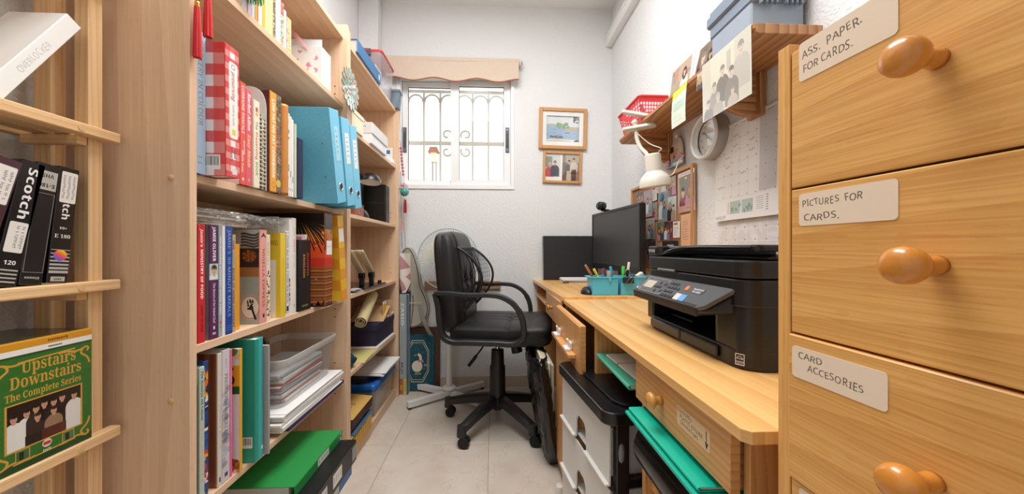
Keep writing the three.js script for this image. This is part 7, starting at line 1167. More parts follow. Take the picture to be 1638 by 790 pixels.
{ // calendars
  const grid = (g, W_, H_, x0, y0, x1, y1, nx, ny, c) => { g.strokeStyle = c; g.lineWidth = 2; for (let i = 0; i <= nx; i++) { g.beginPath(); g.moveTo(x0 + (x1 - x0) * i / nx, y0); g.lineTo(x0 + (x1 - x0) * i / nx, y1); g.stroke(); } for (let j = 0; j <= ny; j++) { g.beginPath(); g.moveTo(x0, y0 + (y1 - y0) * j / ny); g.lineTo(x1, y0 + (y1 - y0) * j / ny); g.stroke(); } for (let i = 0; i < nx; i++) for (let j = 0; j < ny; j++) { g.fillStyle = '#8a8688'; g.fillRect(x0 + (x1 - x0) * (i + 0.84) / nx, y0 + (y1 - y0) * (j + 0.84) / ny, 8, 6); } };
  const B = thing('wall_calendar', 'lower grey toned calendar sheet with a faint grid, under the August one', 'calendar', [0.8225, 0.955, -1.1]);
  new MB().box(0, 0, 0, 0.0016, 0.24, 0.33, { m: M.paper, f: { nx: print(0.33, 0.24, 1500, (g, W_, H_) => { fillAll(g, W_, H_, '#dbd7d8'); for (let k = 0; k < 26; k++) { g.fillStyle = 'rgba(240,238,238,0.4)'; g.beginPath(); g.ellipse(W_ * hash2(k, 3), H_ * hash2(k, 4), 60 * hash2(k, 5) + 12, 44 * hash2(k, 6) + 12, k, 0, 7); g.fill(); } grid(g, W_, H_, 6, H_ * 0.08, W_ - 6, H_ * 0.92, 7, 5, '#f3f2f2'); }, 'paper') }, c: 0.0002 }).build('sheet', B);
  const A = thing('wall_calendar', 'white AUGUST planner calendar with a grey weekend column hanging from the bracket', 'calendar', [0.818, 1.213, -1.1]);
  const pr = print(0.34, 0.33, 1900, (g, W_, H_) => {
    fillAll(g, W_, H_, '#eeecea'); const yb = H_ * 0.77;
    g.fillStyle = '#cfcdce'; g.fillRect(W_ * 0.63, H_ * 0.03, W_ * 0.2, yb - H_ * 0.04);
    grid(g, W_, H_, W_ * 0.03, H_ * 0.06, W_ * 0.83, yb, 7, 6, '#d3cfce'); grid(g, W_, H_, W_ * 0.85, H_ * 0.03, W_ * 0.99, H_ * 0.95, 1, 20, '#dcd9d8');
    for (let k = 0; k < 7; k++) { g.fillStyle = '#9a9698'; g.fillRect(W_ * (0.05 + 0.114 * k), H_ * 0.035, W_ * 0.06, 4); }
    for (let k = 0; k < 9; k++) { marks(g, W_ * (0.085 + 0.114 * (k * 2 % 5)), H_ * (0.14 + 0.1 * (k % 6)), W_ * 0.07, H_ * 0.026, k % 3 ? '#8c8490' : '#9a6a70', -0.15); }
    g.fillStyle = '#b9c9c4'; g.fillRect(W_ * 0.24, H_ * 0.81, W_ * 0.15, H_ * 0.13); g.fillRect(W_ * 0.41, H_ * 0.81, W_ * 0.15, H_ * 0.13); g.fillStyle = '#8fa8a0'; for (let k = 0; k < 10; k++) { g.beginPath(); g.ellipse(W_ * (0.25 + 0.3 * hash2(k, 1)), H_ * (0.85 + 0.08 * hash2(k, 2)), 14, 9, k, 0, 7); g.fill(); }
    g.fillStyle = '#8a8686'; for (let k = 0; k < 7; k++) { g.fillRect(W_ * 0.205, H_ * (0.82 + 0.018 * k), W_ * 0.02, 4); g.fillRect(W_ * 0.72, H_ * (0.8 + 0.022 * k), W_ * 0.025, 5); g.fillRect(W_ * 0.6, H_ * (0.81 + 0.018 * k), W_ * 0.09, 2); }
    textAt(g, 'AUGUST', W_ * 0.1, H_ * 0.965, H_ * 0.044, '#5a5656', { weight: 'normal' });
  }, 'paper');
  new MB().geo(sheet(6, 16, (u, v) => [-0.001 - 0.006 * Math.pow(1 - v, 2), 0.165 * (2 * v - 1), 0.17 * (2 * u - 1)]), pr).geo(sheet(6, 16, (u, v) => [-0.0002 - 0.006 * Math.pow(1 - v, 2), 0.165 * (2 * v - 1), 0.17 * (1 - 2 * u)]), M.paper).build('sheet', A);
  new MB().box(-0.001, 0.166, 0, 0.003, 0.006, 0.34, { m: paint(0xbdbab8, 0.5), c: 0.0006 }).geo(new THREE.TorusGeometry(0.008, 0.0015, 8, 20), M.steel, { at: [-0.002, 0.172, 0.005], e: [0, Math.PI / 2, 0] }).build('hanger', A);
}
{ // cork board and its photographs
  const T = thing('cork_board', 'wood framed cork notice board covered in photographs behind the monitor', 'notice board', [0.812, 1.065, -1.73]);
  const cork = (() => { const t = pixelTexture(256, 256, (x, y) => mix3([206, 158, 108], [150, 100, 60], noise2(x / 2.2, y / 2.2) * 0.7 + noise2(x / 7, y / 7) * 0.3)); t.repeat.set(8, 8); return new THREE.MeshPhysicalMaterial({ map: t, roughness: 0.95 }); })();
  new MB().box(0.003, 0, 0, 0.006, 0.45, 0.64, { m: cork, c: 0 }).build('cork', T);
  const fr = new MB(); for (const s of [-1, 1]) fr.box(0, 0, s * 0.317, 0.018, 0.466, 0.016, { m: W.frame, c: 0.002 }).box(0, s * 0.225, 0, 0.018, 0.016, 0.62, { m: W.frame, c: 0.002, g: 'z' }); fr.build('frame', T);
  const P = [[-1.94, 1.224, 0.115, 0.08, 2, 'dark photograph of two people in the far top corner of the cork board'], [-1.833, 1.186, 0.1, 0.141, 2, 'photograph of two people in pink on the cork board beside the monitor edge'], [-1.751, 1.226, 0.049, 0.072, 0, 'narrow white card near the blue badge on the cork board'], [-1.671, 1.154, 0.083, 0.147, 1, 'tall photograph of one person below the blue badge'], [-1.681, 1.24, 0.091, 0.036, 0, 'small printed card at the top of the cork board above the badge'], [-1.583, 1.233, 0.081, 0.085, 2, 'square photograph of a couple at the top of the cork board'], [-1.583, 1.132, 0.081, 0.111, 1, 'pale blue photograph below the square couple photograph'], [-1.458, 1.19, 0.127, 0.17, 2, 'biggest board photograph, two men with a yellow pin, at the near corner'], [-1.81, 1.052, 0.112, 0.104, 2, 'photograph in a white border low down by the monitor'], [-1.691, 1.033, 0.072, 0.091, 1, 'greenish photograph low in the middle of the cork board'], [-1.61, 1.034, 0.089, 0.084, 2, 'dark maroon group photograph above the black strip'], [-1.536, 1.034, 0.06, 0.072, 0, 'white printed tickets pinned beside the orange sheet'], [-1.598, 0.96, 0.152, 0.05, 0, 'black strip with white marks at the foot of the cork board'], [-1.452, 1.019, 0.097, 0.152, 0, 'peach coloured sheet with handwriting pinned at the near corner'], [-1.748, 1.136, 0.05, 0.088, 1, 'slim photograph beside the tall one in the middle of the board'], [-1.824, 0.94, 0.17, 0.1, 1, 'lowest dark photograph by the monitor on the cork board']];
  P.forEach(([z, y, w, h, n, label], i) => {
    const t = thing(n ? 'pinned_photo' : 'pinned_note', label, n ? 'photograph' : 'note', [0.8085 - 0.0011 * (i % 3), y, z], 0, 'photographs and notes on the cork board');
    const pr = print(w, h, 1900, (g, W_, H_) => {
      if (n) { const bg = ['#4a3a38', '#b99aa4', null, '#8a9088', null, '#b9b0a4', '#c3cdd0', '#8f7f72', '#a8a49c', '#6f7c66', '#5c3236', null, null, null, '#9a958a', '#4c4648'][i]; snapshot(g, W_, H_, i + 3, n + (i === 7 ? 0 : 1), bg); if (i === 7) { g.fillStyle = '#e9e4e2'; g.fillRect(0, 0, W_, H_ * 0.1); g.fillRect(0, 0, W_ * 0.05, H_); marks(g, W_ * 0.55, H_ * 0.05, W_ * 0.8, H_ * 0.06, '#c05a60'); g.fillStyle = '#e8d840'; g.fillRect(W_ * 0.42, H_ * 0.14, W_ * 0.14, H_ * 0.05); g.fillStyle = '#cfa49a'; g.fillRect(0, H_ * 0.84, W_, H_ * 0.16); marks(g, W_ * 0.72, H_ * 0.9, W_ * 0.4, H_ * 0.06, '#c03a4a'); } g.strokeStyle = '#e3dfda'; g.lineWidth = i === 8 ? 10 : 3; g.strokeRect(0, 0, W_, H_); return; }
      fillAll(g, W_, H_, i === 13 ? '#f0c09a' : i === 12 ? '#1c1a20' : '#ece7e2');
      if (i === 13) { for (let k = 0; k < 8; k++) marks(g, W_ * (0.36 - 0.02 * (k % 3)), H_ * (0.2 + 0.07 * k), W_ * (0.5 - 0.06 * (k % 3)), H_ * 0.04, '#a07a66'); g.fillStyle = '#d9d0c4'; g.beginPath(); g.arc(W_ * 0.5, H_ * 0.07, 6, 0, 7); g.fill(); } else if (i === 12) { g.fillStyle = '#e6e4e4'; for (let k = 0; k < 5; k++) { g.beginPath(); g.ellipse(W_ * (0.36 + 0.08 * k), H_ * 0.4, 9, 6, 0, 0, 7); g.fill(); } } else { g.fillStyle = '#b96a52'; g.fillRect(W_ * 0.1, H_ * 0.08, W_ * 0.6, H_ * 0.14); g.fillStyle = '#7d7a78'; for (let k = 0; k < 6; k++) g.fillRect(W_ * 0.12, H_ * (0.34 + 0.1 * k), W_ * (0.3 + 0.4 * hash2(k, i)), 3); }
    }, n ? 'gloss' : 'paper');
    new MB().box(0, 0, 0, 0.0008, h, w, { m: M.paper, f: { nx: pr }, c: 0.0001, e: [rnd(-0.04, 0.04), 0, rnd(-0.01, 0.03)] }).build('print', t);
  });
  const b = thing('pin_badge', 'round blue badge pinned to the cork board', 'badge', [0.8045, 1.196, -1.678]); new MB().lathe([[0.0001, 0.004], [0.012, 0.0035], [0.018, 0.001], [0.018, 0]], paint(0x2f86b8, 0.25), { e: [0, 0, Math.PI / 2], seg: 28 }).build('disc', b);
  // heart shaped plaque with two faces
  const q = thing('photo_plaque', 'rounded photo plaque with pink flowers hanging under the far bracket', 'plaque', [0.812, 1.368, -1.562]);
  const s = new THREE.Shape(); s.moveTo(-0.075, -0.05); s.bezierCurveTo(-0.08, 0.0, -0.07, 0.045, -0.02, 0.035); s.bezierCurveTo(0.0, 0.09, 0.06, 0.09, 0.072, 0.02); s.lineTo(0.075, -0.05); s.closePath();
  const gm = plate(s, 0.006, 0.001, [], 12), uv = gm.attributes.uv, G = gm.attributes.position; for (let k = 0; k < uv.count; k++) uv.setXY(k, (G.getX(k) + 0.08) / 0.16, (G.getY(k) + 0.055) / 0.14);
  new MB().geo(gm, print(0.16, 0.14, 1800, (g, W_, H_) => { fillAll(g, W_, H_, '#cdbfae'); person(g, W_ * 0.42, H_ * 0.55, H_ * 0.4, { hair: '#2e2220', long: true, top: '#6c7c8a' }); person(g, W_ * 0.66, H_ * 0.48, H_ * 0.44, { hair: '#cfc6b8', top: '#8aa0b4' }); for (const [x, y] of [[0.12, 0.5], [0.2, 0.72], [0.9, 0.7], [0.88, 0.86], [0.14, 0.9]]) { g.fillStyle = '#d25a84'; for (let k = 0; k < 6; k++) { g.beginPath(); g.ellipse(W_ * x + 13 * Math.cos(k), H_ * y + 13 * Math.sin(k), 9, 9, 0, 0, 7); g.fill(); } g.fillStyle = '#e9e0a0'; g.beginPath(); g.ellipse(W_ * x, H_ * y, 7, 7, 0, 0, 7); g.fill(); } }, 'satin'), { e: [0, -Math.PI / 2, 0] }).build('plaque', q);
  new MB().geo(new THREE.SphereGeometry(0.009, 14, 10), M.whitePlastic, { at: [-0.006, 0.078, 0.03] }).build('hook', q);
}
// ---------------------------------------------------------------- framed pictures on the back wall
{
  const fr = (label, x, y, w, h, b, tilt, dep, draw, mat) => {
    const T = thing('framed_picture', label, 'picture', [x, y, ROOM.z0], 0, 'framed pictures on the back wall'); T.rotation.z = tilt;
    const m = new MB(); for (const s of [-1, 1]) m.box(s * (w - b) / 2, 0, dep / 2 + 0.002, b, h, dep, { m: W.frame, c: 0.003 }).box(0, s * (h - b) / 2, dep / 2 + 0.002, w - 2 * b, b, dep, { m: W.frame, c: 0.003, g: 'x' }); m.build('frame', T);
    if (mat) { const q = new MB(), iw = w - 2 * b, ih = h - 2 * b; for (const s of [-1, 1]) q.box(s * (iw - mat) / 2, 0, 0.014, mat, ih, 0.003, { m: paint(0xeeefee, 0.8), c: 0.0008 }).box(0, s * (ih - mat) / 2, 0.014, iw - 2 * mat, mat, 0.003, { m: paint(0xeeefee, 0.8), c: 0.0008 }); q.build('mount', T); const d = new MB(); for (const s of [-1, 1]) d.box(s * (iw / 2 - mat + 0.003), 0, 0.01, 0.006, ih - 2 * mat + 0.006, 0.01, { m: paint(0x4f6070, 0.6), c: 0 }).box(0, s * (ih / 2 - mat + 0.003), 0.01, iw - 2 * mat, 0.006, 0.01, { m: paint(0x4f6070, 0.6), c: 0 }); d.build('inner_edge', T); }
    const iw = w - 2 * b, ih = h - 2 * b; new MB().box(0, 0, 0.006, iw, ih, 0.003, { m: M.paper, f: { pz: print(iw, ih, 1500, draw, 'satin') }, c: 0 }).build('print', T);
    new MB().box(0, 0, dep - 0.003, iw, ih, 0.0012, { m: M.glass, c: 0 }).build('glass', T);
  };
  fr('light wood framed lake landscape in a white mount, upper of two on the back wall', 0.4765, 1.777, 0.333, 0.284, 0.024, -0.022, 0.024, (g, W_, H_) => {
    fillAll(g, W_, H_, '#e9e6dc'); g.fillStyle = '#dfe3e4'; g.fillRect(0, 0, W_, H_ * 0.45); g.fillStyle = '#a8bdb0'; g.beginPath(); g.ellipse(W_ * 0.25, H_ * 0.42, W_ * 0.2, H_ * 0.07, 0, 0, 7); g.fill();
    g.fillStyle = '#9db8d4'; g.fillRect(0, H_ * 0.43, W_, H_ * 0.37); g.fillStyle = '#7ea2c8'; for (let k = 0; k < 60; k++) g.fillRect(W_ * hash2(k, 1), H_ * (0.46 + 0.3 * hash2(k, 2)), W_ * 0.12 * hash2(k, 3), 4);
    g.fillStyle = '#c9a982'; g.beginPath(); g.ellipse(W_ * 0.74, H_ * 0.5, W_ * 0.22, H_ * 0.04, 0, 0, 7); g.fill(); g.fillStyle = '#86a87c'; for (let k = 0; k < 40; k++) { g.beginPath(); g.ellipse(W_ * (0.5 + 0.14 * (hash2(k, 4) - 0.5) * 2), H_ * (0.4 + 0.13 * (hash2(k, 5) - 0.5)), 12, 9, k, 0, 7); g.fill(); }
    g.fillStyle = '#3e5540'; for (let k = 0; k < 46; k++) { g.beginPath(); g.ellipse(W_ * (0.76 + 0.22 * hash2(k, 6)), H_ * (0.14 + 0.16 * hash2(k, 7)), 10, 5, k, 0, 7); g.fill(); g.beginPath(); g.ellipse(W_ * (0.78 + 0.22 * hash2(k, 8)), H_ * (0.82 + 0.1 * hash2(k, 9)), 10, 8, k, 0, 7); g.fill(); }
    g.fillStyle = '#6d5a4a'; for (let k = 0; k < 24; k++) { g.beginPath(); g.ellipse(W_ * (0.2 + 0.3 * hash2(k, 10)), H_ * (0.7 + 0.06 * hash2(k, 11)), 10, 6, k, 0, 7); g.fill(); } g.fillStyle = '#d3c2a4'; g.beginPath(); g.ellipse(W_ * 0.4, H_ * 0.92, W_ * 0.4, H_ * 0.1, 0, 0, 7); g.fill(); g.fillStyle = '#5d7a6a'; g.fillRect(W_ * 0.55, H_ * 0.6, W_ * 0.12, H_ * 0.02);
  }, 0.03);
  fr('light wood frame holding two photographs, one colour and one sepia, lower on the wall', 0.4735, 1.511, 0.27, 0.22, 0.018, -0.028, 0.018, (g, W_, H_) => {
    fillAll(g, W_, H_, '#f0efed'); g.save(); g.beginPath(); g.rect(0, 0, W_ * 0.44, H_ * 0.86); g.clip(); fillAll(g, W_, H_, '#d3d9d6'); g.fillStyle = '#8a948c'; g.fillRect(0, H_ * 0.1, W_ * 0.2, H_ * 0.4); person(g, W_ * 0.13, H_ * 0.4, H_ * 0.17, { top: '#c23a4c', hair: '#c9b9a4' }); person(g, W_ * 0.28, H_ * 0.33, H_ * 0.17, { top: '#23293c', hair: '#6a5a50' }); g.restore();
    g.save(); g.translate(W_ * 0.5, 0); g.beginPath(); g.rect(0, 0, W_ * 0.5, H_); g.clip(); fillAll(g, W_, H_, '#8d7d6c'); g.fillStyle = '#b3a694'; g.fillRect(W_ * 0.1, 0, W_ * 0.4, H_ * 0.3); g.fillStyle = '#6c5c4e'; g.fillRect(0, H_ * 0.3, W_ * 0.12, H_ * 0.7); person(g, W_ * 0.2, H_ * 0.28, H_ * 0.15, { skin: '#c3ad94', hair: '#3c3028', top: '#54453a' }); g.fillStyle = '#c9bca8'; g.fillRect(W_ * 0.13, H_ * 0.62, W_ * 0.13, H_ * 0.36); person(g, W_ * 0.34, H_ * 0.2, H_ * 0.15, { skin: '#c3ad94', hair: '#3c3028', top: '#d3c6b2' }); g.fillStyle = '#4a3e36'; g.fillRect(W_ * 0.28, H_ * 0.56, W_ * 0.13, H_ * 0.44); g.restore();
  }, 0);
}
// ---------------------------------------------------------------- on the far desk
const DESK_TOP = 0.7384;
{
  const T = thing('black_portfolio', 'large flat black portfolio case standing against the back wall on the desk', 'case', [0.52, DESK_TOP, -2.395]); T.rotation.x = -0.1;
  new MB().box(0, 0.15, 0, 0.37, 0.296, 0.03, { m: paint(0x1d1d1f, 0.5), c: 0.002 }).build('body', T); new MB().box(-0.178, 0.15, 0.0165, 0.002, 0.29, 0.0015, { m: paint(0x303034, 0.5), c: 0.0004 }).box(0, 0.012, 0.0165, 0.36, 0.0015, 0.0015, { m: paint(0x3a3a3e, 0.5), c: 0.0004 }).build('seam', T); new MB().box(-0.187, 0.15, 0, 0.004, 0.29, 0.024, { m: paint(0x9aa0a8, 0.5), c: 0.001 }).build('edge', T, 'grey edge strip');
}
{
  const T = thing('monitor', 'black flat screen monitor with a webcam on the far desk', 'monitor', [0.672, DESK_TOP, -1.986], Math.atan2(0.058, 0.628)), w = 0.628;
  new MB().box(0.015, 0.26, 0, 0.03, 0.346, w, { m: M.blackSatin, c: 0.004 }).box(0.045, 0.26, 0, 0.05, 0.22, 0.4, { m: M.black, c: 0.012 }).build('housing', T);
  new MB().box(-0.0003, 0.269, 0, 0.002, 0.3, w - 0.036, { m: paint(0x343537, 0.4), c: 0.0003 }).build('screen', T);
  const z = new MB(); for (const s of [-1, 1]) z.box(-0.0018, 0.26, s * (w / 2 - 0.0095), 0.004, 0.346, 0.018, { m: M.blackSatin, c: 0.0012 }); z.box(-0.0018, 0.426, 0, 0.004, 0.014, w - 0.036, { m: M.blackSatin, c: 0.001 }).box(-0.0018, 0.1045, 0, 0.004, 0.034, w - 0.036, { m: M.blackSatin, c: 0.001 }); z.build('bezel', T);
  new MB().geo(new THREE.PlaneGeometry(0.04, 0.012), print(0.04, 0.012, 3000, (g, W_, H_) => { fillAll(g, W_, H_, '#1d1d1f'); marks(g, W_ / 2, H_ / 2, W_ * 0.8, H_ * 0.6, '#9a9ca0'); }), { at: [-0.0042, 0.104, 0], e: [0, -Math.PI / 2, 0] }).build('maker_mark', T);
  new MB().box(0.06, 0.1, 0, 0.03, 0.16, 0.07, { m: M.black, c: 0.006 }).build('neck', T); new MB().lathe([[0.0001, 0], [0.1, 0], [0.1, 0.006], [0.06, 0.016], [0.0001, 0.018]], M.blackSatin, { at: [0.045, 0.0002, 0], seg: 40, sc: [0.7, 1, 1.2] }).build('stand', T);
}
function textPlate(T, s, w, h, at, ink, bg, rot = [0, -Math.PI / 2, 0]) {
  new MB().geo(new THREE.PlaneGeometry(w, h), print(w, h, 3000, (g, W_, H_) => { fillAll(g, W_, H_, bg); textAt(g, s, W_ / 2, H_ / 2, H_ * 0.86, ink, { fit: W_ * 0.9 }); }, 'satin'), { at, e: rot }).build('lettering', T);
}
{
  const T = thing('webcam', 'small round black webcam clipped to the top of the monitor', 'webcam', [0.655, 1.1718, -2.09], 0.5);
  new MB().box(0.01, 0.006, 0, 0.05, 0.012, 0.03, { m: M.black, c: 0.003 }).build('clip', T); new MB().tube([[0.0, 0.012, 0], [-0.012, 0.022, 0]], 0.005, M.black, { rad: 8 }).lathe([[0.0001, 0.028], [0.02, 0.026], [0.025, 0.018], [0.025, -0.014], [0.0001, -0.016]], M.blackSatin, { at: [-0.02, 0.03, 0], e: [0, 0, Math.PI / 2], seg: 28 }).build('body', T); new MB().lathe([[0.0001, 0.001], [0.01, 0.0008], [0.012, 0]], new THREE.MeshPhysicalMaterial({ color: 0x2a3038, roughness: 0.05, clearcoat: 1 }), { at: [-0.048, 0.03, 0], e: [0, 0, Math.PI / 2], seg: 20 }).build('lens', T);
}
{
  const T = thing('paper_stack', 'small untidy stack of white papers in front of the black portfolio', 'paper', [0.56, DESK_TOP, -2.23]); for (let k = 0; k < 6; k++) new MB().box(rnd(-0.025, 0.025), 0.002 + k * 0.0042, rnd(-0.012, 0.012), 0.23, 0.0036, 0.16, { m: paint(['#f0efec', '#e4e2e0', '#dfe0e2'][k % 3], 0.85), c: 0.0004, e: [0, rnd(-0.12, 0.12), 0] }).build('paper_sheaf', T);
  const N = thing('computer_mouse', 'black computer mouse tucked beside the turquoise organiser', 'mouse', [0.437, DESK_TOP, -1.65]); new MB().geo(new THREE.SphereGeometry(1, 28, 16, 0, Math.PI * 2, 0, Math.PI / 2), M.black, { sc: [0.03, 0.034, 0.05] }).build('body', N);
}
{
  // organiser with pens
  const T = thing('desk_organiser', 'turquoise plastic desk organiser filled with pens at the desk joint', 'organiser', [0.575, DESK_TOP, -1.635]), m = paint(0x58c4e6, 0.35), L = 0.136;
  const b = new MB(), wall = (x0, x1) => { b.box((x0 + x1) / 2, 0.0015, 0, x1 - x0, 0.003, 0.086, { m, c: 0.001 }); for (const z of [-1, 1]) b.box((x0 + x1) / 2, 0.041, z * 0.0445, x1 - x0, 0.08, 0.003, { m, c: 0.001, e: [z * 0.05, 0, 0] }); b.box(x0 + 0.0015, 0.041, 0, 0.003, 0.08, 0.086, { m, c: 0.001, e: [0, 0, 0.05] }).box(x1 - 0.0015, 0.041, 0, 0.003, 0.08, 0.086, { m, c: 0.001, e: [0, 0, -0.05] }); };
  wall(-L + 0.006, -0.012); wall(0.002, L - 0.006); b.build('tray', T);
  const r = new MB(); for (const z of [-1, 1]) r.box(0, 0.0815, z * 0.049, L * 2, 0.004, 0.01, { m, c: 0.0012 }); for (const x of [-L, L]) r.box(x, 0.0815, 0, 0.012, 0.004, 0.1, { m, c: 0.0012 }); r.build('rim', T);
  new MB().box(-0.052, 0.074, 0.0525, 0.012, 0.02, 0.004, { m, c: 0.001 }).build('hook', T);
  const pen = (label, x, z, tx, tz, len, r0, c, cap, kind = 'pen') => { const p = thing(kind.replace(' ', '_'), label, kind, [0.575 + x, DESK_TOP + 0.004, -1.635 + z], 0, 'pens and tools in the turquoise organiser'); const q = new THREE.Quaternion().setFromUnitVectors(V(0, 1, 0), V(tx, 1, tz).normalize()), m4 = new THREE.Matrix4().makeRotationFromQuaternion(q); new MB().lathe([[0.0001, 0.002], [r0 * 0.4, 0.003], [r0, 0.018], [r0, len * 0.74]], paint(c, 0.4), { mat4: m4, seg: 14 }).build('barrel', p); new MB().lathe([[r0, len * 0.74], [r0 * 1.08, len * 0.742], [r0 * 1.08, len * 0.985], [r0 * 0.7, len], [0.0001, len]], paint(cap, 0.4), { mat4: m4, seg: 14 }).build('cap', p); };
  pen('flat brown wooden ruler end leaning far out to the left', -0.07, 0.0, -0.62, 0.0, 0.155, 0.0055, 0xa86a3c, 0xb87844, 'ruler'); pen('yellow capped white marker leaning beside the brown ruler', -0.058, 0.012, -0.5, 0.02, 0.128, 0.006, 0xe9e6dc, 0xe8d23a, 'marker'); pen('orange red pencil stub low at the organiser end', -0.1, -0.01, -0.22, 0, 0.1, 0.004, 0xc9683a, 0x9a3a34, 'pencil');
  pen('turquoise capped felt pen standing in the organiser', 0.0 - 0.018, 0.008, -0.14, 0, 0.126, 0.0062, 0x3aa2c0, 0x3fb0d4, 'felt pen'); pen('bright green highlighter standing in the organiser', 0.02, 0.01, 0.04, 0, 0.126, 0.007, 0x4cc83c, 0x52d444, 'highlighter'); pen('black marker with a white end cap standing tallest', 0.036, 0.0, 0.14, 0, 0.146, 0.0058, 0x1c1c1e, 0xe9e6dc, 'marker'); pen('grey pen standing left of the turquoise pen', -0.045, -0.012, -0.1, 0, 0.115, 0.0045, 0x6a6468, 0x4a4648); pen('pink pen leaning in the middle of the organiser', -0.034, -0.02, -0.24, 0, 0.118, 0.004, 0xd84a7a, 0xc93a6c);
  pen('clear glue stick lying low in the organiser', -0.04, 0.02, -0.08, 0.05, 0.104, 0.009, 0xd9c9b4, 0xb9b0a8, 'glue stick');
  const e = thing('eraser', 'white eraser resting in the near end of the organiser', 'eraser', [0.678, DESK_TOP + 0.078, -1.63]); new MB().box(0, 0.01, 0, 0.036, 0.018, 0.022, { m: paint(0xe6e2d0, 0.7), c: 0.003, e: [0, 0.3, 0.5] }).build('body', e); new MB().box(-0.02, 0.0, 0, 0.05, 0.012, 0.018, { m: paint(0x4a6c80, 0.5), c: 0.003, e: [0, 0.3, -0.4] }).build('sleeve', e);
  const k = thing('binder_clip', 'black binder clip with wire handles on the organiser rim', 'clip', [0.607, DESK_TOP + 0.062, -1.581]);
  new MB().geo(plate([[-0.024, 0], [0.024, 0], [0.024, 0.002], [0.005, 0.026], [-0.005, 0.026], [-0.024, 0.002]], 0.045, 0.001), M.black, { e: [0, Math.PI / 2, 0], at: [-0.0225, -0.006, 0], sc: [0.45, 1, 1] }).build('body', k); new MB().tube([[-0.01, 0.018, 0], [-0.012, 0.038, -0.004], [-0.009, 0.05, -0.008], [0.002, 0.055, -0.008], [0.008, 0.048, -0.006], [0.008, 0.03, -0.002], [0.01, 0.018, 0]], 0.001, M.steel, { seg: 40, rad: 6 }).tube([[-0.016, -0.006, 0.012], [-0.004, 0.014, 0.018], [0.01, 0.022, 0.02], [0.014, 0.012, 0.018], [0.006, -0.006, 0.012]], 0.001, M.steel, { seg: 40, rad: 6 }).build('wire_handle', k);
}
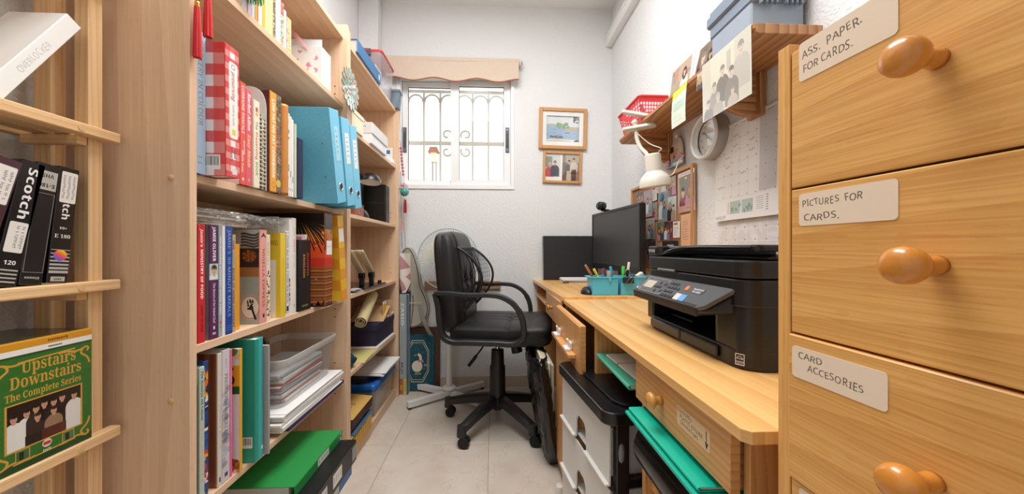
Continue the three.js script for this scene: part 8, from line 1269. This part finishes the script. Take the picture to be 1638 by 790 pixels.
// ---------------------------------------------------------------- printer
{
  const T = thing('printer', 'black multifunction printer with a tilted keypad panel on the work desk', 'printer', [0.625, 0.7264, -0.822]), b = paint(0x19191b, 0.36), gls = M.blackGloss;
  const X = (x) => x - 0.625, Zz = (z) => z + 0.822, Yy = (y) => y - 0.7264;
  const slab = (x0, x1, z0, z1, y0, y1, r, m, bev = 0.003) => new MB().geo(plate(roundRect(x1 - x0 - 2 * bev, z1 - z0 - 2 * bev, r), y1 - y0 - 2 * bev, bev, [], 8), m, { e: [-Math.PI / 2, 0, 0], at: [X((x0 + x1) / 2), Yy(y0) + bev, Zz((z0 + z1) / 2)] });
  // lower body: base, two cheeks, inner back wall, so that the output slot is really hollow
  const lo = slab(0.45, 0.795, -1.03, -0.615, 0.7265, 0.762, 0.045, b);
  lo.span(X(0.452), X(0.795), Yy(0.75), Yy(0.85), Zz(-1.028), Zz(-0.992), { m: b, c: 0.004 }).span(X(0.49), X(0.795), Yy(0.75), Yy(0.85), Zz(-0.73), Zz(-0.618), { m: b, c: 0.006 }).span(X(0.72), X(0.795), Yy(0.75), Yy(0.85), Zz(-1.0), Zz(-0.72), { m: b, c: 0 });
  lo.geo(plate(roundRect(0.1, 0.11, 0.03), 0.1, 0.002, [], 8), b, { e: [-Math.PI / 2, 0, 0], at: [X(0.505), Yy(0.75), Zz(-0.673)] });
  lo.build('body', T);
  const up = slab(0.45, 0.797, -1.03, -0.613, 0.842, 0.893, 0.03, b); up.build('upper_body', T);
  slab(0.447, 0.799, -1.032, -0.611, 0.8955, 0.928, 0.03, b).build('scanner_lid', T);
  new MB().box(X(0.45), Yy(0.893), Zz(-0.905), 0.012, 0.008, 0.09, { m: paint(0x55585a, 0.3), c: 0.002, e: [0, 0, -0.5] }).build('lid_notch', T, 'grey finger notch');
  const adf = slab(0.452, 0.795, -1.03, -0.955, 0.9285, 0.957, 0.012, paint(0x222224, 0.34)); adf.build('feeder_block', T);
  const ft = slab(0.47, 0.795, -0.95, -0.615, 0.944, 0.957, 0.012, gls, 0.004); ft.build('feeder_cover', T);
  slab(0.5, 0.79, -0.945, -0.62, 0.9285, 0.936, 0.01, M.blackGloss, 0.002).build('paper_rest', T);
  new MB().tube([[X(0.462), Yy(0.935), Zz(-0.95)], [X(0.458), Yy(0.944), Zz(-0.9)], [X(0.47), Yy(0.951), Zz(-0.84)], [X(0.475), Yy(0.951), Zz(-0.63)]], 0.006, gls, { seg: 40, rad: 10 }).build('feeder_edge', T);
  // control panel
  const A = V(X(0.45), Yy(0.872), 0), Bq = V(X(0.408), Yy(0.83), 0), len = A.distanceTo(Bq), ang = Math.atan2(A.y - Bq.y, A.x - Bq.x);
  const shape = new THREE.Shape(); [[-0.185, -len], [0.135, -len], [0.152, -len * 0.86], [0.186, -0.002], [0.18, 0], [-0.185, 0]].forEach(([x, y], i) => (i ? shape.lineTo(x, y) : shape.moveTo(x, y))); shape.closePath();
  const pm = new THREE.Matrix4().makeTranslation(A.x, A.y, Zz(-0.833)).multiply(new THREE.Matrix4().makeRotationZ(ang - Math.PI / 2)).multiply(new THREE.Matrix4().makeRotationY(-Math.PI / 2));
  // panel frame: local x runs along z, local y up the slope, local z out of the face
  const panelMat = paint(0x484a4e, 0.36), pan = new MB().geo(plate(shape, 0.005, 0.002), panelMat, { at: [0, 0, -0.005], mat4: pm }).build('control_panel', T);
  new MB().geo(plate([[X(0.407), Yy(0.83)], [X(0.409), Yy(0.815)], [X(0.452), Yy(0.822)], [X(0.452), Yy(0.868)]], 0.318, 0.002), b, { at: [0, 0, Zz(-1.017)] }).geo(loft([[[X(0.407), Yy(0.83), Zz(-0.699)], [X(0.409), Yy(0.815), Zz(-0.699)], [X(0.452), Yy(0.822), Zz(-0.699)], [X(0.452), Yy(0.868), Zz(-0.699)]], [[X(0.452), Yy(0.868), Zz(-0.65)], [X(0.453), Yy(0.83), Zz(-0.655)], [X(0.454), Yy(0.826), Zz(-0.65)], [X(0.454), Yy(0.868), Zz(-0.649)]]]), b).build('panel_shroud', T);
  const P = (u, v, w, h, d, m, name, label) => new MB().box(u, v, 0.0015 + d / 2, w, h, d, { m, c: Math.min(0.001, d / 2), mat4: pm }).build(name, pan, label);
  const ln = paint(0xc9ccce, 0.4); for (const [u, v, w, h] of [[-0.1, -0.005, 0.12, 0.001], [-0.1, -len + 0.006, 0.12, 0.001], [-0.16, -len / 2, 0.001, len - 0.012], [-0.04, -0.009, 0.001, 0.008], [-0.04, -len + 0.01, 0.001, 0.008]]) P(u, v, w, h, 0.0009, ln, 'outline');
  P(-0.125, -len * 0.47, 0.052, 0.026, 0.0012, new THREE.MeshPhysicalMaterial({ color: 0xb9b3a0, roughness: 0.15, clearcoat: 0.6 }), 'display', 'small grey display');
  P(-0.172, -0.014, 0.006, 0.012, 0.0012, b, 'button'); P(-0.176, -len + 0.012, 0.007, 0.006, 0.0012, paint(0xe6e6e6, 0.4), 'status_light');
  const key = paint(0x222326, 0.35); for (const [u, v] of [[-0.074, -0.018], [-0.086, -0.031], [-0.074, -0.031], [-0.062, -0.031], [-0.074, -0.045], [-0.046, -0.02], [-0.046, -0.042]]) P(u, v, 0.0095, 0.008, 0.0022, key, 'button');
  for (let i = 0; i < 3; i++) for (let j = 0; j < 4; j++) P(-0.024 + 0.0145 * i, -0.013 - 0.0125 * j, 0.011, 0.0075, 0.0022, key, 'number_key'); P(0.021, -0.026, 0.011, 0.0075, 0.0022, key, 'number_key'); P(0.021, -0.05, 0.011, 0.0075, 0.0022, key, 'number_key');
  P(0.052, -0.018, 0.013, 0.013, 0.0018, paint(0xe0783c, 0.35), 'stop_button', 'orange button'); P(0.043, -0.046, 0.022, 0.019, 0.0018, paint(0xcfd0cd, 0.35), 'start_button', 'pale grey button'); P(0.066, -0.046, 0.022, 0.019, 0.0018, paint(0x5aa0dc, 0.35), 'start_button', 'blue button');
  new MB().geo(new THREE.PlaneGeometry(0.042, 0.016), print(0.042, 0.016, 4000, (g, W_, H_) => { fillAll(g, W_, H_, '#484a4e'); textAt(g, 'WorkForce', W_ / 2, H_ * 0.28, H_ * 0.4, '#d9dadb', { fit: W_ * 0.9 }); textAt(g, 'WF-2630', W_ * 0.45, H_ * 0.74, H_ * 0.4, '#d9dadb', { fit: W_ * 0.7 }); }), { at: [0.095, -0.02, 0.0026], mat4: pm }).build('lettering', pan);
  textPlate(T, 'EPSON', 0.044, 0.012, [X(0.4495), Yy(0.944), Zz(-0.994)], '#c9cacc', '#222224');
  // paper tray
  const tr = new MB().span(X(0.446), X(0.72), Yy(0.748), Yy(0.7555), Zz(-0.985), Zz(-0.735), { m: b, c: 0.002 }).span(X(0.441), X(0.449), Yy(0.733), Yy(0.756), Zz(-0.985), Zz(-0.83), { m: paint(0x2a2a2c, 0.34), c: 0.003 }).span(X(0.443), X(0.45), Yy(0.733), Yy(0.756), Zz(-0.828), Zz(-0.69), { m: b, c: 0.003 }).build('paper_tray', T);
  new MB().span(X(0.49), X(0.494), Yy(0.7665), Yy(0.772), Zz(-0.96), Zz(-0.86), { m: paint(0x3c3c3e, 0.3), c: 0.0008 }).build('tray_guide', tr);
  new MB().box(X(0.4542), Yy(0.745), Zz(-0.6365), 0.0008, 0.021, 0.0155, { m: b, f: { nx: print(0.0155, 0.021, 5000, (g, W_, H_) => { fillAll(g, W_, H_, '#e9e8e4'); g.fillStyle = '#1b1b1d'; g.fillRect(W_ * 0.08, H_ * 0.06, W_ * 0.84, H_ * 0.6); g.strokeStyle = '#e9e8e4'; g.lineWidth = 4; g.beginPath(); g.arc(W_ * 0.5, H_ * 0.42, W_ * 0.28, 3.4, 6.2); g.stroke(); textAt(g, 'energy', W_ * 0.48, H_ * 0.4, H_ * 0.17, '#e9e8e4', { italic: true }); g.fillStyle = '#1b1b1d'; g.fillRect(W_ * 0.08, H_ * 0.72, W_ * 0.84, H_ * 0.2); textAt(g, 'ENERGY STAR', W_ * 0.5, H_ * 0.82, H_ * 0.1, '#e9e8e4', { fit: W_ * 0.7 }); }) }, c: 0.0001, e: [0, 0.6, 0] }).build('energy_sticker', T);
}
// ---------------------------------------------------------------- under the work desk
{
  const T = thing('drawer_tower', 'black framed tower of translucent white plastic drawers under the work desk', 'drawer unit', [0.2735, 0, -1.038], 0.1133), k = paint(0x131315, 0.3), D = 0.36, h = 0.19;
  const fro = new THREE.MeshPhysicalMaterial({ color: 0xf6f5f2, roughness: 0.5, transmission: 0.28, thickness: 0, ior: 1.4 });
  for (const z of [-1, 1]) for (const x of [0.02, D - 0.03]) new MB().box(x, 0.27, z * (h - 0.012), 0.034, 0.5, 0.022, { m: k, c: 0.003 }).build('post', T);
  for (const y of [0.04, 0.208, 0.372]) { for (const z of [-1, 1]) new MB().box(D / 2, y, z * (h - 0.012), D - 0.04, 0.02, 0.02, { m: k, c: 0.002 }).build('side_rail', T); new MB().box(0.02, y, 0, 0.02, 0.014, h * 2 - 0.04, { m: k, c: 0.002 }).build('cross_rail', T); }
  new MB().geo(plate(roundRect(D + 0.03, h * 2 + 0.016, 0.03), 0.022, 0.005, [], 10), k, { e: [-Math.PI / 2, 0, 0], at: [D / 2 - 0.012, 0.528, 0] }).geo(plate(roundRect(D - 0.01, h * 2 - 0.03, 0.04), 0.003, 0.002, [], 10), k, { e: [-Math.PI / 2, 0, 0], at: [D / 2 + 0.01, 0.558, 0] }).build('lid', T);
  for (const [y0, y1] of [[0.374, 0.522], [0.21, 0.362], [0.046, 0.198]]) {
    const s = new THREE.Shape(), H = y1 - y0, w = h - 0.004, n0 = -0.05, n1 = 0.036; s.moveTo(-w, 0); s.lineTo(n0, 0); s.lineTo(n0 + 0.004, 0.052); s.quadraticCurveTo(n0 + 0.012, 0.074, n0 + 0.03, 0.074); s.lineTo(n1 - 0.03, 0.074); s.quadraticCurveTo(n1 - 0.012, 0.074, n1 - 0.004, 0.052); s.lineTo(n1, 0); s.lineTo(w, 0); s.lineTo(w, H); s.lineTo(-w, H); s.closePath();
    const o = new MB().geo(plate(s, 0.003, 0.0008, [], 8), fro, { at: [-0.012, y0, 0], e: [0, -Math.PI / 2, 0] }).build('drawer', T);
    for (const [a, q] of [[-w, n0], [n1, w]]) new MB().span(-0.026, -0.012, y0 - 0.002, y0 + 0.004, a, q, { m: fro, c: 0.001 }).build('lip', o);
    new MB().span(-0.01, D - 0.04, y0 + 0.006, y0 + 0.009, -w + 0.026, w - 0.026, { m: fro, c: 0 }).span(-0.01, D - 0.04, y0 + 0.009, y1 - 0.02, -w + 0.024, -w + 0.027, { m: fro, c: 0 }).span(-0.01, D - 0.04, y0 + 0.009, y1 - 0.02, w - 0.027, w - 0.024, { m: fro, c: 0 }).span(0.03, 0.033, y0 + 0.005, y0 + 0.085, n0 - 0.01, n1 + 0.01, { m: fro, c: 0 }).build('drawer_box', o);
  }
  const q = thing('drawer_contents', 'assorted pale craft bits and a grey ring seen through the top plastic drawer', 'contents', [0.47, 0.3842, -1.02], 0.1133);
  new MB().geo(new THREE.TorusGeometry(0.042, 0.01, 10, 30), paint(0x8a8a8c, 0.6), { at: [-0.178, 0.06, 0.1], e: [0, Math.PI / 2, 0.4], sc: [1, 1.2, 1] }).build('ring', q); new MB().box(0.0, 0.04, -0.06, 0.2, 0.08, 0.12, { m: paint(0xcac4ba, 0.8), c: 0.006 }).box(-0.04, 0.03, 0.09, 0.1, 0.06, 0.08, { m: paint(0xb98a78, 0.8), c: 0.006 }).build('packets', q);
}
{
  const fold = (label, x, y, z0, z1, d, th, c, tilt = 0) => { const T = thing('plastic_wallet', label, 'folder', [x, y, (z0 + z1) / 2], 0, 'folders in the work desk'); T.rotation.z = tilt; const m = paint(c, 0.3); new MB().span(0, d, th - 0.0014, th, -(z0 - z1) / 2, (z0 - z1) / 2, { m, c: 0.0005 }).span(0, d, 0, 0.0014, -(z0 - z1) / 2, (z0 - z1) / 2, { m, c: 0.0005 }).geo(new THREE.CylinderGeometry(th / 2, th / 2, z0 - z1, 12, 1, false, Math.PI, Math.PI), m, { at: [0.0006, th / 2, 0], e: [Math.PI / 2, 0, 0] }).build('cover', T); new MB().span(0.004, d - 0.004, 0.0016, th - 0.0016, -(z0 - z1) / 2 + 0.004, (z0 - z1) / 2 - 0.004, { m: M.paper, c: 0 }).build('papers', T); return T; };
  fold('blue folder at the bottom of the pile on the upper inner shelf', 0.33, 0.6063, -0.86, -1.08, 0.24, 0.006, 0x2f5a9a); fold('rust brown folder on the blue one', 0.335, 0.6126, -0.85, -1.075, 0.24, 0.005, 0xa8583a); fold('sea green plastic folder under the white envelope', 0.318, 0.6179, -0.82, -1.08, 0.26, 0.011, 0x4fae94);
  const E = thing('envelope', 'white envelope with a rubber band and grey print on the sea green folder', 'envelope', [0.45, 0.6293, -0.945], 0.05); new MB().box(0, 0.003, 0, 0.22, 0.006, 0.22, { m: M.paper, f: { py: print(0.22, 0.22, 1200, (g, W_, H_) => { fillAll(g, W_, H_, '#ecebea'); for (let k = 0; k < 60; k++) { g.fillStyle = ['#a9a6a4', '#c3c0be', '#8f8c8a'][k % 3]; g.fillRect(W_ * (0.2 + 0.3 * hash2(k, 1)), H_ * (0.62 + 0.22 * hash2(k, 2)), 10, 4); } }, 'paper') }, c: 0.001 }).build('paper', E); new MB().box(0, 0.0034, -0.02, 0.224, 0.008, 0.003, { m: paint(0xc9a884, 0.7), c: 0.0005 }).build('rubber_band', E);
  const sh = [['turquoise plastic wallet sticking out under the labelled drawer, upper one', 0.3, 0.5935, -0.506, -0.772, 0.3, 0.0075, 0x17b89c], ['turquoise plastic wallet sticking out under the labelled drawer, lower one', 0.294, 0.5835, -0.5, -0.776, 0.3, 0.0085, 0x14ac92]]; for (const a of sh) fold(...a);
  const B = thing('paper_tray', 'glossy black letter tray with a rolled front edge below the turquoise wallets', 'tray', [0.31, 0.4143, -0.645]);
  const rings = []; for (const z of [0.128, -0.128]) { const p = []; for (let k = 0; k <= 14; k++) { const t = k / 14; p.push([0.02 - 0.045 * Math.sin(t * Math.PI * 0.62) + 0.14 * Math.pow(t, 3), 0.155 - 0.15 * t, z]); } for (let k = 14; k >= 0; k--) { const t = k / 14; p.push([0.024 - 0.045 * Math.sin(t * Math.PI * 0.62) + 0.14 * Math.pow(t, 3), 0.155 - 0.147 * t, z]); } rings.push(p); }
  new MB().geo(loft(rings), M.blackGloss).span(0.15, 0.4, 0.003, 0.007, -0.128, 0.128, { m: M.blackGloss, c: 0.001 }).build('front', B); new MB().span(0.03, 0.4, 0.154, 0.1575, -0.125, 0.125, { m: M.black, c: 0.001 }).span(0.39, 0.4, 0.0, 0.156, -0.125, 0.125, { m: M.black, c: 0.001 }).build('shelf_plate', B);
}
{
  // black bag in the knee space
  const T = thing('plastic_sack', 'crumpled black plastic sack of files slumped between the chair and the desk door', 'bag', [0.222, -0.002, -1.72]), rings = [];
  const prof = [[0.03, 0.02, 0.07, 0.04], [0.003, 0.024, 0.085, 0.04], [0.06, 0.032, 0.13, 0.03], [0.16, 0.044, 0.17, 0.014], [0.3, 0.05, 0.205, -0.004], [0.39, 0.048, 0.215, -0.015], [0.455, 0.042, 0.205, -0.02], [0.475, 0.036, 0.19, -0.02]];
  prof.forEach(([y, hx, hz, dx], i) => { const p = []; for (let k = 0; k < 56; k++) { const a = k / 56 * Math.PI * 2, r = 1 + 0.1 * Math.sin(a * 9 + i * 0.7) * (hash2(k % 28, i) - 0.3) + 0.06 * (noise2(k * 0.7, i * 1.3) - 0.5), sq = Math.pow(Math.abs(Math.cos(a)), 0.7) * Math.sign(Math.cos(a)); p.push([dx + hx * sq * r + (i === 0 ? 0.0 : 0), y + (i === 7 ? 0.03 * (noise2(k * 0.5, 7) - 0.4) : 0), -hz * Math.sin(a) * r + (0.52 - y) * 0.16]); } rings.push(p); });
  const fine = []; for (let i = 0; i + 1 < rings.length; i++) for (let s = 0; s < 6; s++) { const t = s / 6; fine.push(rings[i].map((q, k) => q.map((v, c) => v + (rings[i + 1][k][c] - v) * t + (c === 0 ? 0.014 * (noise2(k * 0.55 + i * 3 + s * 0.25, s * 0.5 + i * 3.1) - 0.5) : 0)))); } fine.push(rings.at(-1));
  new MB().geo(loft(fine, { caps: false }), new THREE.MeshPhysicalMaterial({ color: 0x121215, roughness: 0.24, side: THREE.DoubleSide })).build('sack', T);
  const F = thing('file_bundle', 'cream files poking out of the black sack', 'files', [0.232, 0.245, -1.66]); for (let k = 0; k < 4; k++) new MB().box(-0.02 + 0.014 * k, 0.1, -0.02 + 0.01 * k, 0.011, 0.235 - 0.012 * k, 0.24, { m: paint(['#d9cfae', '#c9c2aa', '#e0dac4', '#b9b4a4'][k], 0.8), c: 0.001 }).build('file', F);
}
{
  const T = thing('furniture_foot', 'small white plastic furniture foot on the floor beside the drawer tower', 'foot', [0.255, 0, -1.365]);
  new MB().lathe([[0.0001, 0], [0.017, 0], [0.019, 0.004], [0.018, 0.034], [0.012, 0.04], [0.0001, 0.041]], paint(0xe6e2da, 0.4), { seg: 24 }).build('cap', T);
}
// ---------------------------------------------------------------- office chair
{
  const T = thing('office_chair', 'black leather office chair with looped plastic arms on a five wheel base', 'chair', [0.02, 0, -1.95], -0.16);
  const pl = paint(0x202022, 0.45), lea = (() => { const t = pixelTexture(256, 256, (x, y) => { const v = Math.round(255 * clamp01(0.5 + 0.5 * (noise2(x / 3, y / 3) - 0.5) + 0.5 * (noise2(x / 7 + 9, y / 7) - 0.5))); return [v, v, v]; }, false); t.repeat.set(12, 12); return new THREE.MeshPhysicalMaterial({ color: 0x1d1d1f, roughness: 0.36, bumpMap: t, bumpScale: 0.0006 }); })();
  // base
  for (let k = 0; k < 5; k++) {
    const a = 0.793 + k * Math.PI * 2 / 5, rings = [];
    for (let i = 0; i <= 10; i++) { const r = 0.02 + 0.275 * i / 10, y = 0.135 - 0.052 * Math.pow(i / 10, 1.5), hw = 0.027 - 0.006 * i / 10, hh = 0.026 - 0.008 * i / 10; rings.push([[r, y + hh, -hw * 0.6], [r, y + hh * 0.6, -hw], [r, y - hh, -hw * 0.85], [r, y - hh, hw * 0.85], [r, y + hh * 0.6, hw], [r, y + hh, hw * 0.6]]); }
    const m4 = new THREE.Matrix4().makeRotationY(-a), leg = new MB().geo(toCreasedNormals(loft(rings.map((q) => [...q].reverse())), 0.7), pl, { mat4: m4 }).geo(new THREE.CylinderGeometry(0.022, 0.024, 0.05, 20), pl, { at: [0.292, 0.078, 0], mat4: m4 }).build('base_leg', T);
    const cm = m4.clone().multiply(new THREE.Matrix4().makeTranslation(0.292, 0, 0)).multiply(new THREE.Matrix4().makeRotationY(0.7 + k * 1.3)), c = new MB();
    for (const s of [-1, 1]) c.lathe([[0.0001, -0.0085], [0.022, -0.0085], [0.0262, -0.005], [0.0262, 0.005], [0.022, 0.0085], [0.0001, 0.0085]], M.rubber, { e: [Math.PI / 2, 0, 0], at: [0.012, 0.0265, s * 0.0145], mat4: cm, seg: 28 });
    c.geo(new THREE.CylinderGeometry(0.028, 0.028, 0.012, 24, 1, false, -Math.PI * 0.5, Math.PI), pl, { e: [Math.PI / 2, 0, 0], at: [0.01, 0.03, 0], mat4: cm }).geo(new THREE.CylinderGeometry(0.006, 0.006, 0.05, 12), M.steel, { at: [0, 0.05, 0], mat4: cm }); c.build('castor', leg);
  }
  new MB().lathe([[0.0001, 0.075], [0.024, 0.075], [0.026, 0.1], [0.045, 0.112], [0.047, 0.16], [0.043, 0.17], [0.042, 0.31], [0.036, 0.315], [0.034, 0.4], [0.0135, 0.402]], pl, { seg: 32 }).build('column_cover', T); new MB().geo(new THREE.CylinderGeometry(0.0125, 0.0125, 0.08, 20), M.chrome, { at: [0, 0.43, 0] }).build('gas_piston', T);
  new MB().box(0.0, 0.463, 0, 0.2, 0.026, 0.17, { m: M.black, c: 0.008 }).build('mechanism', T); new MB().geo(new THREE.CylinderGeometry(0.026, 0.03, 0.075, 24), pl, { at: [0.1, 0.425, 0], e: [0, 0, 0.22] }).build('tension_knob', T);
  new MB().tube([[-0.05, 0.46, 0.06], [-0.075, 0.42, 0.1], [-0.095, 0.395, 0.13]], 0.0045, M.black, { seg: 16, rad: 8 }).tube([[-0.09, 0.4, 0.128], [-0.108, 0.376, 0.145], [-0.125, 0.355, 0.16]], 0.0085, pl, { seg: 12, rad: 8 }).build('height_lever', T);
  // cushions: pad(u, v) with seams and dimples
  const pad = (L, Wd, th, pow, h, place) => { const n = 72, f = (u, v, s) => { const a = u * 2 - 1, b = v * 2 - 1, edge = Math.pow(Math.max(0, 1 - Math.pow(Math.abs(a), pow)), 0.42) * Math.pow(Math.max(0, 1 - Math.pow(Math.abs(b), pow)), 0.42); const k = 0.93 + 0.07 * edge, sq = 1 - 0.05 * Math.pow(Math.abs(a), 4) * Math.pow(Math.abs(b), 4) * 2; return place(a * L / 2 * sq * k, s > 0 ? edge * th * (0.55 + h(a, b)) : -edge * th * 0.45, b * Wd / 2 * sq * k); }; return [sheet(n, n, (u, v) => f(u, 1 - v, 1)), sheet(n, n, (u, v) => f(u, v, -1))]; };
  const seam = (d, w) => Math.exp(-Math.pow(d / w, 2));
  const seat = new MB(); for (const g of pad(0.56, 0.5, 0.115, 7, (a, b) => 0.0 - 0.09 * (seam(a - 0.16, 0.022)) - 0.06 * (seam(b - 0.33, 0.03) + seam(b + 0.33, 0.03) + seam(b, 0.03)) * (a < 0.75 ? 1 : 0.3) + (a > 0.6 ? 0.06 * seam(a - 0.85, 0.2) : 0) - 0.1 * seam(Math.hypot(a - 0.16, b * 0.9), 0.09), (x, y, z) => [x + 0.035, y + 0.517, z])) seat.geo(g, lea); seat.build('seat', T);
  const back = new MB(), tilt = 0.1, pl2 = (x, y, z) => { const up = x + 0.29, out = y; return [-0.222 + out * Math.cos(tilt) - up * Math.sin(tilt) + 0.02, 0.49 + up * Math.cos(tilt) + out * Math.sin(tilt), z]; };
  for (const g of pad(0.56, 0.48, 0.13, 5, (a, b) => -0.1 * (seam(Math.abs(b) - 0.62 - 0.05 * a, 0.035)) - 0.2 * (seam(Math.hypot(a + 0.02, b * 1.1 - 0.28), 0.11) + seam(Math.hypot(a + 0.02, b * 1.1 + 0.28), 0.11)) + 0.035 * Math.sin(Math.atan2(a + 0.02, Math.abs(b) * 1.1 - 0.28) * 9) * seam(Math.hypot(a + 0.02, Math.abs(b) * 1.1 - 0.28), 0.3), pl2)) back.geo(g, lea);
  const bk = back.build('backrest', T); for (const s of [-1, 1]) new MB().geo(new THREE.SphereGeometry(0.011, 16, 10), lea, { at: pl2(-0.006, 0.049, s * 0.061), sc: [0.6, 1, 1] }).build('button', bk);
  // arms: closed loops of plastic, near and far
  for (const s of [1, -1]) {
    const z = s * 0.268, A = [[-0.262, 0.735], [-0.2, 0.736], [-0.1, 0.728], [0.0, 0.73], [0.06, 0.722], [0.115, 0.69], [0.152, 0.635], [0.165, 0.575], [0.16, 0.53], [0.125, 0.506], [0.03, 0.505], [-0.1, 0.505], [-0.18, 0.506], [-0.222, 0.53], [-0.238, 0.6], [-0.246, 0.68], [-0.262, 0.735]];
    const cv = new THREE.CatmullRomCurve3(A.map(([x, y]) => V(x, y, z)), false, 'centripetal'), rings = [], n = 120;
    for (let i = 0; i <= n; i++) { const p = cv.getPointAt(i / n), t = cv.getTangentAt(i / n), nx = -t.y, ny = t.x, hw = 0.0225, hh = i / n > 0.36 && i / n < 0.98 ? 0.0125 : 0.0105; rings.push([[-1, -0.7], [-0.8, -1], [0.8, -1], [1, -0.7], [1, 0.7], [0.8, 1], [-0.8, 1], [-1, 0.7]].map(([a, b]) => [p.x + nx * hh * b, p.y + ny * hh * b, p.z + hw * a])); }
    new MB().geo(toCreasedNormals(loft(rings), 0.6), pl).build('arm', T);
    new MB().box(-0.05, 0.497, z - s * 0.035, 0.2, 0.02, 0.07, { m: pl, c: 0.004 }).build('arm_plate', T); const sc = new MB(); for (const [x, y] of [[-0.1, 0.505], [0.06, 0.505], [-0.236, 0.6], [-0.243, 0.66]]) sc.geo(new THREE.CylinderGeometry(0.006, 0.006, 0.003, 12), M.black, { at: [x, y, z + s * 0.0225], e: [Math.PI / 2, 0, 0] }); sc.build('screw_heads', T);
  }
  // bowed mesh lumbar support strapped to the backrest
  const Lp = thing('lumbar_support', 'bowed black wire and mesh back support strapped to the office chair', 'back support', [0.02, 0, -1.95], -0.16);
  const bow = (z, d) => { const p = []; for (let k = 0; k <= 16; k++) { const t = k / 16; p.push([-0.19 + d * Math.sin(Math.PI * Math.pow(t, 0.85)) - 0.06 * (1 - t) * 0 - 0.02 * (t - 0.5), 0.955 - 0.375 * t - 0.03 * Math.sin(Math.PI * t) * 0, z]); } return p; };
  for (const z of [0.17, -0.17]) new MB().tube(bow(z, 0.135), 0.0065, M.black, { seg: 48, rad: 8 }).build('frame_bar', Lp); for (const [k, d] of [[0, 0], [16, 0]]) { const a = bow(0.17, 0.135)[k], b = bow(-0.17, 0.135)[k]; new MB().tube([a, [a[0] - 0.004, a[1], 0], b], 0.0065, M.black, { seg: 16, rad: 8 }).build('frame_bar', Lp); }
  const mesh = new MB(); for (let j = 0; j <= 26; j++) { const z = -0.165 + 0.33 * j / 26; mesh.tube(bow(z, 0.128 - 0.035 * Math.cos(z * 8)), 0.0009, M.black, { seg: 20, rad: 4 }); } for (let k = 1; k < 16; k++) { const pts = []; for (let j = 0; j <= 8; j++) { const z = -0.165 + 0.33 * j / 8; pts.push(bow(z, 0.128 - 0.035 * Math.cos(z * 8))[k]); } mesh.tube(pts, 0.0009, M.black, { seg: 12, rad: 4 }); } mesh.build('mesh', Lp);
  const rib = new MB(); for (const z of [0.05, -0.05, 0.11, -0.11]) rib.tube(bow(z, 0.075), 0.003, M.black, { seg: 24, rad: 6 }); rib.build('inner_wires', Lp);
}
scene.traverse((o) => { if (o.isMesh) { o.castShadow = true; o.receiveShadow = true; } });
renderer.render(scene, camera);
